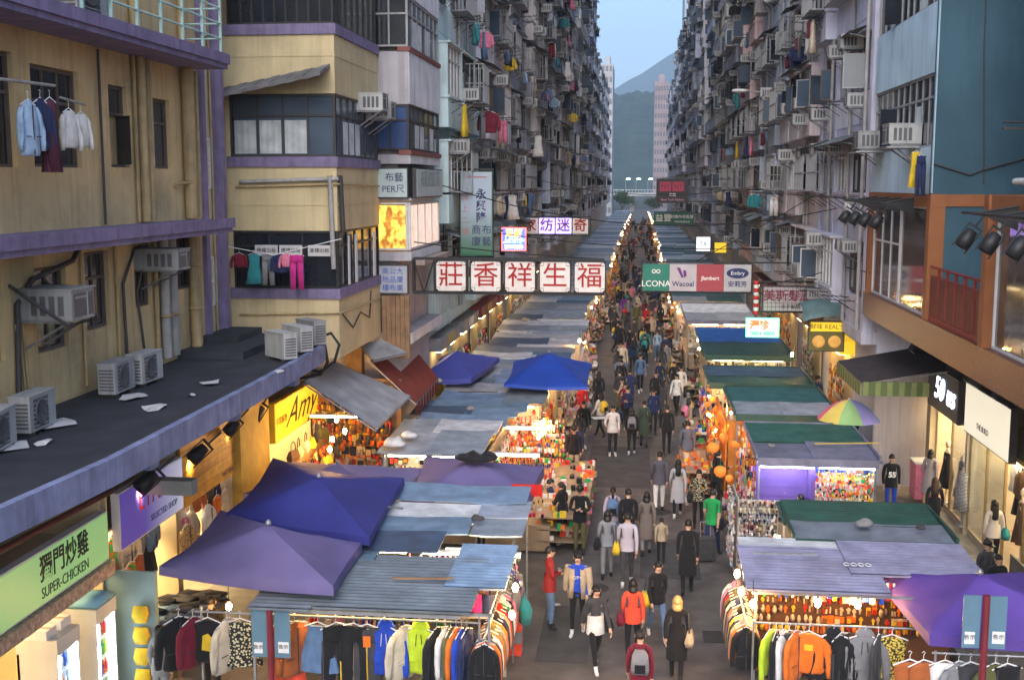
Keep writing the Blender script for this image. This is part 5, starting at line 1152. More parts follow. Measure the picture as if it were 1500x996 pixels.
br = thing('bag_stand', 'tall stand packed with bags and scarves at the far end of the handbag shop', 'display rack', (-7.75, 31.1, .05)); a = MB(); a.box(-1.35, 1.2, .1, .16, 0, 3.6); a.build('stand_board', wood, br)
wares(br, 54, 2.4, 3.2, .25, 300, 'hang', 'warm', (-.1, .05, .3)); wares(br, 55, 2.4, 3.0, .2, 110, 'hang', 'dark', (-.05, -.05, .45)); wares(br, 56, 2.4, .7, .8, 90, 'pile', 'warm', (-.1, -.1, .0))
ob('strip_light', TUBE['y'], br, (0, -.5, 3.3)); ob('strip_light', TUBE['y'], wr, (.2, -.6, 3.0))
for px, py, lb in [(487, 640, 'warm bulb high among the trinkets'), (493, 612, 'warm bulb just under the steel awning'), (483, 655, 'warm bulb low among the trinkets'), (505, 628, 'warm bulb at the lane side of the trinkets')]: bulb(PY(px, py, 28.3), lb + ' of the handbag shop')

# ---- brighter side
shop('dress shop with mannequins behind the white glowing sign', 8.4, 12, 24.2, 29.9, 5.2, white_wall, panel_n, .285, 4)
shop('fashion shop behind the black script sign', 8.4, 12, 30.05, 33.3, 5.2, white_wall, panel_n, .285, 3)
shop('small yellow lit shop behind the striped awning', 8.4, 12, 33.5, 37.0, 5.2, M('yellow_shop_wall', (.7, .5, .12), .6, .1), panel_w, .285, 2)
a = MB(); a.box(8.2, 8.5, 33.3, 33.7, 0, 5.2); a.box(8.3, 8.5, 29.9, 30.05, 0, 5.2); a.box(8.0, 8.8, 20, 24.15, 0, 5.2); tag(a.build('shop_pier', M('beige_pier', (.42, .36, .26), .7, .15), None), 'beige tiled piers framing the glass shopfronts', 'pier')
BRZ = M('bronze_frame', (.35, .25, .12), .4, .1, metal=.5)
for y0, y1 in ((24.2, 29.9), (30.05, 33.3)):
    n = 4 if y1 - y0 > 4 else 2; pw = (y1 - y0) / n
    t = thing('glass_shopfront', 'tall clear glass shopfront of the %s' % ('dress shop with mannequins' if n == 4 else 'fashion shop under the black sign'), 'shopfront', (8.4, (y0 + y1) / 2, .28))
    for i in range(n):
        if i == 1: continue
        a = MB(); a.box(-.006, .006, -.5 * (y1 - y0) + i * pw + .05, -.5 * (y1 - y0) + (i + 1) * pw - .05, .06, 2.6); a.build('glass_pane', glass_shop, t)
    for i in range(n + 1):
        y = -.5 * (y1 - y0) + i * pw; a = MB(); a.box(-.03, .03, y - .025, y + .025, 0, 2.62); a.build('mullion', BRZ, t)
    a = MB(); a.box(-.035, .035, -.5 * (y1 - y0), .5 * (y1 - y0), 2.62, 2.72); a.build('header', BRZ, t)
blk = M('black_sign', (.012, .012, .014), .3, 0); neonw = M('neon_white', (.9, .9, 1), .4, 0, emit=(.7, .8, 1), es=5.)
t = board('shop_sign', 'black sign with glowing white script above the fashion shop', 'sign', (8.25, 32.0, 2.85), 3.2, 1.15, .18, 'W', blk)
text('50 us', t, (.22, -.1, .6), CAMFACE, .88, neonw, sx=1.1, shear=.25)
wsg = M('lit_white_sign', (.75, .72, .6), .4, .03, 1, emit=(1, .93, .74), es=.28)
t = board('shop_sign', 'glowing white sign with a few tiny dark letters above the dress shop', 'sign', (8.25, 28.0, 2.85), 3.6, 1.25, .18, 'W', wsg)
text('THE BUILD', t, (-.2, -.1, .35), CAMFACE, .2, black_ink)
a = MB(); a.box(-.01, .01, -.6, .6, 0, 1.1); n = 0
for i in range(12): a.box(-.02, .02, -.6 + i * .109 - .01, -.6 + i * .109 + .01, 0, 1.1)
for z in (0, .37, .74, 1.1): a.box(-.02, .02, -.6, .6, z - .01, z + .01)
tag(a.build('mesh_gate', M('gate_metal', (.1, .09, .07), .5), None, (7.9, 24.2, .14)), 'dark folding mesh gate at the picture edge by the dress shop', 'gate')
# spots hung under the mosaic band
for px, py, Y, lb in [(1470, 582, 26.5, 'black floodlight over the white sign nearest the picture edge'), (1427, 556, 28.5, 'black floodlight at the far edge of the white sign'), (1398, 545, 30.5, 'black floodlight over the black script sign'), (1345, 512, 33.5, 'black floodlight beside the white box over the striped awning')]:
    p = PY(px, py, Y); t = thing('floodlight', lb, 'floodlight', p, 0, 'floodlights under the mosaic band'); a = MB(); a.box(-.2, .2, -.16, .16, -.12, .12); a.box(-.17, .17, -.1, .1, -.14, -.12, 1); a.tube([(0, .0, .1), (0, .1, .35), (.1, .2, .6)], .025, 5)
    m_ = a.mesh('lamp_body', [black_metal, paper_white]); ob('lamp_body', m_, t, rot=(.2, .5, .2))
# arm-mounted spotlights at the corners
def arm_spots(label, X, y0, y1, n, z):
    t = thing('spotlight_rail', label, 'spotlight rail', (X, (y0 + y1) / 2, z)); a = MB(); h = (y1 - y0) / 2
    a.tube([(-.75, -h, 0), (-.75, h, 0)], .03, 5)
    for i in range(n): y = -h + 2 * h * (i + .5) / n; a.tube([(0, y, .12), (-.75, y, 0)], .022, 5); a.poly([(0, y + .01, .12), (-.7, y + .01, .02), (0, y + .01, -.3)]); a.poly([(0, y, .12), (0, y, -.3), (-.7, y, .02)])
    a.build('arm', black_metal, t)
    for i in range(n): ob('lamp_body', SPOT, t, (-.75, -h + 2 * h * (i + .5) / n, -.3), rot=(math.pi, .6, 0), sc=(.8, .8, .8))
arm_spots('rail of four black spotlights on arms above the orange framed window', 6.45, 28, 33.8, 4, 8.55)
arm_spots('rail of black spotlights on arms at the light blue house', 6.45, 17.4, 21.6, 3, 8.5)
# striped awning, tarpaulin, food sign
t = lean_awning('dark awning roof with green checked valance over the yellow shop', (8.2, 30.4, 4.35), (8.2, 34.4, 4.35), (5.7, 33.9, 3.95), (5.7, 30.2, 3.95), M('dark_canvas', (.05, .04, .04), .8, .3, 3))
check = M('green_check', (.2, .24, .09), .8, .1, 3); check2 = M('dark_green_check', (.1, .14, .05), .8, .1, 3)
for i in range(11):
    a = MB(); x = 5.72 + i * .15; a.box(x, x + .14, 30.15 + .02 * (i % 2), 30.18 + .02 * (i % 2), 3.62, 3.98); wb(a, 'valance_strip', [check, check2][i % 2], t)
for i in range(20):
    a = MB(); y = 30.2 + i * .185; a.box(5.66, 5.69, y, y + .175, 3.6, 3.93); wb(a, 'valance_strip', [check, check2][i % 2], t)
a = MB(); vs = []
for i in range(9):
    for j in range(9): x, y = -.85 + i * .21, -.9 + j * .22; vs.append((x, y, .55 - .25 * (x * x + y * y) + .06 * noise.noise((x * 3, y * 3, 1)) - .28 * (j == 0)))
a.raw(vs, [(i * 9 + j, (i + 1) * 9 + j, (i + 1) * 9 + j + 1, i * 9 + j + 1) for i in range(8) for j in range(8)], 0, True); tag(a.build('tarpaulin', M('teal_tarp', (.1, .17, .17), .6, .35, 3), None, (6.05, 38.6, 4.75)), 'crumpled teal tarpaulin draped above the yellow food sign', 'tarpaulin')
food = M('food_picture', (.25, .18, .04), .5, .6, 5, emit=(1, .45, .1), es=.25)
t = board('food_sign', 'food sign with two round dishes pictured below yellow lettering', 'sign', (5.98, 38, 3.65), 1.15, 1.0, .12, 'S', M('olive_board', (.16, .14, .04), .5, .2), frame_dark)
a = MB(); a.box(-.5, .5, -.064, -.061, .66, .95); a.build('header_strip', ysign, t); text('鮮味 REAL\'S', t, (0, -.07, .8), CAMFACE, .2, black_ink)
for q in (-.24, .26):
    a = MB(); a.lathe([(.2, 0), (.2, .02), (.14, .035), (.02, .045)], 14); ob('dish_picture', a.mesh('dish_picture', food), t, (q, -.062, .33), rot=(math.pi / 2, 0, 0))

# ------------------------------------------------------------------ street signs
truss_m = black_metal
def truss(t, x0, x1, z0, z1, y=0., posts=(), diag=()):
    a = MB()
    for z in (z0, z1): a.box(x0, x1, y - .03, y + .03, z - .03, z + .03)
    for x in posts: a.box(x - .025, x + .025, y - .025, y + .025, z0 + .031, z1 - .031)
    for xa, za, xb, zb_ in diag: a.tube([(xa, y, za), (xb, y, zb_)], .018, 4)
    a.build('sign_frame', truss_m, t)
white_box = M('white_light_box', (.6, .55, .52), .45, .14, 5, emit=(1, .85, .8), es=.06); red_char = M('dark_red_character', (.33, .01, .01), .5, 0)
t = thing('street_sign', 'row of five white boxes with dark red characters slung over the shaded stalls', 'sign', (-3.6, 31.3, 0))
truss(t, -2.6, 2.63, 6.05, 6.98, .0, (-2.6, -2.0), [(-2.6, 6.98, -2.3, 6.05), (-2.3, 6.05, -2.0, 6.98)])
truss(t, -2.6, 2.63, 6.05, 6.98, .26, (-2.6, -2.0, 2.63))
for i, (px, ch) in enumerate(zip((661, 712, 762, 813, 864), '莊香祥生福')):
    x = PY(px, 404, 31.3).x + 3.6
    a = MB(); h = .405; c = .07
    p = [(-h, -h + c), (-h + c, -h), (h - c, -h), (h, -h + c), (h, h - c), (h - c, h), (-h + c, h), (-h, h - c)]
    a.loft([[(q[0], -.08, q[1]) for q in p], [(q[0], .2, q[1]) for q in p]], smooth=False)
    b_x = a.build('light_box', white_box, t, (x, .03, 6.515))
    a = MB()
    for s in (-1, 1): a.box(-h - .025, h + .025, -.1, .22, s * (h + .014) - .012, s * (h + .014) + .012); a.box(s * (h + .014) - .012, s * (h + .014) + .012, -.1, .22, -h, h)
    for sx in (-1, 1):
        for sz in (-1, 1): a.tube([(sx * (h - .1), -.087, sz * h), (sx * (h - .1), -.087, sz * (h - .1)), (sx * h, -.087, sz * (h - .1))], .006, 4)
    a.build('box_rim', truss_m, b_x); text(ch, b_x, (0, -.09, 0), CAMFACE, .7, red_char, weight=.003)
gm_ = M('green_fade_sign', (.3, .4, .4), .5, .05); n_ = gm_.node_tree; gg = n_.nodes.new('ShaderNodeTexCoord'); sx_ = n_.nodes.new('ShaderNodeSeparateXYZ'); rp = n_.nodes.new('ShaderNodeValToRGB')
rp.color_ramp.elements[0].color = (.03, .14, .06, 1); rp.color_ramp.elements[1].color = (.34, .42, .5, 1); rp.color_ramp.elements[1].position = .55
n_.links.new(gg.outputs['Generated'], sx_.inputs[0]); n_.links.new(sx_.outputs[2], rp.inputs[0]); n_.links.new(rp.outputs[0], n_.nodes['Principled BSDF'].inputs['Base Color'])
for m_ in list(g_grad.node_tree.nodes): pass
t = board('street_sign', 'tall vertical sign fading from white to green with black brush characters', 'sign', (-5.37, 38, 6.66), 1.08, 2.76, .3, 'S', gm_, M('green_case', (.03, .1, .06), .5, .1))
for q, ch in enumerate('永興隆'): text(ch, t, (.16, -.157, 2.0 - q * .38), CAMFACE, .35, navy_ink, weight=.008)
for q, (a_, b__) in enumerate((('商', '布'), ('廈', '藝'))): text(a_, t, (.0, -.157, .84 - q * .38), CAMFACE, .33, navy_ink); text(b__, t, (.34, -.157, .84 - q * .38), CAMFACE, .33, navy_ink)
for q, ch in enumerate('請上二樓'): text(ch, t, (-.38, -.157, 1.9 - q * .37), CAMFACE, .26, M('faint_red', (.4, .2, .22), .5, 0) if q == 0 else bpy.data.materials['faint_red'])
text('═══', t, (0, -.157, 2.55), CAMFACE, .24, red_ink)
truss(t, -1.2, .54, -.06, 2.82, .2, (-1.15, -.6)); 
t = thing('street_sign', 'farther row of four small white boxes with dark characters and violet glow', 'sign', (-4.25, 58, 6.5))
truss(t, -2.0, 1.75, -.03, .9, .0, (-2.0, -1.7, 1.75), [(-2.0, .9, -1.7, 0)])
vio = M('violet_light_box', (.5, .4, .8), .4, 0, emit=(.55, .35, 1), es=.9)
for i, ch in enumerate('家紡迷奇'):
    x = -1.27 + i * .84; a = MB(); a.box(-.38, .38, -.1, .2, 0, .76); b_x = a.build('light_box', vio if i in (1, 2) else white_box, t, (x, 0, .06)); text(ch, b_x, (0, -.108, .38), CAMFACE, .66, red_char if i in (0, 3) else M('violet_ink', (.12, .03, .3), .5, 0), weight=.012)
nr_ = lambda n, c, e: M(n, c, .4, 0, emit=c, es=e)
t = board('neon_sign', 'small blazing neon sign with orange and blue characters behind the vertical sign', 'sign', (-5.45, 50, 6.15), 1.05, 1.0, .2, 'S', M('neon_back', (.05, .05, .3), .5, 0, emit=(.1, .2, .9), es=.8), red_ink)
text('足部', t, (0, -.11, .75), CAMFACE, .38, nr_('neon_orange', (1, .3, .03), 3), weight=.012); text('上樓按摩', t, (0, -.11, .42), CAMFACE, .23, nr_('neon_sky', (.4, .8, 1), 3), weight=.008); text('21096888', t, (0, -.11, .17), CAMFACE, .2, nr_('neon_white_b', (.8, .9, 1), 3), weight=.006)
a = MB(); a.box(-.54, .54, -.13, -.11, 0, .035); a.box(-.54, .54, -.13, -.11, .97, 1.0); a.box(-.54, -.5, -.13, -.11, .04, .965); a.box(.5, .54, -.13, -.11, .04, .965); a.build('neon_tube', nr_('neon_red', (1, .08, .05), 3), t)
t = thing('street_sign', 'four panel brand banner hung from the brighter side over the lane', 'sign', (2.15, 45, 4.93))
truss(t, -2.15, 4.4, -.06, 1.1, .06, (-2.1, 2.1)); tg = M('teal_panel', (.02, .2, .15), .5, .1, emit=None); pk_ = M('pinkish_white_panel', (.5, .46, .5), .5, .1); rd_ = M('dull_red_panel', (.36, .06, .08), .5, .1); gw = M('grey_white_panel', (.42, .42, .46), .5, .1)
for i, (m_, s, sz, mt) in enumerate(((tg, 'LCONA', .32, white_ink), (pk_, 'Wacoal', .27, navy_ink), (rd_, 'Jlambert', .2, white_ink), (gw, '安莉芳', .24, navy_ink))):
    x = -1.55 + i * 1.03; a = MB(); a.box(-.51, .51, -.08, .02, 0, 1.03); p_ = a.build('banner_panel', m_, t, (x, 0, 0)); text(s, p_, (0, -.086, .27 if i != 2 else .5), CAMFACE, sz, mt, weight=.004)
    if i == 0: text('∞', p_, (0, -.086, .75), CAMFACE, .4, white_ink)
    if i == 1: a = MB(); a.poly([(-.25, -.083, .9), (-.12, -.083, .9), (.02, -.083, .55), (-.05, -.083, .5)]); a.poly([(0, -.084, .8), (.1, -.084, .8), (.14, -.084, .6), (.03, -.084, .5)]); a.build('emblem', M('violet_mark', (.15, .03, .2), .5, 0), p_)
    if i == 3:
        a = MB(); a.poly([(.42 * math.cos(q * .314), -.083, .7 + .2 * math.sin(q * .314)) for q in range(20)]); a.build('emblem', navy_ink, p_); text('Embry', p_, (0, -.09, .7), CAMFACE, .2, white_ink)
t = board('street_sign', 'black hosiery sign with two red squares far along the brighter side', 'sign', (1.95, 75, 7.8), 2.05, 1.55, .25, 'S', M('black_panel', (.02, .02, .03), .4, 0))
for q in (-.45, .35): a = MB(); a.box(-.36, .36, -.02, 0, 0, .6); p_ = a.build('red_square', M('red_panel', (.4, .03, .08), .5, 0), t, (q, -.127, .75)); text('NY', p_, (0, -.024, .3), CAMFACE, .4, black_ink)
text('尼龍', t, (0, -.13, .52), CAMFACE, .22, white_ink); text('New York Nylons', t, (0, -.13, .22), CAMFACE, .2, M('pink_ink', (.6, .3, .35), .5, 0)); truss(t, 1.0, 4.6, .1, 1.5, 0, ())
t = board('street_sign', 'dark green oblong sign under the black hosiery sign', 'sign', (2.2, 80, 6.25), 2.7, .9, .2, 'S', M('deep_green', (.02, .1, .07), .5, .1)); text('益豐', t, (-.7, -.11, .45), CAMFACE, .55, white_ink); text('針織內衣批發', t, (.55, -.11, .55), CAMFACE, .26, white_ink); text('WHOLESALE', t, (.55, -.11, .22), CAMFACE, .18, white_ink); truss(t, 1.35, 4.3, .1, .8, 0, ())
t = board('street_sign', 'small glowing white sign below the green oblong one', 'sign', (3.95, 75, 4.75), .92, .95, .2, 'S', glow('lit_white_small', (.8, .85, .9), .5)); text('T&', t, (0, -.11, .48), CAMFACE, .4, black_ink)
t = board('street_sign', 'little yellow lit sign beside the glowing white one', 'sign', (5.1, 76, 4.6), .8, .7, .2, 'S', ysign)
t = board('street_sign', 'white hairdresser sign behind a wire grid with maroon characters', 'sign', (5.22, 42, 4.5), 1.78, .92, .22, 'S', M('dull_white_sign', (.42, .4, .42), .5, .1))
text('美斯髮廊', t, (0, -.117, .55), CAMFACE, .43, M('maroon_ink', (.2, .02, .05), .5, 0), weight=.006); text('女子髮型', t, (.1, -.117, .18), CAMFACE, .17, black_ink)
a = MB()
for i in range(13): a.box(-.85 + i * .1417 - .006, -.85 + i * .1417 + .006, -.14, -.128, 0, .92)
for i in range(7): a.box(-.88, .88, -.128, -.118, .03 + i * .143 - .006, .03 + i * .143 + .006)
a.build('wire_grid', frame_dark, t); truss(t, -1.0, 2.0, -.03, 1.05, .1, (-.95, .95))
t = thing('barber_pole', 'red and white twisted barber pole beside the hairdresser sign', 'barber pole', (4.15, 42.3, 4.35))
for k in range(9): a = MB(); a.lathe([(.09, 0), (.1, .03), (.1, .1), (.09, .13)], 10); a.build('stripe', [red_ink, paper_white][k % 2], t, (0, 0, k * .135))
led = M('led_frame', (.1, .5, .3), .4, 0, emit=(.15, 1, .5), es=1.1)
t = board('led_sign', 'bright green framed sign with red characters and a phone number', 'sign', (4.33, 41.6, 3.62), 1.15, .68, .2, 'S', glow('led_panel', (.75, .9, .8), .3), led)
text('澤珍', t, (-.12, -.107, .42), CAMFACE, .34, nr_('led_red', (1, .1, .02), 1.0), weight=.012); text('0804 4800', t, (0, -.107, .14), CAMFACE, .2, nr_('led_green', (.02, .4, .2), .8), weight=.005)
# street name posts in front
for px, py, Y, lb, w in [(396, 892, 17.0, 'blue grey sign back on a dark red post before the denim skirt', .62), (1444, 872, 16.6, 'blue grey sign back on a dark red post before the violet umbrella', .6)]:
    p = PY(px, py, Y); t = thing('street_name_sign', lb, 'street sign', (p.x, Y, 0)); z = p.z
    a = MB(); a.tube([(0, -.05, 0), (0, -.05, z + .02)], .05, 10); a.build('post', M('dark_red_post', (.17, .02, .03), .5, .15), t)
    bl = M('blue_grey_plate', (.1, .19, .26), .5, .12, 3)
    for s in (-1, 1): a = MB(); a.box(min(s * .06, s * w / 2), max(s * .06, s * w / 2), -.02, .01, z - .78, z); a.build('sign_plate', bl, t)
    for s, dz, ww in ((-1, -.62, .14), (1, -.6, .17)): a = MB(); a.box(s * w * .33 - ww / 2, s * w * .33 + ww / 2, -.026, -.022, z + dz - .1, z + dz + .08); st = a.build('sticker', paper_white, t); text('告示', st, (s * w * .33, -.03, z + dz), CAMFACE, .08, black_ink)
t = thing('street_lamp', 'slim lamp arm reaching out from the salmon tenement', 'street lamp', (6.3, 60, 13.2)); a = MB(); a.tube([(.2, 0, 0), (-.6, 0, .35), (-1.2, 0, .42)], .04, 6); a.build('arm', steel, t); a = MB(); a.ball((-1.5, 0, .42), (.45, .16, .1), 7); a.build('lamp_head', paper_white, t)

# lit shop displays deeper in the street
rdS = random.Random(9); panel_d = M('ceiling_panel_dim', (.9, .9, .9), .4, 0, emit=(1, .72, .34), es=5.)
DL = ['yellow coats', 'red toys', 'pale shirts', 'dark bags', 'mixed goods', 'shoes']
for side, lst in ((-1, [(37.2, 41.2, 'warm', 'yellow dresses'), (42, 46, 'bright', 'red paper goods'), (47, 52, 'bright', 'coral and pink toys'), (53, 58, 'warm', 'golden trinkets'), (60, 66, 'pale', 'pale linen'), (68, 76, 'bright', 'mixed clothes')]), (1, [(38, 43, 'warm', 'roast snacks'), (45, 50, 'pale', 'white curtains'), (52, 58, 'warm', 'amber lamps'), (60, 68, 'pale', 'pale shirts')])):
    for y0, y1, pal, wd in lst:
        X = -6.95 if side < 0 else 6.95; L_ = y1 - y0
        t = thing('shop_display', 'lit shop display of %s along the %s' % (wd, 'shaded side' if side < 0 else 'brighter side'), 'display', (X, (y0 + y1) / 2, .13)); s = -side
        a = MB(); a.box(min(0, s * .06), max(0, s * .06), -L_ / 2, L_ / 2, 0, 3.4); a.build('display_wall', warm_wall, t)
        a = MB(); a.box(min(0, s * .5), max(0, s * .5), -L_ / 2 - .02, L_ / 2 + .02, 3.42, 3.85); a.build('fascia_board', rdS.choice([M('brown_fascia', (.2, .1, .05), .6, .3), M('grey_fascia', (.3, .3, .32), .6, .3), M('maroon_fascia', (.22, .04, .04), .6, .3)]) if wd != 'roast snacks' else ysign, t); text(rdS.choice(['時裝批發', '永盛服裝', '大減價', '精品玩具', '童裝世界']), t, (s * .51, 0, 3.63), EAST if s > 0 else WEST, .34, rdS.choice([white_ink, M('gold_ink', (.6, .4, .05), .5, 0)]))
        for q in range(2): a = MB(); a.box(min(s * .2, s * .4), max(s * .2, s * .4), -L_ / 2 + L_ * (q + .3) / 2, -L_ / 2 + L_ * (q + .7) / 2, 3.3, 3.36); a.build('ceiling_light', panel_d, t)
        for q in range(max(1, int(L_ / 3))): wares(t, 71 + q, 2.8, 1.8, .15, 170, 'hang', pal, (s * .2, -L_ / 2 + 1.6 + q * 3, 1.0), s * math.pi / 2); wares(t, 75 + q, 2.8, .9, .5, 70, 'pile', pal, (s * .5, -L_ / 2 + 1.6 + q * 3, .1), s * math.pi / 2)

# cables across the street
for i, (x0, y0, z0, x1, y1, z1, sag, lb) in enumerate([(-6.3, 32, 7.4, -1.2, 31.5, 7.0, .05, 'stay wire from the grey house to the five box sign'), (-6.3, 36, 9.0, 6.5, 40, 8.2, .9, 'black cable sagging across the lane past the vertical sign'), (-6.4, 44, 7.3, 6.5, 46, 6.6, .35, 'thin cable carrying the brand banner'), (6.5, 45, 8.6, 2.0, 45.1, 6.0, .05, 'stay wire from the wall to the brand banner'), (-6.4, 60, 9.5, 6.5, 63, 9.0, .8, 'black cable across the lane beyond the small neon sign'), (6.5, 34, 6.5, 6.4, 62, 7.4, .5, 'cable looping along the brighter facades'), (-6.9, 37, 6.2, -6.4, 70, 7.5, .6, 'cable looping along the shaded facades'), (6.5, 40, 6.2, 4.3, 42, 5.5, .1, 'stay wire above the hairdresser sign'), (6.6, 75, 10.3, 1.2, 75.1, 9.35, .05, 'stay wire of the black hosiery sign')]):
    A, B = Vector((x0, y0, z0)), Vector((x1, y1, z1)); a = MB(); a.tube([A.lerp(B, q / 12) - Vector((0, 0, sag * 4 * (q / 12) * (1 - q / 12))) for q in range(13)], .016, 4)
    tag(a.build('cable', black_rub, None), lb, 'cable')

# ------------------------------------------------------------------ clothes
def ell(cx, cy, z, rx, ry, n=14, wob=0., seed=0):
    return [(cx + rx * math.cos(2 * math.pi * j / n) * (1 + wob * math.sin(j * 5 + seed)), cy + ry * math.sin(2 * math.pi * j / n) * (1 + wob * 3 * math.sin(j * 3 + z * 14 + seed)), z) for j in range(n)]
def garment(kind, seed=0):
    """hanging from z = 0 at the hook, front towards -y; slots: cloth, hanger, trim"""
    a = MB(); rd = random.Random(seed); W_ = .045 + .05 * rd.random()
    a.tube([(-.2, 0, -.13), (0, 0, -.06), (.2, 0, -.13)], .01, 5, 1); a.tube([(0, 0, -.06), (0, 0, -.01), (.02, 0, .02), (0, 0, .035), (-.025, 0, .02)], .005, 4, 1)
    if kind in ('jacket', 'sweater', 'hoodie'):
        w = .25; L_ = {'jacket': .72, 'sweater': .62, 'hoodie': .66}[kind]
        a.loft([ell(0, 0, -.1, .075, .05), ell(0, 0, -.13, .15, .06), ell(0, 0, -.17, .215, .075, wob=W_, seed=seed), ell(0, 0, -.32, .225, .09, wob=W_, seed=seed), ell(0, 0, -.5, .225, .09, wob=W_ * 1.6, seed=seed + 1), ell(0, 0, -L_ + .04, .24, .09, wob=W_ * 1.5, seed=seed + 2), ell(0, 0, -L_, .215, .075, wob=W_ * 1.5, seed=seed + 2)])
        for s in (-1, 1): a.loft([ell(s * .17, 0, -.15, .06, .055, 10), ell(s * .245, -.01, -.24, .065, .06, 10, W_, seed), ell(s * .285, -.03, -.42, .06, .055, 10, W_ * 2, seed), ell(s * .3, -.04, -.58, .052, .05, 10, W_ * 2, seed), ell(s * .3, -.045, -.66, .042, .042, 10)])
        if kind == 'hoodie': a.loft([ell(0, .03, -.15, .12, .07), ell(0, .05, -.08, .13, .09, wob=.05, seed=seed), ell(0, .05, -.02, .09, .06), ell(0, .04, .0, .03, .03)]); a.box(-.13, .13, -.105, -.09, -.5, -.36); a.tube([(-.03, -.085, -.15), (-.04, -.1, -.3)], .006, 4, 2); a.tube([(.03, -.085, -.15), (.045, -.1, -.27)], .006, 4, 2)
        if kind == 'jacket': a.box(-.008, .008, -.1, -.085, -L_ + .01, -.13, 2); a.loft([ell(0, 0, -.13, .085, .06), ell(0, 0, -.07, .08, .055)], 0, False); a.box(-.2, -.06, -.1, -.094, -.5, -.49, 2); a.box(.06, .2, -.1, -.094, -.5, -.49, 2)
    elif kind == 'trousers':
        a.box(-.17, .17, -.035, .035, -.13, -.1)
        a.loft([ell(0, 0, -.12, .17, .045), ell(0, 0, -.3, .18, .06, wob=W_, seed=seed)])
        for s in (-1, 1): a.loft([ell(s * .09, 0, -.29, .09, .06, 10), ell(s * .1, 0, -.6, .085, .05, 10, W_ * 2, seed), ell(s * .105, 0, -1.0, .075, .045, 10, W_ * 2, seed)]); a.box(s * .175 - .008, s * .175 + .008, -.03, .03, -.95, -.3, 2)
    elif kind == 'skirt':
        n = 20
        def ring(z, rx, ry, fl): return [(rx * math.cos(2 * math.pi * j / n) * (1 + fl * (j % 2)), ry * math.sin(2 * math.pi * j / n) * (1 + fl * 2 * (j % 2)), z) for j in range(n)]
        a.loft([ring(-.12, .15, .04, 0), ring(-.17, .155, .045, 0), ring(-.45, .23, .08, .07), ring(-.7, .28, .1, .1)], 0, True, False)
    elif kind == 'dress':
        a.loft([ell(0, 0, -.1, .1, .04), ell(0, 0, -.16, .19, .065), ell(0, 0, -.4, .17, .07, wob=W_, seed=seed), ell(0, 0, -.75, .22, .09, wob=W_ * 2, seed=seed), ell(0, 0, -1.1, .28, .1, wob=W_ * 2.4, seed=seed)])
    return a
GK = {k: [garment(k, s).mesh(k, [CM_['grey'], paper_white, CM_['charcoal']]) for s in range(3)] for k in ('jacket', 'sweater', 'hoodie', 'trousers', 'skirt', 'dress')}
def hang(kind, colour, label, p, rz=0., sc=(1, 1, 1), trim=None, group=None, mat=None, v=None, cat=None):
    v = random.randrange(3) if v is None else v
    o = ob(kind, GK[kind][v], None, p, rz, sc, mats=[mat or CM_[colour], None, CM_[trim] if trim else None]); return tag(o, label, cat or kind, group)
def pattern_mat(name, c1, c2, sc=25, thr=.55):
    m = M(name, c1, .85, 0, coords='obj'); n = m.node_tree; tx = n.nodes.new('ShaderNodeTexCoord'); v = n.nodes.new('ShaderNodeTexVoronoi'); v.inputs['Scale'].default_value = sc
    r = n.nodes.new('ShaderNodeValToRGB'); r.color_ramp.interpolation = 'CONSTANT'; r.color_ramp.elements[0].color = (*c2, 1); r.color_ramp.elements[1].color = (*c1, 1); r.color_ramp.elements[1].position = thr
    n.links.new(tx.outputs['Object'], v.inputs['Vector']); n.links.new(v.outputs['Distance'], r.inputs[0]); n.links.new(r.outputs[0], n.nodes['Principled BSDF'].inputs['Base Color']); return m
def stripe_mat(name, c1, c2, sc=12, axis=2, check=False):
    m = M(name, c1, .85, 0, coords='obj'); n = m.node_tree; tx = n.nodes.new('ShaderNodeTexCoord'); w = n.nodes.new('ShaderNodeTexWave'); w.bands_direction = 'XYZ'[axis]; w.inputs['Scale'].default_value = sc
    r = n.nodes.new('ShaderNodeValToRGB'); r.color_ramp.interpolation = 'CONSTANT'; r.color_ramp.elements[0].color = (*c1, 1); r.color_ramp.elements[1].color = (*c2, 1); r.color_ramp.elements[1].position = .5
    n.links.new(tx.outputs['Object'], w.inputs['Vector']); n.links.new(w.outputs['Color'], r.inputs[0]); n.links.new(r.outputs[0], n.nodes['Principled BSDF'].inputs['Base Color']); return m
floral = pattern_mat('floral_cloth', (.02, .02, .02), (.55, .5, .3), 30, .42); gold = pattern_mat('gold_pattern', (.05, .04, .01), (.6, .45, .08), 36, .5); leopard = pattern_mat('leopard_cloth', (.5, .33, .14), (.03, .02, .01), 34, .35)
plaid = stripe_mat('plaid_cloth', (.03, .01, .02), (.14, .03, .06), 14, 0); striped = stripe_mat('striped_cloth', (.7, .68, .65), (.02, .02, .03), 9); greenred = pattern_mat('green_red_print', (.03, .3, .05), (.6, .08, .03), 12, .4)
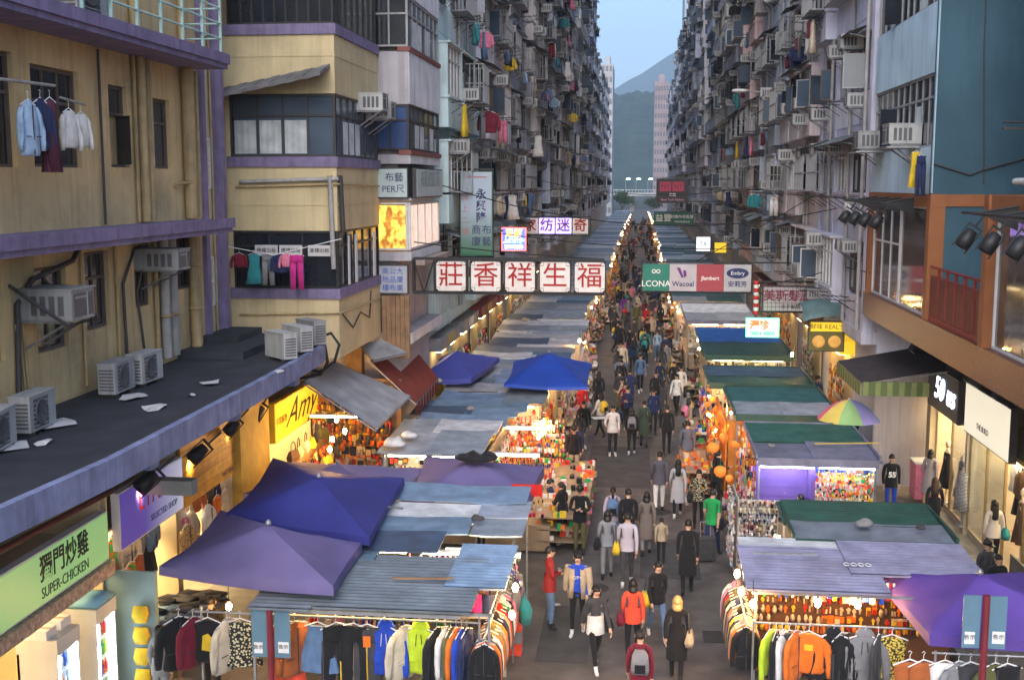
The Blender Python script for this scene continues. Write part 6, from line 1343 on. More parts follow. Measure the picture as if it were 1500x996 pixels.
# front rail of the near stall on the shaded side
G1 = 'clothes on the front rail of the near stall'
FR = [(262, 'jacket', 'black', 'black jacket at the picture edge end of the front rail', None, .9), (283, 'jacket', 'maroon', 'maroon jacket pressed between two black ones on the front rail', None, 1.2), (305, 'sweater', 'black', 'black sweatshirt with a yellow printed patch on the front rail', None, 0), (333, 'jacket', 'cream', 'cream striped jacket seen edge on beside the printed sweatshirt', None, 1.1), (352, 'skirt', 'black', 'black and cream floral skirt on the front rail', floral, 0), (418, 'dress', 'coral red', 'coral red long top just past the blue grey sign plate', None, .3), (432, 'jacket', 'rust', 'rust jacket half hidden behind the coral red top', None, .9), (466, 'skirt', 'denim blue', 'flared pale denim skirt on the front rail', None, 0), (492, 'trousers', 'black', 'black trousers between the denim skirt and the yellow striped pair', None, .4), (518, 'trousers', 'black', 'black trousers with yellow side stripes on the front rail', None, 0), (538, 'trousers', 'charcoal', 'charcoal trousers with an orange tag on the front rail', None, .2), (564, 'hoodie', 'royal blue', 'royal blue hooded jacket facing the camera', None, 0), (592, 'jacket', 'cream', 'cream jacket edge on behind the royal blue hooded one', None, 1.0), (615, 'hoodie', 'lime', 'bright yellow green hooded jacket facing the camera', None, 0), (640, 'jacket', 'black', 'black jacket right after the bright yellow green one', None, 1.1), (652, 'jacket', 'white', 'white jacket seen edge on in the crowded end of the front rail', None, 1.4), (660, 'jacket', 'olive', 'olive jacket seen edge on in the crowded end of the front rail', None, 1.4), (668, 'jacket', 'orange', 'orange jacket seen edge on near the blue pair of the front rail', None, 1.4), (676, 'jacket', 'royal blue', 'royal blue jacket edge on at the crowded end of the front rail', None, 1.3), (684, 'jacket', 'navy', 'navy jacket at the lane end of the front rail', None, 1.2)]
for px, k, c, lb, mt, rz in FR:
    p = PY(px, 925, 17.4); p.z = 2.13
    o = hang(k, c, lb, p, rz + random.uniform(-.15, .15), (random.uniform(1.1, 1.3), .8, random.uniform(1.2, 1.38)), 'yellow' if 'yellow side' in lb else ('white' if 'royal blue hooded' in lb else None), G1, mt)
    if 'printed patch' in lb: a = MB(); a.poly([(-.08, -.105, -.45), (.06, -.105, -.47), (.09, -.105, -.3), (.02, -.105, -.24), (-.06, -.105, -.27)]); a.build('printed_patch', CM_['yellow'], o)
    if 'orange tag' in lb: a = MB(); a.box(-.05, .05, -.075, -.07, -.34, -.2); a.build('price_tag', CM_['orange'], o)
# side rail along the lane
sc_ = ['black', 'orange', 'charcoal', 'white', 'rust', 'olive', 'grey', 'orange', 'black', 'navy', 'beige', 'red', 'charcoal', 'green', 'white', 'black', 'pink', 'grey', 'orange', 'navy', 'cream', 'maroon', 'black', 'royal blue', 'rust', 'grey']
def side_row(X, Y0, dy, z, cols, where, rz=0., dx=0.):
    for i, c in enumerate(cols):
        a_, b__ = (cols[i - 1] if i else 'the rail end'), (cols[i + 1] if i + 1 < len(cols) else 'the far post')
        k = ['jacket', 'sweater', 'hoodie'][i % 3]
        hang(k, c, '%s %s between %s and %s on %s' % (c, k, a_, b__, where), (X + dx * i, Y0 + dy * i, z), rz + random.uniform(-.12, .12), (.75, .8, 1.1), None, 'clothes on ' + where)
side_row(-2.33, 17.15, .145, 1.97, sc_, 'the lane rail of the shaded stall')
side_row(1.8, 18.45, .145, 1.92, ['black', 'orange', 'beige', 'charcoal', 'yellow', 'black', 'grey', 'rust', 'navy', 'cream', 'black', 'olive', 'red', 'charcoal', 'pink', 'white'], 'the bulb lit lane rail')
G2 = 'clothes on the front rail of the bulb lit stall'
FR2 = [(1128, 'sweater', 'lime', 'lime top nearest the lane end of the bulb lit front rail', None, 1.0), (1138, 'sweater', 'black', 'black top beside the lime one', None, 1.2), (1147, 'jacket', 'white', 'white and lime jacket edge on next to the black top', None, 1.2), (1157, 'trousers', 'charcoal', 'charcoal trousers behind the orange sweatshirt end', None, .5), (1166, 'jacket', 'orange', 'orange jacket edge on touching the orange sweatshirt', None, 1.1), (1186, 'sweater', 'orange', 'orange sweatshirt with small yellow patch facing the camera', None, 0), (1222, 'hoodie', 'black', 'black zipped top on a white hanger', None, .15), (1234, 'trousers', 'black', 'black trousers behind the black zipped top', None, .9), (1268, 'hoodie', 'grey', 'grey hoodie with dark drawstrings facing the camera', None, 0), (1288, 'jacket', 'charcoal', 'charcoal jacket edge on behind the grey hoodie', None, 1.0), (1308, 'dress', 'yellow', 'glittering gold patterned dress on the bulb lit rail', gold, 0), (1336, 'dress', 'rust', 'rust long dress under the violet umbrella edge', None, .1), (1356, 'dress', 'rust', 'second rust long dress nearer the sign post', None, .4), (1388, 'dress', 'white', 'white ribbed long dress beside the rust pair', None, .1), (1408, 'jacket', 'grey', 'pale grey jacket beside the white ribbed dress', None, .6), (1425, 'trousers', 'charcoal', 'charcoal trousers before the red post', None, .2), (1462, 'jacket', 'olive', 'dark olive jacket past the red post', None, .4), (1480, 'trousers', 'black', 'black trousers at the picture edge end of the rail', None, .2)]
for px, k, c, lb, mt, rz in FR2:
    Y = 18.25 if px < 1320 else 17.05; p = PY(px, 900, Y); p.z = 1.98 if px < 1320 else 2.08
    o = hang(k, c, lb, p, rz + random.uniform(-.15, .15), (random.uniform(1.12, 1.3), .8, random.uniform(1.2, 1.38)), None, G2, mt)
    if 'yellow patch' in lb: a = MB(); a.box(-.06, .06, -.105, -.1, -.3, -.22); a.build('printed_patch', CM_['yellow'], o)
# bundled colours on the shelf of the near stall
for i in range(15):
    c = ['red', 'coral red', 'yellow', 'white', 'cream', 'orange', 'white', 'pink', 'cream', 'rust', 'white', 'orange', 'red', 'magenta', 'navy'][i]; a_ = ['red', 'coral red', 'yellow', 'white', 'cream', 'orange', 'white', 'pink', 'cream', 'rust', 'white', 'orange', 'red', 'magenta', 'navy']
    o = ob('folded_shirt', JM, None, (-5.35 + i * .21, 18.25, 2.02), .1 * (i % 3), (.5, 1.0, 1), mats=[CM_[c]]); o.rotation_euler = (1.2, 0, .1 * (i % 3)); o.location.z = 2.14
    tag(o, '%s folded shirt on the high shelf between the %s and the %s' % (c, a_[i - 1] + ' one' if i else 'shelf end', a_[i + 1] + ' one' if i < 14 else 'lane end'), 'shirt', 'folded shirts on the high shelf')
# clothes inside the shops
for y, X, k, c, lb, mt in [(19.0, -9.05, 'dress', 'red', 'red dress hung by the teal panel of the jeans shop', None), (19.4, -9.1, 'dress', 'green', 'green and red printed dress beside the red one', greenred), (19.85, -9.15, 'dress', 'rust', 'rust dress hung above the denim heap', None), (21.75, -9.0, 'jacket', 'beige', 'leopard coat hung on the post between two shops', leopard), (22.4, -9.3, 'sweater', 'pink', 'pink knit top in the clothes shop doorway', None), (22.7, -9.3, 'sweater', 'cream', 'cream knit top in the clothes shop doorway', None), (23.2, -9.1, 'jacket', 'white', 'white coat hung near the shop spotlight', None), (24.0, -9.2, 'dress', 'orange', 'tan long bag shaped dress by the yellow pillar', None), (24.5, -9.2, 'dress', 'cream', 'cream dress hung next to the yellow pillar', None)]: hang(k, c, lb, (X, y, 2.3), math.pi / 2, (1, 1, 1), None, 'clothes hung in the shaded shops', mt)
for y, k, c, lb in [(35.5, 'dress', 'yellow', 'yellow long dress shining in the lit shop past the red awning'), (36.3, 'jacket', 'yellow', 'yellow jacket shining in the lit shop past the red awning'), (37.0, 'dress', 'black', 'black dress beside the yellow long one')]: hang(k, c, lb, (-6.1 - .25 * (y - 35.5), y + 1, 2.9), .6, (1.2, 1.2, 1.2), None, 'clothes at the lit shop past the red awning')
for i, (y, k, c) in enumerate([(19.15, 'dress', 'red'), (19.5, 'dress', 'green'), (20.1, 'jacket', 'cream'), (20.5, 'sweater', 'grey'), (20.9, 'dress', 'black'), (21.2, 'jacket', 'denim blue'), (22.1, 'jacket', 'white'), (22.9, 'dress', 'beige'), (23.4, 'sweater', 'rust'), (24.2, 'jacket', 'charcoal'), (24.7, 'dress', 'navy')]):
    hang(k, c, '%s %s on the high rail inside the %s' % (c, k, 'jeans shop' if y < 21.6 else 'plank sign shop'), (-9.5, y, 2.75), math.pi / 2 + random.uniform(-.5, .3), (1.25, 1.25, 1.2), None, 'clothes on the high shop rails', greenred if c == 'green' else None)
# balcony washing
LW = 'washing at the yellow and corner houses'
for px, py, X, k, c, lb, mt, s in [(40, 138, -8.7, 'jacket', 'pale blue', 'pale blue shirt drying on the pole of the yellow house', None, 1.15), (58, 136, -8.7, 'jacket', 'navy', 'navy top drying between the blue and plaid shirts', None, 1.1), (72, 136, -8.65, 'dress', 'maroon', 'dark plaid dress drying on the yellow house pole', plaid, 1.0), (100, 152, -8.9, 'sweater', 'white', 'white vest drying beside the plaid dress', None, 1.05), (118, 158, -8.9, 'sweater', 'white', 'white shirt drying nearest the open window', None, .95)]: hang(k, c, lb, PX(px, py, X), math.pi / 2 - .4, (s * .55, s * .9, s * 1.05), None, LW, mt)
a = MB(); a.tube([tuple(PX(-10, 115, -8.75)), tuple(PX(80, 126, -8.75))], .025, 6); a.tube([tuple(PX(88, 143, -8.95)), tuple(PX(125, 154, -8.95))], .02, 6)
tag(a.build('washing_pole', pipe_g, None), 'grey washing pole in front of the yellow house window', 'pole')
a = MB(); a.tube([tuple(PY(300, 355, 26.3)), tuple(PY(400, 374, 26.4)), tuple(PY(500, 350, 26.6))], .012, 5); tag(a.build('clothes_line', paper_white, None), 'thin clothes line before the dark balcony of the corner house', 'clothes line')
for px, k, c, lb, s in [(350, 'sweater', 'maroon', 'maroon cloth hung at the pipe end of the balcony line', .6), (372, 'dress', 'teal', 'teal printed cloth hanging long from the balcony line', .7), (392, 'trousers', 'grey', 'grey trousers on the balcony line', .8), (410, 'jacket', 'navy', 'navy top next to the magenta trousers on the line', .7), (434, 'trousers', 'magenta', 'bright magenta trousers on the balcony line', .9), (420, 'sweater', 'pink', 'small pink top between the navy and magenta things', .6)]:
    p = PY(px, 368, 26.45); hang(k, c, lb, p, .2, (s,) * 3, None, LW)
p = PY(1322, 218, 27.6); p.x = 6.2; hang('dress', 'yellow', 'yellow cloth drying under the blue house windows', p, .3, (.6, .6, .8), None, LW); p = PY(1330, 222, 27.3); p.x = 6.25; hang('trousers', 'navy', 'navy trousers drying beside the yellow cloth', p, .4, (.7, .7, 1), None, LW)
# washing down the street
ul = set()
for t, (x, y, z), lb, k in LAUNDRY:
    if k == 0: continue
    wp = t.matrix_basis @ Vector((x, y, z))
    for q in range(random.choice([1, 2, 2, 3])):
        for _ in range(30):
            c = random.choice(['white', 'white', 'black', 'navy', 'pale blue', 'grey', 'maroon', 'pink', 'teal', 'cream', 'denim blue', 'yellow']); kk = random.choice(['sweater', 'trousers', 'jacket', 'dress'])
            nm = '%s %s drying on the %s floor rack of the %s' % (c, kk, FLOORW[k + 0] if k < 9 else 'top', ' '.join(lb.split()[:3]).replace(' with', '').replace(' next', ''))
            if nm not in ul: ul.add(nm); break
        else: continue
        hang(kk, c, nm, (wp.x + random.uniform(-.25, .25), wp.y + random.uniform(-.6, .6), wp.z), math.pi / 2 * random.choice([0, 1, 1]) + random.uniform(-.3, .3), (random.uniform(.9, 1.2),) * 3, None, 'washing on the tenements')

# ------------------------------------------------------------------ people
hair_m = M('dark_hair', (.012, .01, .009), .5, .2, 30, coords='obj'); hair_b = M('blond_hair', (.5, .33, .13), .5, .2, 30, coords='obj'); skin_m = M('skin', (.48, .3, .21), .6, .08, 8, coords='obj'); face_m = M('eye_dark', (.02, .015, .012), .4, 0); lip_m = M('lips', (.35, .12, .1), .5, 0); shoe_m = M('shoe_dark', (.02, .02, .022), .5, .1, coords='obj'); shoe_w = M('shoe_white', (.6, .6, .6), .5, .1, coords='obj')
def skeleton(pose, fem):
    V = []; E = []; seg = []
    def v(p, r): V.append((p, r if isinstance(r, tuple) else (r, r))); return len(V) - 1
    def e(a, b, reg): E.append((a, b)); seg.append((a, b, reg))
    sit = pose == 'sit'; zp = .5 if sit else .95; dz = zp - .95; lean = .06 if pose in ('phone', 'browse') else .0
    sh = .155 if fem else .178; wr = 1.0
    pel = v((0, 0, .95 + dz), (.135 if not fem else .14, .1)); wai = v((0, .0, 1.1 + dz), (.118 if not fem else .1, .085)); che = v((0, lean * .4, 1.29 + dz), (.15 if not fem else .13, .1)); upc = v((0, lean * .7, 1.41 + dz), (.105, .075))
    nek = v((0, lean, 1.49 + dz), .05); hb = v((0, lean + .025, 1.555 + dz), (.066, .08)); ht = v((0, lean + .02, 1.655 + dz), (.07, .085)); no = v((0, lean + .105, 1.6 + dz), .016)
    e(pel, wai, 't'); e(wai, che, 't'); e(che, upc, 't'); e(upc, nek, 'n'); e(nek, hb, 'h'); e(hb, ht, 'h'); e(hb, no, 'h')
    st = {'walk': .24, 'walk2': -.24, 'stroll': .13, 'stroll2': -.13}.get(pose, 0.)
    hands = []
    for s in (-1, 1):
        f = st * s
        if sit:
            hp = v((s * .09, .05, .48), .095); kn = v((s * .12, .44, .5), .065); an = v((s * .12, .46, .1), .042); to = v((s * .13, .58, .045), .042)
        else:
            hp = v((s * .088, 0, .87), .092); kn = v((s * .095, f * .55 + .03, .49), .062); an = v((s * .09, f * 1.15 - (.04 if f < 0 else 0), .09 + (.05 if f < -.1 else 0)), .042); to = v((s * .105, f * 1.15 + .13 - (.04 if f < 0 else 0), .045), .042)
        e(pel, hp, 'l'); e(hp, kn, 'l'); e(kn, an, 'l'); e(an, to, 's')
        sho = v((s * sh, lean * .6, 1.395 + dz), .06)
        if pose in ('phone', 'cross') or sit:
            el = v((s * .235, .02 + lean, 1.14 + dz), .045); wri = v((s * (.06 if pose != 'cross' else -.04), .24 + lean - (.04 if s > 0 else 0), (1.15 if not sit else 1.0) + dz), .03); ha = v((s * (.03 if pose != 'cross' else -.1), .27 + lean - (.06 if s > 0 else 0), (1.18 if not sit else .98) + dz), (.024, .036))
        elif pose == 'browse':
            el = v((s * .22, .1, 1.16 + dz), .045); wri = v((s * .17, .32, 1.2 + dz), .03); ha = v((s * .16, .4, 1.22 + dz), (.024, .036))
        elif pose == 'carry' and s > 0:
            el = v((.25, -.02, 1.13), .045); wri = v((.24, .2, 1.06), .03); ha = v((.23, .27, 1.06), (.024, .036))
        else:
            el = v((s * .208, -f * .35 - .03, 1.13 + dz), .05); wri = v((s * .205, -f * .9 + .03, .9 + dz), .034); ha = v((s * .2, -f * 1.0 + .05, .82 + dz), (.026, .036))
        e(upc, sho, 't'); e(sho, el, 'a'); e(el, wri, 'a'); e(wri, ha, 'd'); hands.append((V[wri][0], V[ha][0], s))
    return V, E, seg, hands
def body_mesh(pose, fem, legs='trousers', sleeves='long'):
    V, E, seg, hands = skeleton(pose, fem)
    me = bpy.data.meshes.new('skel'); me.from_pydata([p for p, r in V], E, []); o = bpy.data.objects.new('skel', me); COL.objects.link(o)
    o.modifiers.new('skin', 'SKIN'); sb = o.modifiers.new('sub', 'SUBSURF'); sb.levels = 1; sb.render_levels = 1
    sv = me.skin_vertices[0].data
    for i, (p, r) in enumerate(V): sv[i].radius = r; sv[i].use_root = i == 0
    return o, V, seg, hands, legs, sleeves
def finish(rec):
    o, V, seg, hands, legs, sleeves = rec
    dg = bpy.context.evaluated_depsgraph_get(); m = bpy.data.meshes.new_from_object(o.evaluated_get(dg)); old = o.data; bpy.data.objects.remove(o); bpy.data.meshes.remove(old)
    a = MB(); P = [Vector(p) for p, r in V]
    vs = [v.co.copy() for v in m.vertices]
    for f in m.polygons:
        c = f.center; best = None
        for i, j, reg in seg:
            d = P[j] - P[i]; t = max(0, min(1, (c - P[i]).dot(d) / max(d.dot(d), 1e-6))); dist = (c - P[i] - d * t).length / (max(V[i][1]) * (1 - t) + max(V[j][1]) * t + .01)
            if best is None or dist < best[0]: best = (dist, reg, t, j)
        reg, t, j = best[1:]
        mi = {'t': 1, 'n': 0, 'h': 0, 'a': 1, 'd': 0, 'l': 2, 's': 3}[reg]
        if reg == 'n' and t < .35: mi = 1
        if reg == 'l' and P[j].z < .3 and t > .82: mi = 3
        if legs == 'bare' and reg == 'l' and c.z < .62: mi = 0
        if sleeves == 'short' and reg == 'a' and c.z < 1.2: mi = 0
        if reg == 'l' and c.z > .93 + (P[0].z - .95): mi = 1
        a.f.append(tuple(f.vertices)); a.m.append(mi); a.sm.append(True)
    a.v = [tuple(v) for v in vs]; bpy.data.meshes.remove(m)
    for w, h, s in hands:
        w, h = Vector(w), Vector(h); d = (h - w).normalized(); side = Vector((0, 1, 0)) if abs(d.y) < .8 else Vector((1, 0, 0)); side = (side - d * side.dot(d)).normalized(); inn = d.cross(side)
        if inn.x * s > 0: inn = -inn
        for q, L_ in ((-1.5, .062), (-.5, .075), (.5, .07), (1.5, .055)):
            b = h + d * .02 + side * (.014 * q); a.tube([b, b + d * L_ * .55 + side * .004 * q, b + d * L_ * .9 + inn * .018], [.0085, .008, .006], 5, 0)
        b = h - d * .02 + side * .03; a.tube([b, b + side * .022 + d * .025, b + side * .022 + d * .055 + inn * .01], [.01, .009, .007], 5, 0)
    top = max(p.z for p in P); lean = P[4].y; e0 = Vector((0, P[5].y, P[5].z))
    for s in (-1, 1): a.ball((s * .03, P[6].y + .082, P[5].z + .058), (.012, .006, .007), 5, 4); a.ball((s * .088, P[6].y - .005, P[5].z + .045), (.012, .022, .032), 5, 0); a.box(s * .03 - .016, s * .03 + .016, P[6].y + .084, P[6].y + .09, P[5].z + .078, P[5].z + .083, 4)
    a.box(-.022, .022, P[5].y + .082, P[5].y + .09, P[5].z - .001, P[5].z + .008, 5)
    me = a.mesh('person', [skin_m, CM_['grey'], CM_['black'], shoe_m, face_m, lip_m]); me['hy'] = P[6].y; me['hz'] = P[5].z + .05; me['dz'] = P[0].z - .95; me['sy'] = P[3].y
    return me
recs = {}
for pose in ('walk', 'walk2', 'stroll', 'stroll2', 'stand', 'phone', 'cross', 'browse', 'carry', 'sit'):
    for fem in (0, 1): recs[(pose, fem, 'trousers', 'long')] = body_mesh(pose, fem)
for k in (('stroll', 1, 'bare', 'long'), ('walk', 0, 'trousers', 'short'), ('stroll2', 0, 'trousers', 'short')): recs[k] = body_mesh(*k)
bpy.context.view_layer.update()
BODY = {k: finish(r) for k, r in recs.items()}
def hair_mesh(kind):
    a = MB()
    rings = []
    for i in range(7):
        t = i / 6 * (1.8 if kind != 'short' else 1.72); r = math.sin(t); z = math.cos(t)
        rings.append([((.088 * r) * math.cos(2 * math.pi * j / 14), -.012 + .105 * r * math.sin(2 * math.pi * j / 14) - .012, .115 * z + (.028 * max(0, math.sin(2 * math.pi * j / 14)) * (i > 3))) for j in range(14)])
    a.loft(rings[1:], 0, True)
    if kind in ('long', 'mid'):
        L_ = -.36 if kind == 'long' else -.16
        def arc(z, rx, ry, yo): return [(rx * math.cos(math.pi + math.pi * j / 8 * 1.0), yo + ry * math.sin(math.pi + math.pi * j / 8), z) for j in range(9)] + [(rx * .8 * math.cos(2 * math.pi - math.pi * j / 8), yo + ry * .55 * math.sin(2 * math.pi - math.pi * j / 8), z) for j in range(9)]
        a.loft([arc(.03, .092, .11, -.005), arc(-.1, .1, .105, -.01), arc(L_ * .7, .105, .09, -.035), arc(L_, .07, .05, -.075)])
    if kind == 'tail': a.tube([(0, -.1, .04), (0, -.15, .02), (0, -.15, -.1), (0, -.12, -.26)], [.03, .04, .035, .015], 8); 
    if kind == 'bun': a.ball((0, -.09, .1), .055, 6)
    if kind == 'cap': a = MB(); a.lathe([(.1, -.0), (.1, .05), (.08, .1), (.03, .125)], 14, (0, -.01, .01)); a.loft([[(-.075, .07, .01), (.075, .07, .01), (.05, .17, -.005), (-.05, .17, -.005)], [(-.075, .07, .02), (.075, .07, .02), (.05, .17, .005), (-.05, .17, .005)]])
    return a.mesh('hair' if kind != 'cap' else 'cap', hair_m)
HAIR = {k: hair_mesh(k) for k in ('short', 'long', 'mid', 'tail', 'bun', 'cap')}
def hem_mesh(L_, fl):
    a = MB(); a.loft([ell(0, 0, .22, .15, .112, 16), ell(0, 0, .08, .165, .125, 16, .01, 1), ell(0, -.005, -.06, .175 + fl * .4, .13 + fl * .3, 16, .015, 2), ell(0, -.01, -L_, .17 + fl, .13 + fl * .8, 16, .03, 3)], 0, False)
    a.loft([ell(0, -.01, -L_, .165 + fl, .125 + fl * .8, 16, .03, 3), ell(0, 0, .0, .16, .12, 16)], 0, False); return a.mesh('coat_hem', CM_['black'])
HEM = {'jacket': hem_mesh(.1, .005), 'coat': hem_mesh(.42, .04), 'shirt': hem_mesh(.06, .0), 'dress': hem_mesh(.5, .07)}
bp_ = MB(); bp_.loft([[(-.13, -.05, 0), (.13, -.05, 0), (.13, .06, 0), (-.13, .06, 0)], [(-.15, -.1, .1), (.15, -.1, .1), (.15, .06, .1), (-.15, .06, .1)], [(-.14, -.09, .32), (.14, -.09, .32), (.14, .06, .32), (-.14, .06, .32)], [(-.08, -.02, .42), (.08, -.02, .42), (.08, .05, .42), (-.08, .05, .42)]]); bp_.box(-.09, .09, -.13, -.09, .06, .2, 1)
for s in (-1, 1): bp_.tube([(s * .09, .04, .38), (s * .1, .12, .44), (s * .1, .27, .36), (s * .11, .27, .15), (s * .12, .05, .05)], .015, 5, 1)
BP = bp_.mesh('backpack', [CM_['charcoal'], CM_['black']])
sb_ = MB(); sb_.loft([[(-.06, -.16, 0), (.06, -.16, 0), (.06, .16, 0), (-.06, .16, 0)], [(-.085, -.18, .1), (.085, -.18, .1), (.085, .18, .1), (-.085, .18, .1)], [(-.04, -.14, .27), (.04, -.14, .27), (.04, .14, .27), (-.04, .14, .27)]]); sb_.tube([(0, -.12, .26), (-.02, -.06, .55), (-.03, 0, .64), (-.02, .06, .55), (0, .12, .26)], .014, 5, 1)
SBAG = sb_.mesh('shoulder_bag', [CM_['black'], CM_['charcoal']])
cb_ = MB(); cb_.loft([[(-.05, -.1, 0), (.05, -.1, 0), (.05, .1, 0), (-.05, .1, 0)], [(-.06, -.13, .2), (.06, -.13, .2), (.06, .13, .2), (-.06, .13, .2)], [(-.03, -.1, .3), (.03, -.1, .3), (.03, .1, .3), (-.03, .1, .3)]]); cb_.tube([(0, -.06, .29), (0, 0, .4), (0, .06, .29)], .008, 4); CBAG = cb_.mesh('carrier_bag', CM_['white'])
CAR = 'bags carried in the crowd'
def person(label, p, rz, top, bottom, pose='walk', fem=0, h=1.7, hair='short', coat=None, shoes=0, hairm=None, bag=None, legs='trousers', sleeves='long', topm=None, group='people in the market', skin=None):
    me = BODY.get((pose, fem, legs, sleeves)) or BODY[(pose, fem, 'trousers', 'long')]; k = h / 1.7
    o = ob('person', me, None, (p[0], p[1], p[2]), rz, (k, k, k), mats=[skin, topm or CM_[top], CM_[bottom], shoe_w if shoes else None]); tag(o, label, 'person', group)
    if hair and hair != 'none': ob(HAIR[hair].name.split('.')[0], HAIR[hair], o, (0, me['hy'], me['hz']), mats=[hairm] if hairm else None)
    if coat: ob('coat_hem', HEM[coat], o, (0, 0, .92 + me['dz']), mats=[topm or CM_[top]])
    if bag:
        kind, c, bl = bag; M4 = Matrix.Translation(o.location) @ Matrix.Rotation(rz, 4, 'Z')
        if kind == 'back': q, m_, r = (0, -.17, 1.0), BP, 0
        elif kind == 'side': q, m_, r = (.24, -.02, .78), SBAG, 0
        elif kind == 'sideL': q, m_, r = (-.24, -.02, .78), SBAG, 0
        else: q, m_, r = (.27, .03, .42), CBAG, 0
        w = M4 @ (Vector(q) * k); b = ob({'back': 'backpack', 'side': 'shoulder_bag', 'sideL': 'shoulder_bag', 'hand': 'carrier_bag'}[kind], m_, None, w, rz, (k, k, k), mats=[CM_[c]]); tag(b, bl, {'back': 'backpack', 'side': 'bag', 'sideL': 'bag', 'hand': 'bag'}[kind], CAR)
    return o
UP, DOWN = 0., math.pi
def at(px, py, z=0.): return Pz(px, py, z)
person('man in a red jacket and jeans standing with folded arms by the lane bulbs', at(805, 922), -1.3, 'maroon', 'denim blue', 'cross', 0, 1.75, 'short', 'jacket', topm=M('cloth_brick', (.28, .02, .02), .8, .1))
person('man in an open beige jacket over a royal blue shirt facing the camera', at(846, 930), DOWN - .1, 'royal blue', 'black', 'stroll', 0, 1.72, 'short', None, 1)
o = bpy.data.objects[[x for x in LABELS['man in an open beige jacket over a royal blue shirt facing the camera']][0]]
a = MB()
for s in (-1, 1):
    a.loft([[(s * .05, .06, 1.44), (s * .17, .02, 1.45), (s * .18, -.08, 1.42), (s * .02, -.09, 1.44)], [(s * .07, .125, 1.3), (s * .17, .1, 1.3), (s * .18, -.1, 1.3), (0, -.115, 1.3)], [(s * .08, .125, 1.05), (s * .16, .1, 1.05), (s * .17, -.1, 1.05), (0, -.12, 1.05)], [(s * .1, .14, .8), (s * .19, .1, .8), (s * .19, -.1, .8), (0, -.14, .8)]])
    a.tube([(s * .18, 0, 1.41), (s * .24, -s * .05, 1.12), (s * .255, -s * .1 + .02, .9)], [.085, .068, .05], 8)
a.build('jacket', CM_['beige'], o); text('CITY', o, (0, .118, 1.22), (math.pi / 2, 0, math.pi), .09, white_ink, name='shirt_print')
person('woman with long dark hair, grey top and white hem walking out of frame', at(872, 980), DOWN + .4, 'charcoal', 'black', 'walk', 1, 1.63, 'long', None, 1, bag=('sideL', 'black', 'large black bag on the long haired woman with the white hem'))
o = bpy.data.objects[LABELS['woman with long dark hair, grey top and white hem walking out of frame'][0]]; ob('shirt_hem', HEM['jacket'], o, (0, 0, .86), sc=(1.06, 1.06, 1.2), mats=[CM_['white']])
person('woman in a bright orange red top seen from behind', at(926, 968), UP, 'coral red', 'black', 'stroll', 1, 1.62, 'mid', 'jacket', bag=('sideL', 'maroon', 'dark red bag beside the bright orange red top'))
person('woman in a black jacket and jeans behind the orange red top', at(962, 938), DOWN + .3, 'black', 'denim blue', 'walk2', 1, 1.63, 'tail', 'jacket', 1, bag=('side', 'yellow', 'yellow bag on the woman in black jacket and jeans'))
person('blond woman all in black at the bottom edge of the lane', at(990, 1000), UP - .1, 'black', 'black', 'stroll2', 1, 1.64, 'mid', 'coat', hairm=hair_b, bag=('side', 'beige', 'beige patterned bag on the blond woman'))
person('woman in a maroon jacket cut off by the bottom edge of the picture', at(936, 1062), UP, 'maroon', 'black', 'stroll', 1, 1.66, 'short', 'jacket', bag=('back', 'grey', 'grey backpack on the maroon jacket'))
person('man in a bright green shirt with a dark bag strap', at(1042, 818), UP - .4, 'green', 'navy', 'walk', 0, 1.73, 'short', 'shirt', sleeves='short', bag=('side', 'black', 'black bag slung on the green shirted man'))
person('balding man in a long black jacket walking away alone', at(1006, 873), UP, 'black', 'black', 'stroll', 0, 1.74, 'short', 'coat')
person('small child in a beige top walking beside the grey coat', at(968, 825), UP, 'beige', 'black', 'stroll2', 0, 1.12, 'short', 'shirt')
person('woman in a grey brown coat holding the child at her side', at(946, 815), UP, 'grey', 'grey', 'stroll', 1, 1.62, 'mid', 'coat', topm=M('cloth_taupe', (.16, .13, .115), .9, .1))
person('man in a black shirt ahead of the lilac shirt', at(919, 818), UP + .2, 'black', 'charcoal', 'stroll2', 0, 1.74, 'short', 'shirt')
person('man in a pale lilac shirt seen from behind', at(918, 860), UP, 'pale blue', 'charcoal', 'walk', 0, 1.72, 'short', 'shirt', 1, topm=M('cloth_lilac_grey', (.42, .38, .45), .9, .1), bag=('sideL', 'yellow', 'yellow shoulder bag beside the pale lilac shirt'))
person('person in a grey top and grey trousers left of the lilac shirt', at(889, 850), UP, 'grey', 'grey', 'stroll', 1, 1.66, 'mid', 'shirt', topm=M('cloth_mid_grey', (.22, .23, .26), .9, .1), bag=('sideL', 'black', 'big black bag on the grey trousered person'))
person('woman in a pale pink top with a blue rucksack and tied hair', at(897, 806), UP, 'pink', 'denim blue', 'walk2', 1, 1.62, 'tail', 'jacket', topm=M('cloth_mauve', (.4, .33, .4), .9, .1), bag=('back', 'denim blue', 'blue rucksack on the woman with tied hair'))
person('man in a dark plaid shirt with white trousers', at(965, 752), UP, 'charcoal', 'white', 'stroll', 0, 1.74, 'short', 'jacket', topm=stripe_mat('dark_plaid', (.05, .05, .07), (.1, .09, .12), 14, 0), bag=None)
person('woman in a pale grey cardigan with black leggings', at(992, 760), UP, 'grey', 'black', 'walk', 1, 1.65, 'long', 'coat', 1, topm=M('cloth_pale_grey', (.36, .36, .38), .9, .1), bag=('hand', 'white', 'white carrier bag of the pale grey cardigan woman'))
person('woman in a flowered black and cream jacket looking down', at(1022, 775), DOWN, 'black', 'black', 'phone', 1, 1.62, 'mid', 'jacket', topm=floral, bag=('side', 'black', 'black bag under the flowered jacket'))
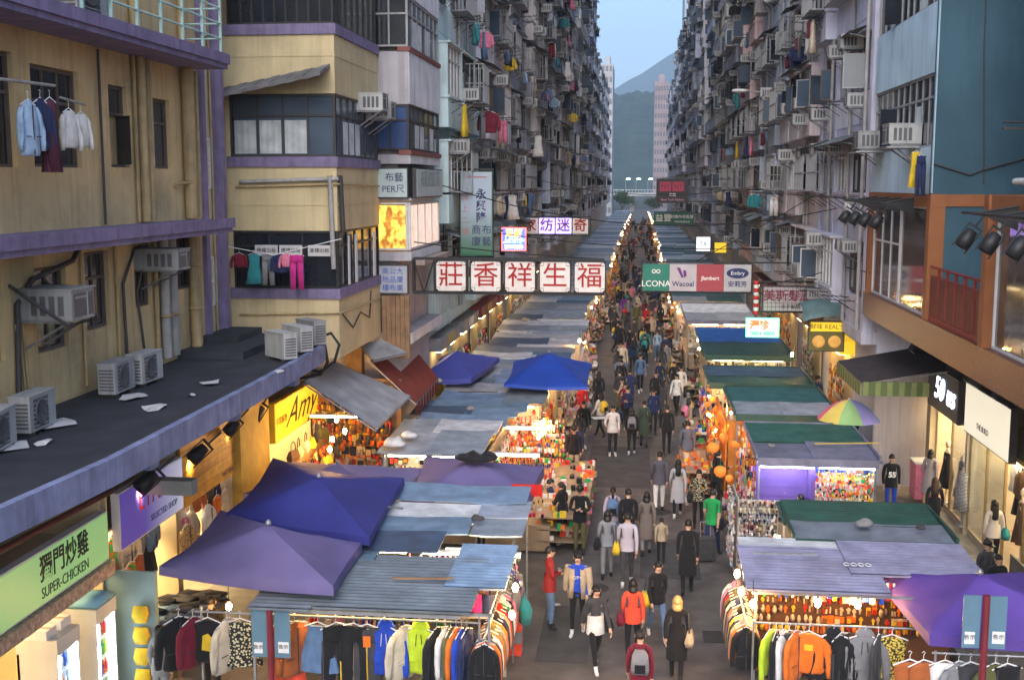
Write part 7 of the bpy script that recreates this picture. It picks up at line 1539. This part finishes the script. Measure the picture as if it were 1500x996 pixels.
person('shopper in dark clothes by the orange lanterns', at(1048, 745), UP - .9, 'black', 'black', 'browse', 1, 1.65, 'tail', 'jacket')
person('man in a slate shirt with tan orange trousers', at(1006, 697), UP, 'denim blue', 'orange', 'stroll', 0, 1.74, 'short', 'jacket', topm=M('cloth_slate', (.1, .12, .16), .9, .1))
person('person in plain black walking away past the slate shirt', at(976, 668), UP, 'black', 'black', 'walk', 0, 1.72, 'short', 'jacket')
person('masked man in a white jacket holding out a white sheet', at(897, 669), DOWN + .15, 'white', 'black', 'carry', 0, 1.74, 'short', 'jacket', 1)
a = MB(); a.box(-.3, .3, -.2, .2, 0, .012); tag(a.build('paper_sheet', paper_white, None, at(876, 612, 1.03) + Vector((.1, 0, 0)), .3), 'white sheet held by the masked man', 'paper')
person('person in black with a small grey rucksack', at(925, 668), UP, 'black', 'black', 'stroll', 1, 1.64, 'mid', 'jacket', 1, bag=('back', 'grey', 'grey rucksack next to the dark green coat'))
person('person in a dark green coat beside the grey rucksack', at(943, 656), UP, 'olive', 'charcoal', 'stroll2', 1, 1.64, 'short', 'coat', topm=M('cloth_dark_green', (.04, .06, .04), .9, .1))
person('woman in a dark red jacket carrying a bag in front', at(915, 622), DOWN, 'maroon', 'black', 'phone', 1, 1.62, 'mid', 'jacket')
person('tall figure in black standing near the stall table', at(877, 606), UP, 'black', 'black', 'stand', 1, 1.68, 'long', 'coat')
person('woman in black with tied hair standing by the seated man', at(824, 800), UP + .9, 'black', 'black', 'phone', 1, 1.64, 'tail', 'jacket', 1)
person('man in a black zipped jacket and cap looking at his phone', at(849, 812), DOWN, 'black', 'olive', 'phone', 0, 1.74, 'cap', 'jacket')
t = thing('folding_stool', 'small folding stool under the seated man', 'stool', at(806, 768)); a = MB(); a.box(-.18, .18, -.15, .15, .4, .43); a.build('seat', CM_['navy'], t)
for s in (-1, 1): a = MB(); a.tube([(s * .16, -.14, .4), (s * .16, .14, 0)], .012, 5); a.build('leg', steel, t); a = MB(); a.tube([(s * .14, .14, .4), (s * .14, -.14, 0)], .012, 5); a.build('leg', steel, t)
person('man in a blue patterned top and pale jeans seated on a stool', at(806, 768) + Vector((0, -.02, 0)), -1.2, 'navy', 'pale blue', 'sit', 0, 1.7, 'short', 'shirt')
# brighter pavement
o = person('teenager in a black sports top with a white number and blue jeans', at(1303, 756, .13), DOWN, 'black', 'royal blue', 'stand', 0, 1.7, 'short', 'jacket', topm=None, bag=None)
text('55', o, (0, .118, 1.17), (math.pi / 2, 0, math.pi), .2, white_ink, name='shirt_number', weight=.008)
person('woman in a long pale grey dress by the shop step', at(1360, 742, .13), UP - .5, 'grey', 'grey', 'stroll', 1, 1.62, 'mid', 'dress', legs='bare', topm=M('cloth_dress_grey', (.32, .3, .33), .9, .1), bag=('hand', 'cream', 'cream bag of the pale grey dress'))
person('woman with loose brown hair in black nearest the green roof', at(1366, 790, .13), UP, 'black', 'black', 'stand', 1, 1.6, 'long', 'jacket', hairm=M('brown_hair', (.06, .03, .015), .5, .2, 30, coords='obj'))
person('woman in a white padded jacket with a green bag by the mesh gate', at(1452, 835, .28), UP + .1, 'white', 'black', 'stand', 1, 1.64, 'long', 'jacket', topm=M('cloth_ivory', (.58, .53, .48), .8, .1), bag=('side', 'teal', 'green bag on the white padded jacket'))
person('person in a white cap behind the violet umbrella', at(1440, 905, .13), DOWN + .5, 'charcoal', 'black', 'stand', 0, 1.66, 'cap', 'jacket'); bpy.data.objects[-1]
person('dark haired person next to the white cap', at(1456, 925, .13), DOWN + .3, 'black', 'black', 'stand', 0, 1.6, 'short', 'jacket')
person('customer with long hair and teal top at the purple walled stall', at(1147, 790), UP - .4, 'teal', 'black', 'browse', 1, 1.62, 'long', 'jacket')
person('customer in a black top at the purple walled stall', at(1158, 806), UP, 'black', 'black', 'browse', 0, 1.66, 'short', 'jacket')
person('shorter customer with cropped hair at the purple walled stall', at(1172, 812), UP + .4, 'charcoal', 'navy', 'browse', 0, 1.5, 'short', 'jacket')
person('woman in dark dress with tied hair under the striped awning', at(1212, 585, .13), DOWN, 'pink', 'black', 'stand', 1, 1.62, 'tail', 'coat')
person('person in black waiting by the fashion shop doorway', at(1328, 682, .28), DOWN, 'black', 'black', 'stand', 0, 1.7, 'short', 'coat')
person('shopper in brown by the pink counter of the fashion shop', at(1345, 690, .28), UP - .6, 'brown', 'black', 'browse', 1, 1.62, 'cap', 'jacket')
person('two tone dressed person deep under the dark awning', at(1185, 560, .13), UP, 'grey', 'black', 'stroll', 1, 1.64, 'mid', 'coat')
# shaded side
person('man in black seen from behind under the faded purple umbrella', at(313, 1010, .02), UP, 'black', 'black', 'stand', 0, 1.74, 'short', 'jacket')
person('woman with long dark hair in a grey top beside the front rail', at(238, 1050, .02), UP - .3, 'grey', 'grey', 'stand', 1, 1.62, 'long', 'jacket')
# suitcase, litter bin, stall extras
t = thing('suitcase', 'dark wheeled suitcase dragged behind the green shirted man', 'suitcase', at(1034, 822), .2); a = MB(); a.box(-.2, .2, -.13, .13, .06, .6); a.box(-.16, .16, -.15, -.13, .12, .5); a.build('case', CM_['charcoal'], t)
a = MB(); a.tube([(-.12, .1, .6), (-.12, .12, .95), (.12, .12, .95), (.12, .1, .6)], .012, 5); a.build('handle', steel, t)
for s in (-1, 1): a = MB(); a.tube([(s * .15 - .02, .1, .05), (s * .15 + .02, .1, .05)], .05, 10); a.build('wheel', black_rub, t)
for k in range(3): a = MB(); a.box(-.22, .22, -.16, .16, 0, .2); a.box(-.23, .23, -.17, .17, .2, .23); tag(a.build('plastic_crate', [CM_['coral red'], CM_['grey'], CM_['coral red']][k], None, at(748, 955) + Vector((0, 0, .24 * k))), ['coral red crate at the foot of the lane side stack', 'grey crate in the middle of the lane side stack', 'coral red crate on top of the lane side stack'][k], 'crate', 'crates stacked by the lane')
for px, py, c, lb in [(768, 872, 'teal', 'turquoise bag hung at the roof corner of the near stall'), (752, 850, 'grey', 'grey bag hung behind the turquoise one'), (740, 862, 'red', 'red bag hung nearest the lit gap of the near stall')]:
    b = ob('carrier_bag', CBAG, None, PY(px, py + 40, 19.8), .4, (1.5, 1.5, 1.5), mats=[CM_[c]]); tag(b, lb, 'bag', 'bags hung on the near stall')
for px, py, lb in [(884, 887, 'white scrap of paper by the beige jacket'), (1072, 900, 'white scrap of paper beside the kerb of the bulb lit stall'), (815, 886, 'scrap of paper in front of the red jacket')]:
    p = Pz(px, py, .006); a = MB(); a.poly([(-.09, -.07, 0), (.1, -.05, .02), (.07, .08, .01), (-.08, .06, .03)]); tag(a.build('paper_scrap', scrap, None, p), lb, 'litter')
# mannequins of the dress shop
def mannequin(label, p, rz, mt, kind='dress', head=True, sc=1.):
    t = thing('mannequin', label, 'mannequin', p, rz, 'mannequins of the dress shops')
    a = MB(); a.lathe([(.16, 0), (.16, .02), (.02, .04), (.02, .8)], 12); a.build('stand', steel, t)
    a = MB(); a.loft([ell(0, 0, .8, .13, .1), ell(0, 0, .95, .16, .11), ell(0, 0, 1.1, .115, .085), ell(0, 0, 1.3, .15, .1), ell(0, 0, 1.42, .12, .07), ell(0, 0, 1.47, .05, .045), ell(0, 0, 1.54, .045, .045)])
    if head: a.ball((0, .01, 1.63), (.075, .09, .11), 8)
    a.build('torso', M('mannequin_skin', (.6, .48, .38), .5, .05) if 'mannequin_skin' not in bpy.data.materials else bpy.data.materials['mannequin_skin'], t)
    ob(kind, GK[kind][0], t, (0, 0, 1.53), sc=(.95, 1.5, 1), mats=[mt, steel, None]); return t
mannequin('mannequin in a black and white striped dress on the shop step', at(1408, 770, .3), -math.pi / 2 + .3, striped, 'dress', False)
mannequin('mannequin in a black top and white hat nearest the fashion shop', at(1385, 735, .3), -math.pi / 2, CM_['black'], 'dress')
mannequin('mannequin in a navy dress between the striped and black ones', at(1393, 750, .3) + Vector((.25, 0, 0)), -math.pi / 2, CM_['navy'], 'dress', False)
mannequin('mannequin in a brown dress behind the glass of the dress shop', (8.9, 27.3, .3), -math.pi / 2, CM_['brown'], 'dress')
mannequin('mannequin in a dark green dress by the dress shop pier', (8.85, 25.6, .3), -math.pi / 2, M('cloth_bottle_green', (.01, .05, .03), .8, .1), 'dress', False)
mannequin('mannequin in a pink jacket in the fashion shop window', (8.9, 30.8, .3), -math.pi / 2, CM_['pink'], 'jacket', False)
mannequin('mannequin in a cream jacket with straw hat in the fashion shop', (8.9, 32.0, .3), -math.pi / 2, CM_['cream'], 'jacket')
for i in range(14):
    c = ['cream', 'black', 'beige', 'white', 'brown', 'grey', 'rust', 'navy', 'pink', 'olive', 'charcoal', 'maroon', 'teal', 'white'][i]
    hang('jacket' if i % 2 else 'dress', c, '%s %s on the inner rail of the dress shop' % (c + (' short' if i == 13 else ''), 'jacket' if i % 2 else 'dress'), (11.0, 24.7 + i * .36, 2.1), random.uniform(-.2, .2), (1, 1, 1), None, 'clothes on the inner rail of the dress shop')
for i, c in enumerate(['pink', 'coral red', 'white', 'cream', 'beige', 'grey']): hang('sweater', c, '%s sweater on the rail behind the fashion shop window' % c, (9.3, 30.3 + i * .13, 2.0), random.uniform(-.1, .1), (1, 1, 1), None, 'sweaters of the fashion shop')
t = thing('shop_counter', 'pink topped counter at the fashion shop doorway', 'counter', (8.0, 32.9, .29)); a = MB(); a.box(-.3, .3, -.35, .35, 0, 1.0); a.build('counter_body', CM_['pink'], t); a = MB(); a.box(-.33, .33, -.38, .38, 1.002, 1.04); a.build('counter_top', paper_white, t)
for i, (k, c) in enumerate([('dress', 'navy'), ('jacket', 'cream'), ('dress', 'rust'), ('jacket', 'black'), ('dress', 'white'), ('jacket', 'beige'), ('dress', 'teal'), ('jacket', 'grey'), ('dress', 'pink'), ('jacket', 'brown'), ('dress', 'black'), ('jacket', 'white')]):
    hang(k, c, '%s %s on the rail close behind the dress shop glass' % (c, k), (9.3, 24.6 + i * .42, 2.25), random.uniform(.6, 2.2), (1.1, 1.2, 1.1), None, 'clothes close behind the dress shop glass')
# odds and ends weighing down the roofs
for i, (px, py, z, w, c, lb) in enumerate([(578, 652, 2.62, .3, 'white', 'white plastic bundle on the edge of the pale toy stall roof'), (600, 640, 2.66, .2, 'white', 'smaller white bundle behind the first on the toy stall roof'), (700, 762, 2.68, .14, 'charcoal', 'dark clamp block on the pale panels of the near stall roof'), (1265, 770, 2.66, .16, 'grey', 'grey cloth lump on the dark green roof'), (1350, 775, 2.66, .1, 'charcoal', 'small dark lump on the dark green roof'), (640, 560, 2.8, .16, 'cream', 'pale rag heap on the slate sheets past the toy stall'), (690, 600, 2.75, .12, 'grey', 'grey weight on the sheets past the toy stall'), (770, 470, 2.75, .2, 'beige', 'beige bundle far along the shaded roofs'), (1130, 655, 2.66, .1, 'grey', 'small grey weight on the violet grey roof')]):
    a = MB(); a.ball((0, 0, .04), (w, w * .8, w * .5), 9); a.v = [(x * (1 + .5 * noise.noise((x * 5 + i, y * 5, 3))), y * (1 + .5 * noise.noise((x * 5, y * 5 + i, 8))), max(0, z_ * (1 + .7 * noise.noise((x * 6, y * 6, i))))) for x, y, z_ in a.v]
    tag(a.build('roof_bundle', CM_[c], None, Pz(px, py, z)), lb, 'bundle')
for i, (px, py, z, L_, an, lb) in enumerate([(620, 848, 2.6, 1.0, .1, 'timber batten lying on the dark corrugated roof'), (560, 742, 2.82, .9, -.3, 'thin batten on the blue sheet of the near stall'), (1240, 650, 2.66, 1.6, .15, 'yellowish bamboo pole lying on the violet grey roof'), (700, 575, 2.75, 1.2, .05, 'dark batten across the navy sheets'), (1150, 812, 2.66, 1.1, .03, 'grey batten on the pale corrugated roof')]):
    a = MB(); a.box(-L_ / 2, L_ / 2, -.02, .02, 0, .03); tag(a.build('batten', [wood, steel, M('bamboo', (.5, .38, .1), .6, .2), frame_dark, steel][i], None, Pz(px, py, z), an), lb, 'batten')
p = Pz(1240, 826, 2.585); a = MB()
for k in range(4): a.tube([(k * .12 + .05 * math.cos(q * .9), .08 * math.sin(q * .9), .0) for q in range(7 + k % 2)], .008, 4)
tag(a.build('paint_scrawl', paper_white, None, p), 'white painted scrawl on the pale corrugated roof', 'graffiti')
# the crowd down the lane
rdp = random.Random(77); placed = []; ULB = set(LABELS)
TOPS = ['black'] * 16 + ['navy'] * 6 + ['charcoal'] * 7 + ['grey', 'grey', 'white', 'beige', 'maroon', 'maroon', 'red', 'denim blue', 'teal', 'olive', 'brown', 'pink', 'cream', 'pale blue', 'purple']
BOT = ['black'] * 5 + ['navy', 'charcoal', 'denim blue', 'denim blue', 'grey', 'beige', 'olive']
HW = {'short': 'cropped hair', 'long': 'long hair', 'mid': 'bobbed hair', 'tail': 'ponytail', 'bun': 'hair bun', 'cap': 'dark cap'}
BW = {'back': 'backpack', 'side': 'shoulder bag', 'hand': 'carrier bag'}
def crowd(x0, x1, y0, y1, n, where, z=0.):
    k = 0; tries = 0
    while k < n and tries < n * 60:
        tries += 1; u = rdp.random(); y = y0 * (y1 / y0) ** u; x = rdp.uniform(x0, x1)
        if any((x - a_) ** 2 + ((y - b__) * .8) ** 2 < .36 for a_, b__ in placed): continue
        fem = rdp.random() < .5; top, bot = rdp.choice(TOPS), rdp.choice(BOT); hair = rdp.choice(['short', 'cap', 'short', 'short']) if not fem else rdp.choice(['long', 'mid', 'tail', 'bun', 'long']); coat = rdp.choice(['jacket', 'coat', 'jacket', 'shirt']); away = rdp.random() < .55
        bag = rdp.choice([None, None, 'back', 'side', 'hand', 'side']); bc_ = rdp.choice(['black', 'brown', 'red', 'beige', 'navy', 'white', 'yellow', 'grey', 'teal', 'pink'])
        lb = '%s in %s %s, %s trousers, %s, facing %s %s' % ('woman' if fem else 'man', top, coat, bot, HW[hair], 'away' if away else 'closer', where)
        if lb in ULB: continue
        ULB.add(lb); placed.append((x, y)); k += 1
        bl = None
        if bag:
            bl = '%s %s of the %s in %s %s and %s trousers' % (bc_, BW[bag], 'woman' if fem else 'man', top, coat, bot)
            if bl in ULB or y > 95: bag = None
            else: ULB.add(bl)
        person(lb, (x, y, z), (UP if away else DOWN) + (rdp.uniform(-.35, .35) if rdp.random() < .7 else rdp.uniform(-1.2, 1.2)), top, bot, rdp.choice(['walk', 'walk2', 'stroll', 'stroll2', 'stroll', 'phone', 'stand']), int(fem), rdp.uniform(1.56, 1.66) if fem else rdp.uniform(1.66, 1.8), hair, coat, rdp.random() < .3, bag=(bag, bc_, bl) if bag else None)
for o in list(bpy.data.objects):
    if o.name.startswith('person'): placed.append((o.location.x, o.location.y))
crowd(-1.4, 1.9, 40, 62, 34, 'near banner')
crowd(-1.8, 1.8, 62, 105, 52, 'below hosiery sign')
crowd(-1.9, 1.7, 105, 280, 66, 'far down lane')
crowd(6.35, 7.6, 36, 70, 8, 'on pavement', .13)
crowd(-2.2, -1.6, 34, 46, 5, 'by toy shelves')

# manhole covers and drain grates in the lane
for i, (x, y, r, lb) in enumerate([(.6, 31.5, .33, 'round iron cover in the lane near the lantern stall'), (-.9, 25.2, .3, 'round iron cover between the shoppers of the near lane'), (.2, 41, .33, 'round iron cover farther up the lane')]):
    t = thing('manhole_cover', lb, 'manhole cover', (x, y, .004)); a = MB(); a.lathe([(r, 0), (r, .006), (r - .03, .008), (r - .03, .004), (0.02, .004)], 20); a.build('rim', frame_dark, t)
    a = MB()
    for q in range(-4, 5): w = math.sqrt(max(0, (r - .05) ** 2 - (q * .06) ** 2)); a.box(-w, w, q * .06 - .015, q * .06 + .015, .004, .01)
    o = a.build('tread', M('iron', (.06, .055, .05), .5, .3, metal=.4), t); o['kind'] = 'stuff'
for i, y in enumerate((22.6, 29.4, 36.2)):
    t = thing('drain_grate', 'slotted drain grate at the brighter kerb, ' + ['nearest', 'middle', 'farthest'][i] + ' of three', 'drain', (1.55, y, .004)); a = MB(); a.box(-.2, .2, -.3, -.28, 0, .01); a.box(-.2, .2, .28, .3, 0, .01); a.box(-.2, -.18, -.28, .28, 0, .01); a.box(.18, .2, -.28, .28, 0, .01)
    for q in range(9): a.box(-.18, .18, -.26 + q * .06, -.235 + q * .06, 0, .008)
    a.build('grate', frame_dark, t)

# ------------------------------------------------------------------ lettering, haze
flush_text()
hz = bpy.data.materials.new('haze_air'); hz.use_nodes = True; nt = hz.node_tree
nt.nodes.remove(nt.nodes['Principled BSDF']); pvn = nt.nodes.new('ShaderNodeVolumePrincipled')
pvn.inputs['Color'].default_value = (.62, .82, 1, 1); pvn.inputs['Density'].default_value = .00026
nt.links.new(pvn.outputs[0], nt.nodes['Material Output'].inputs['Volume'])
g = MB(); g.box(-1900, 1900, -60, 4700, -2, 560); struct(g.build('haze', hz), 'stuff')
for k, v in LABELS.items():
    if len(v) > 1: print('SAME LABEL', len(v), k)
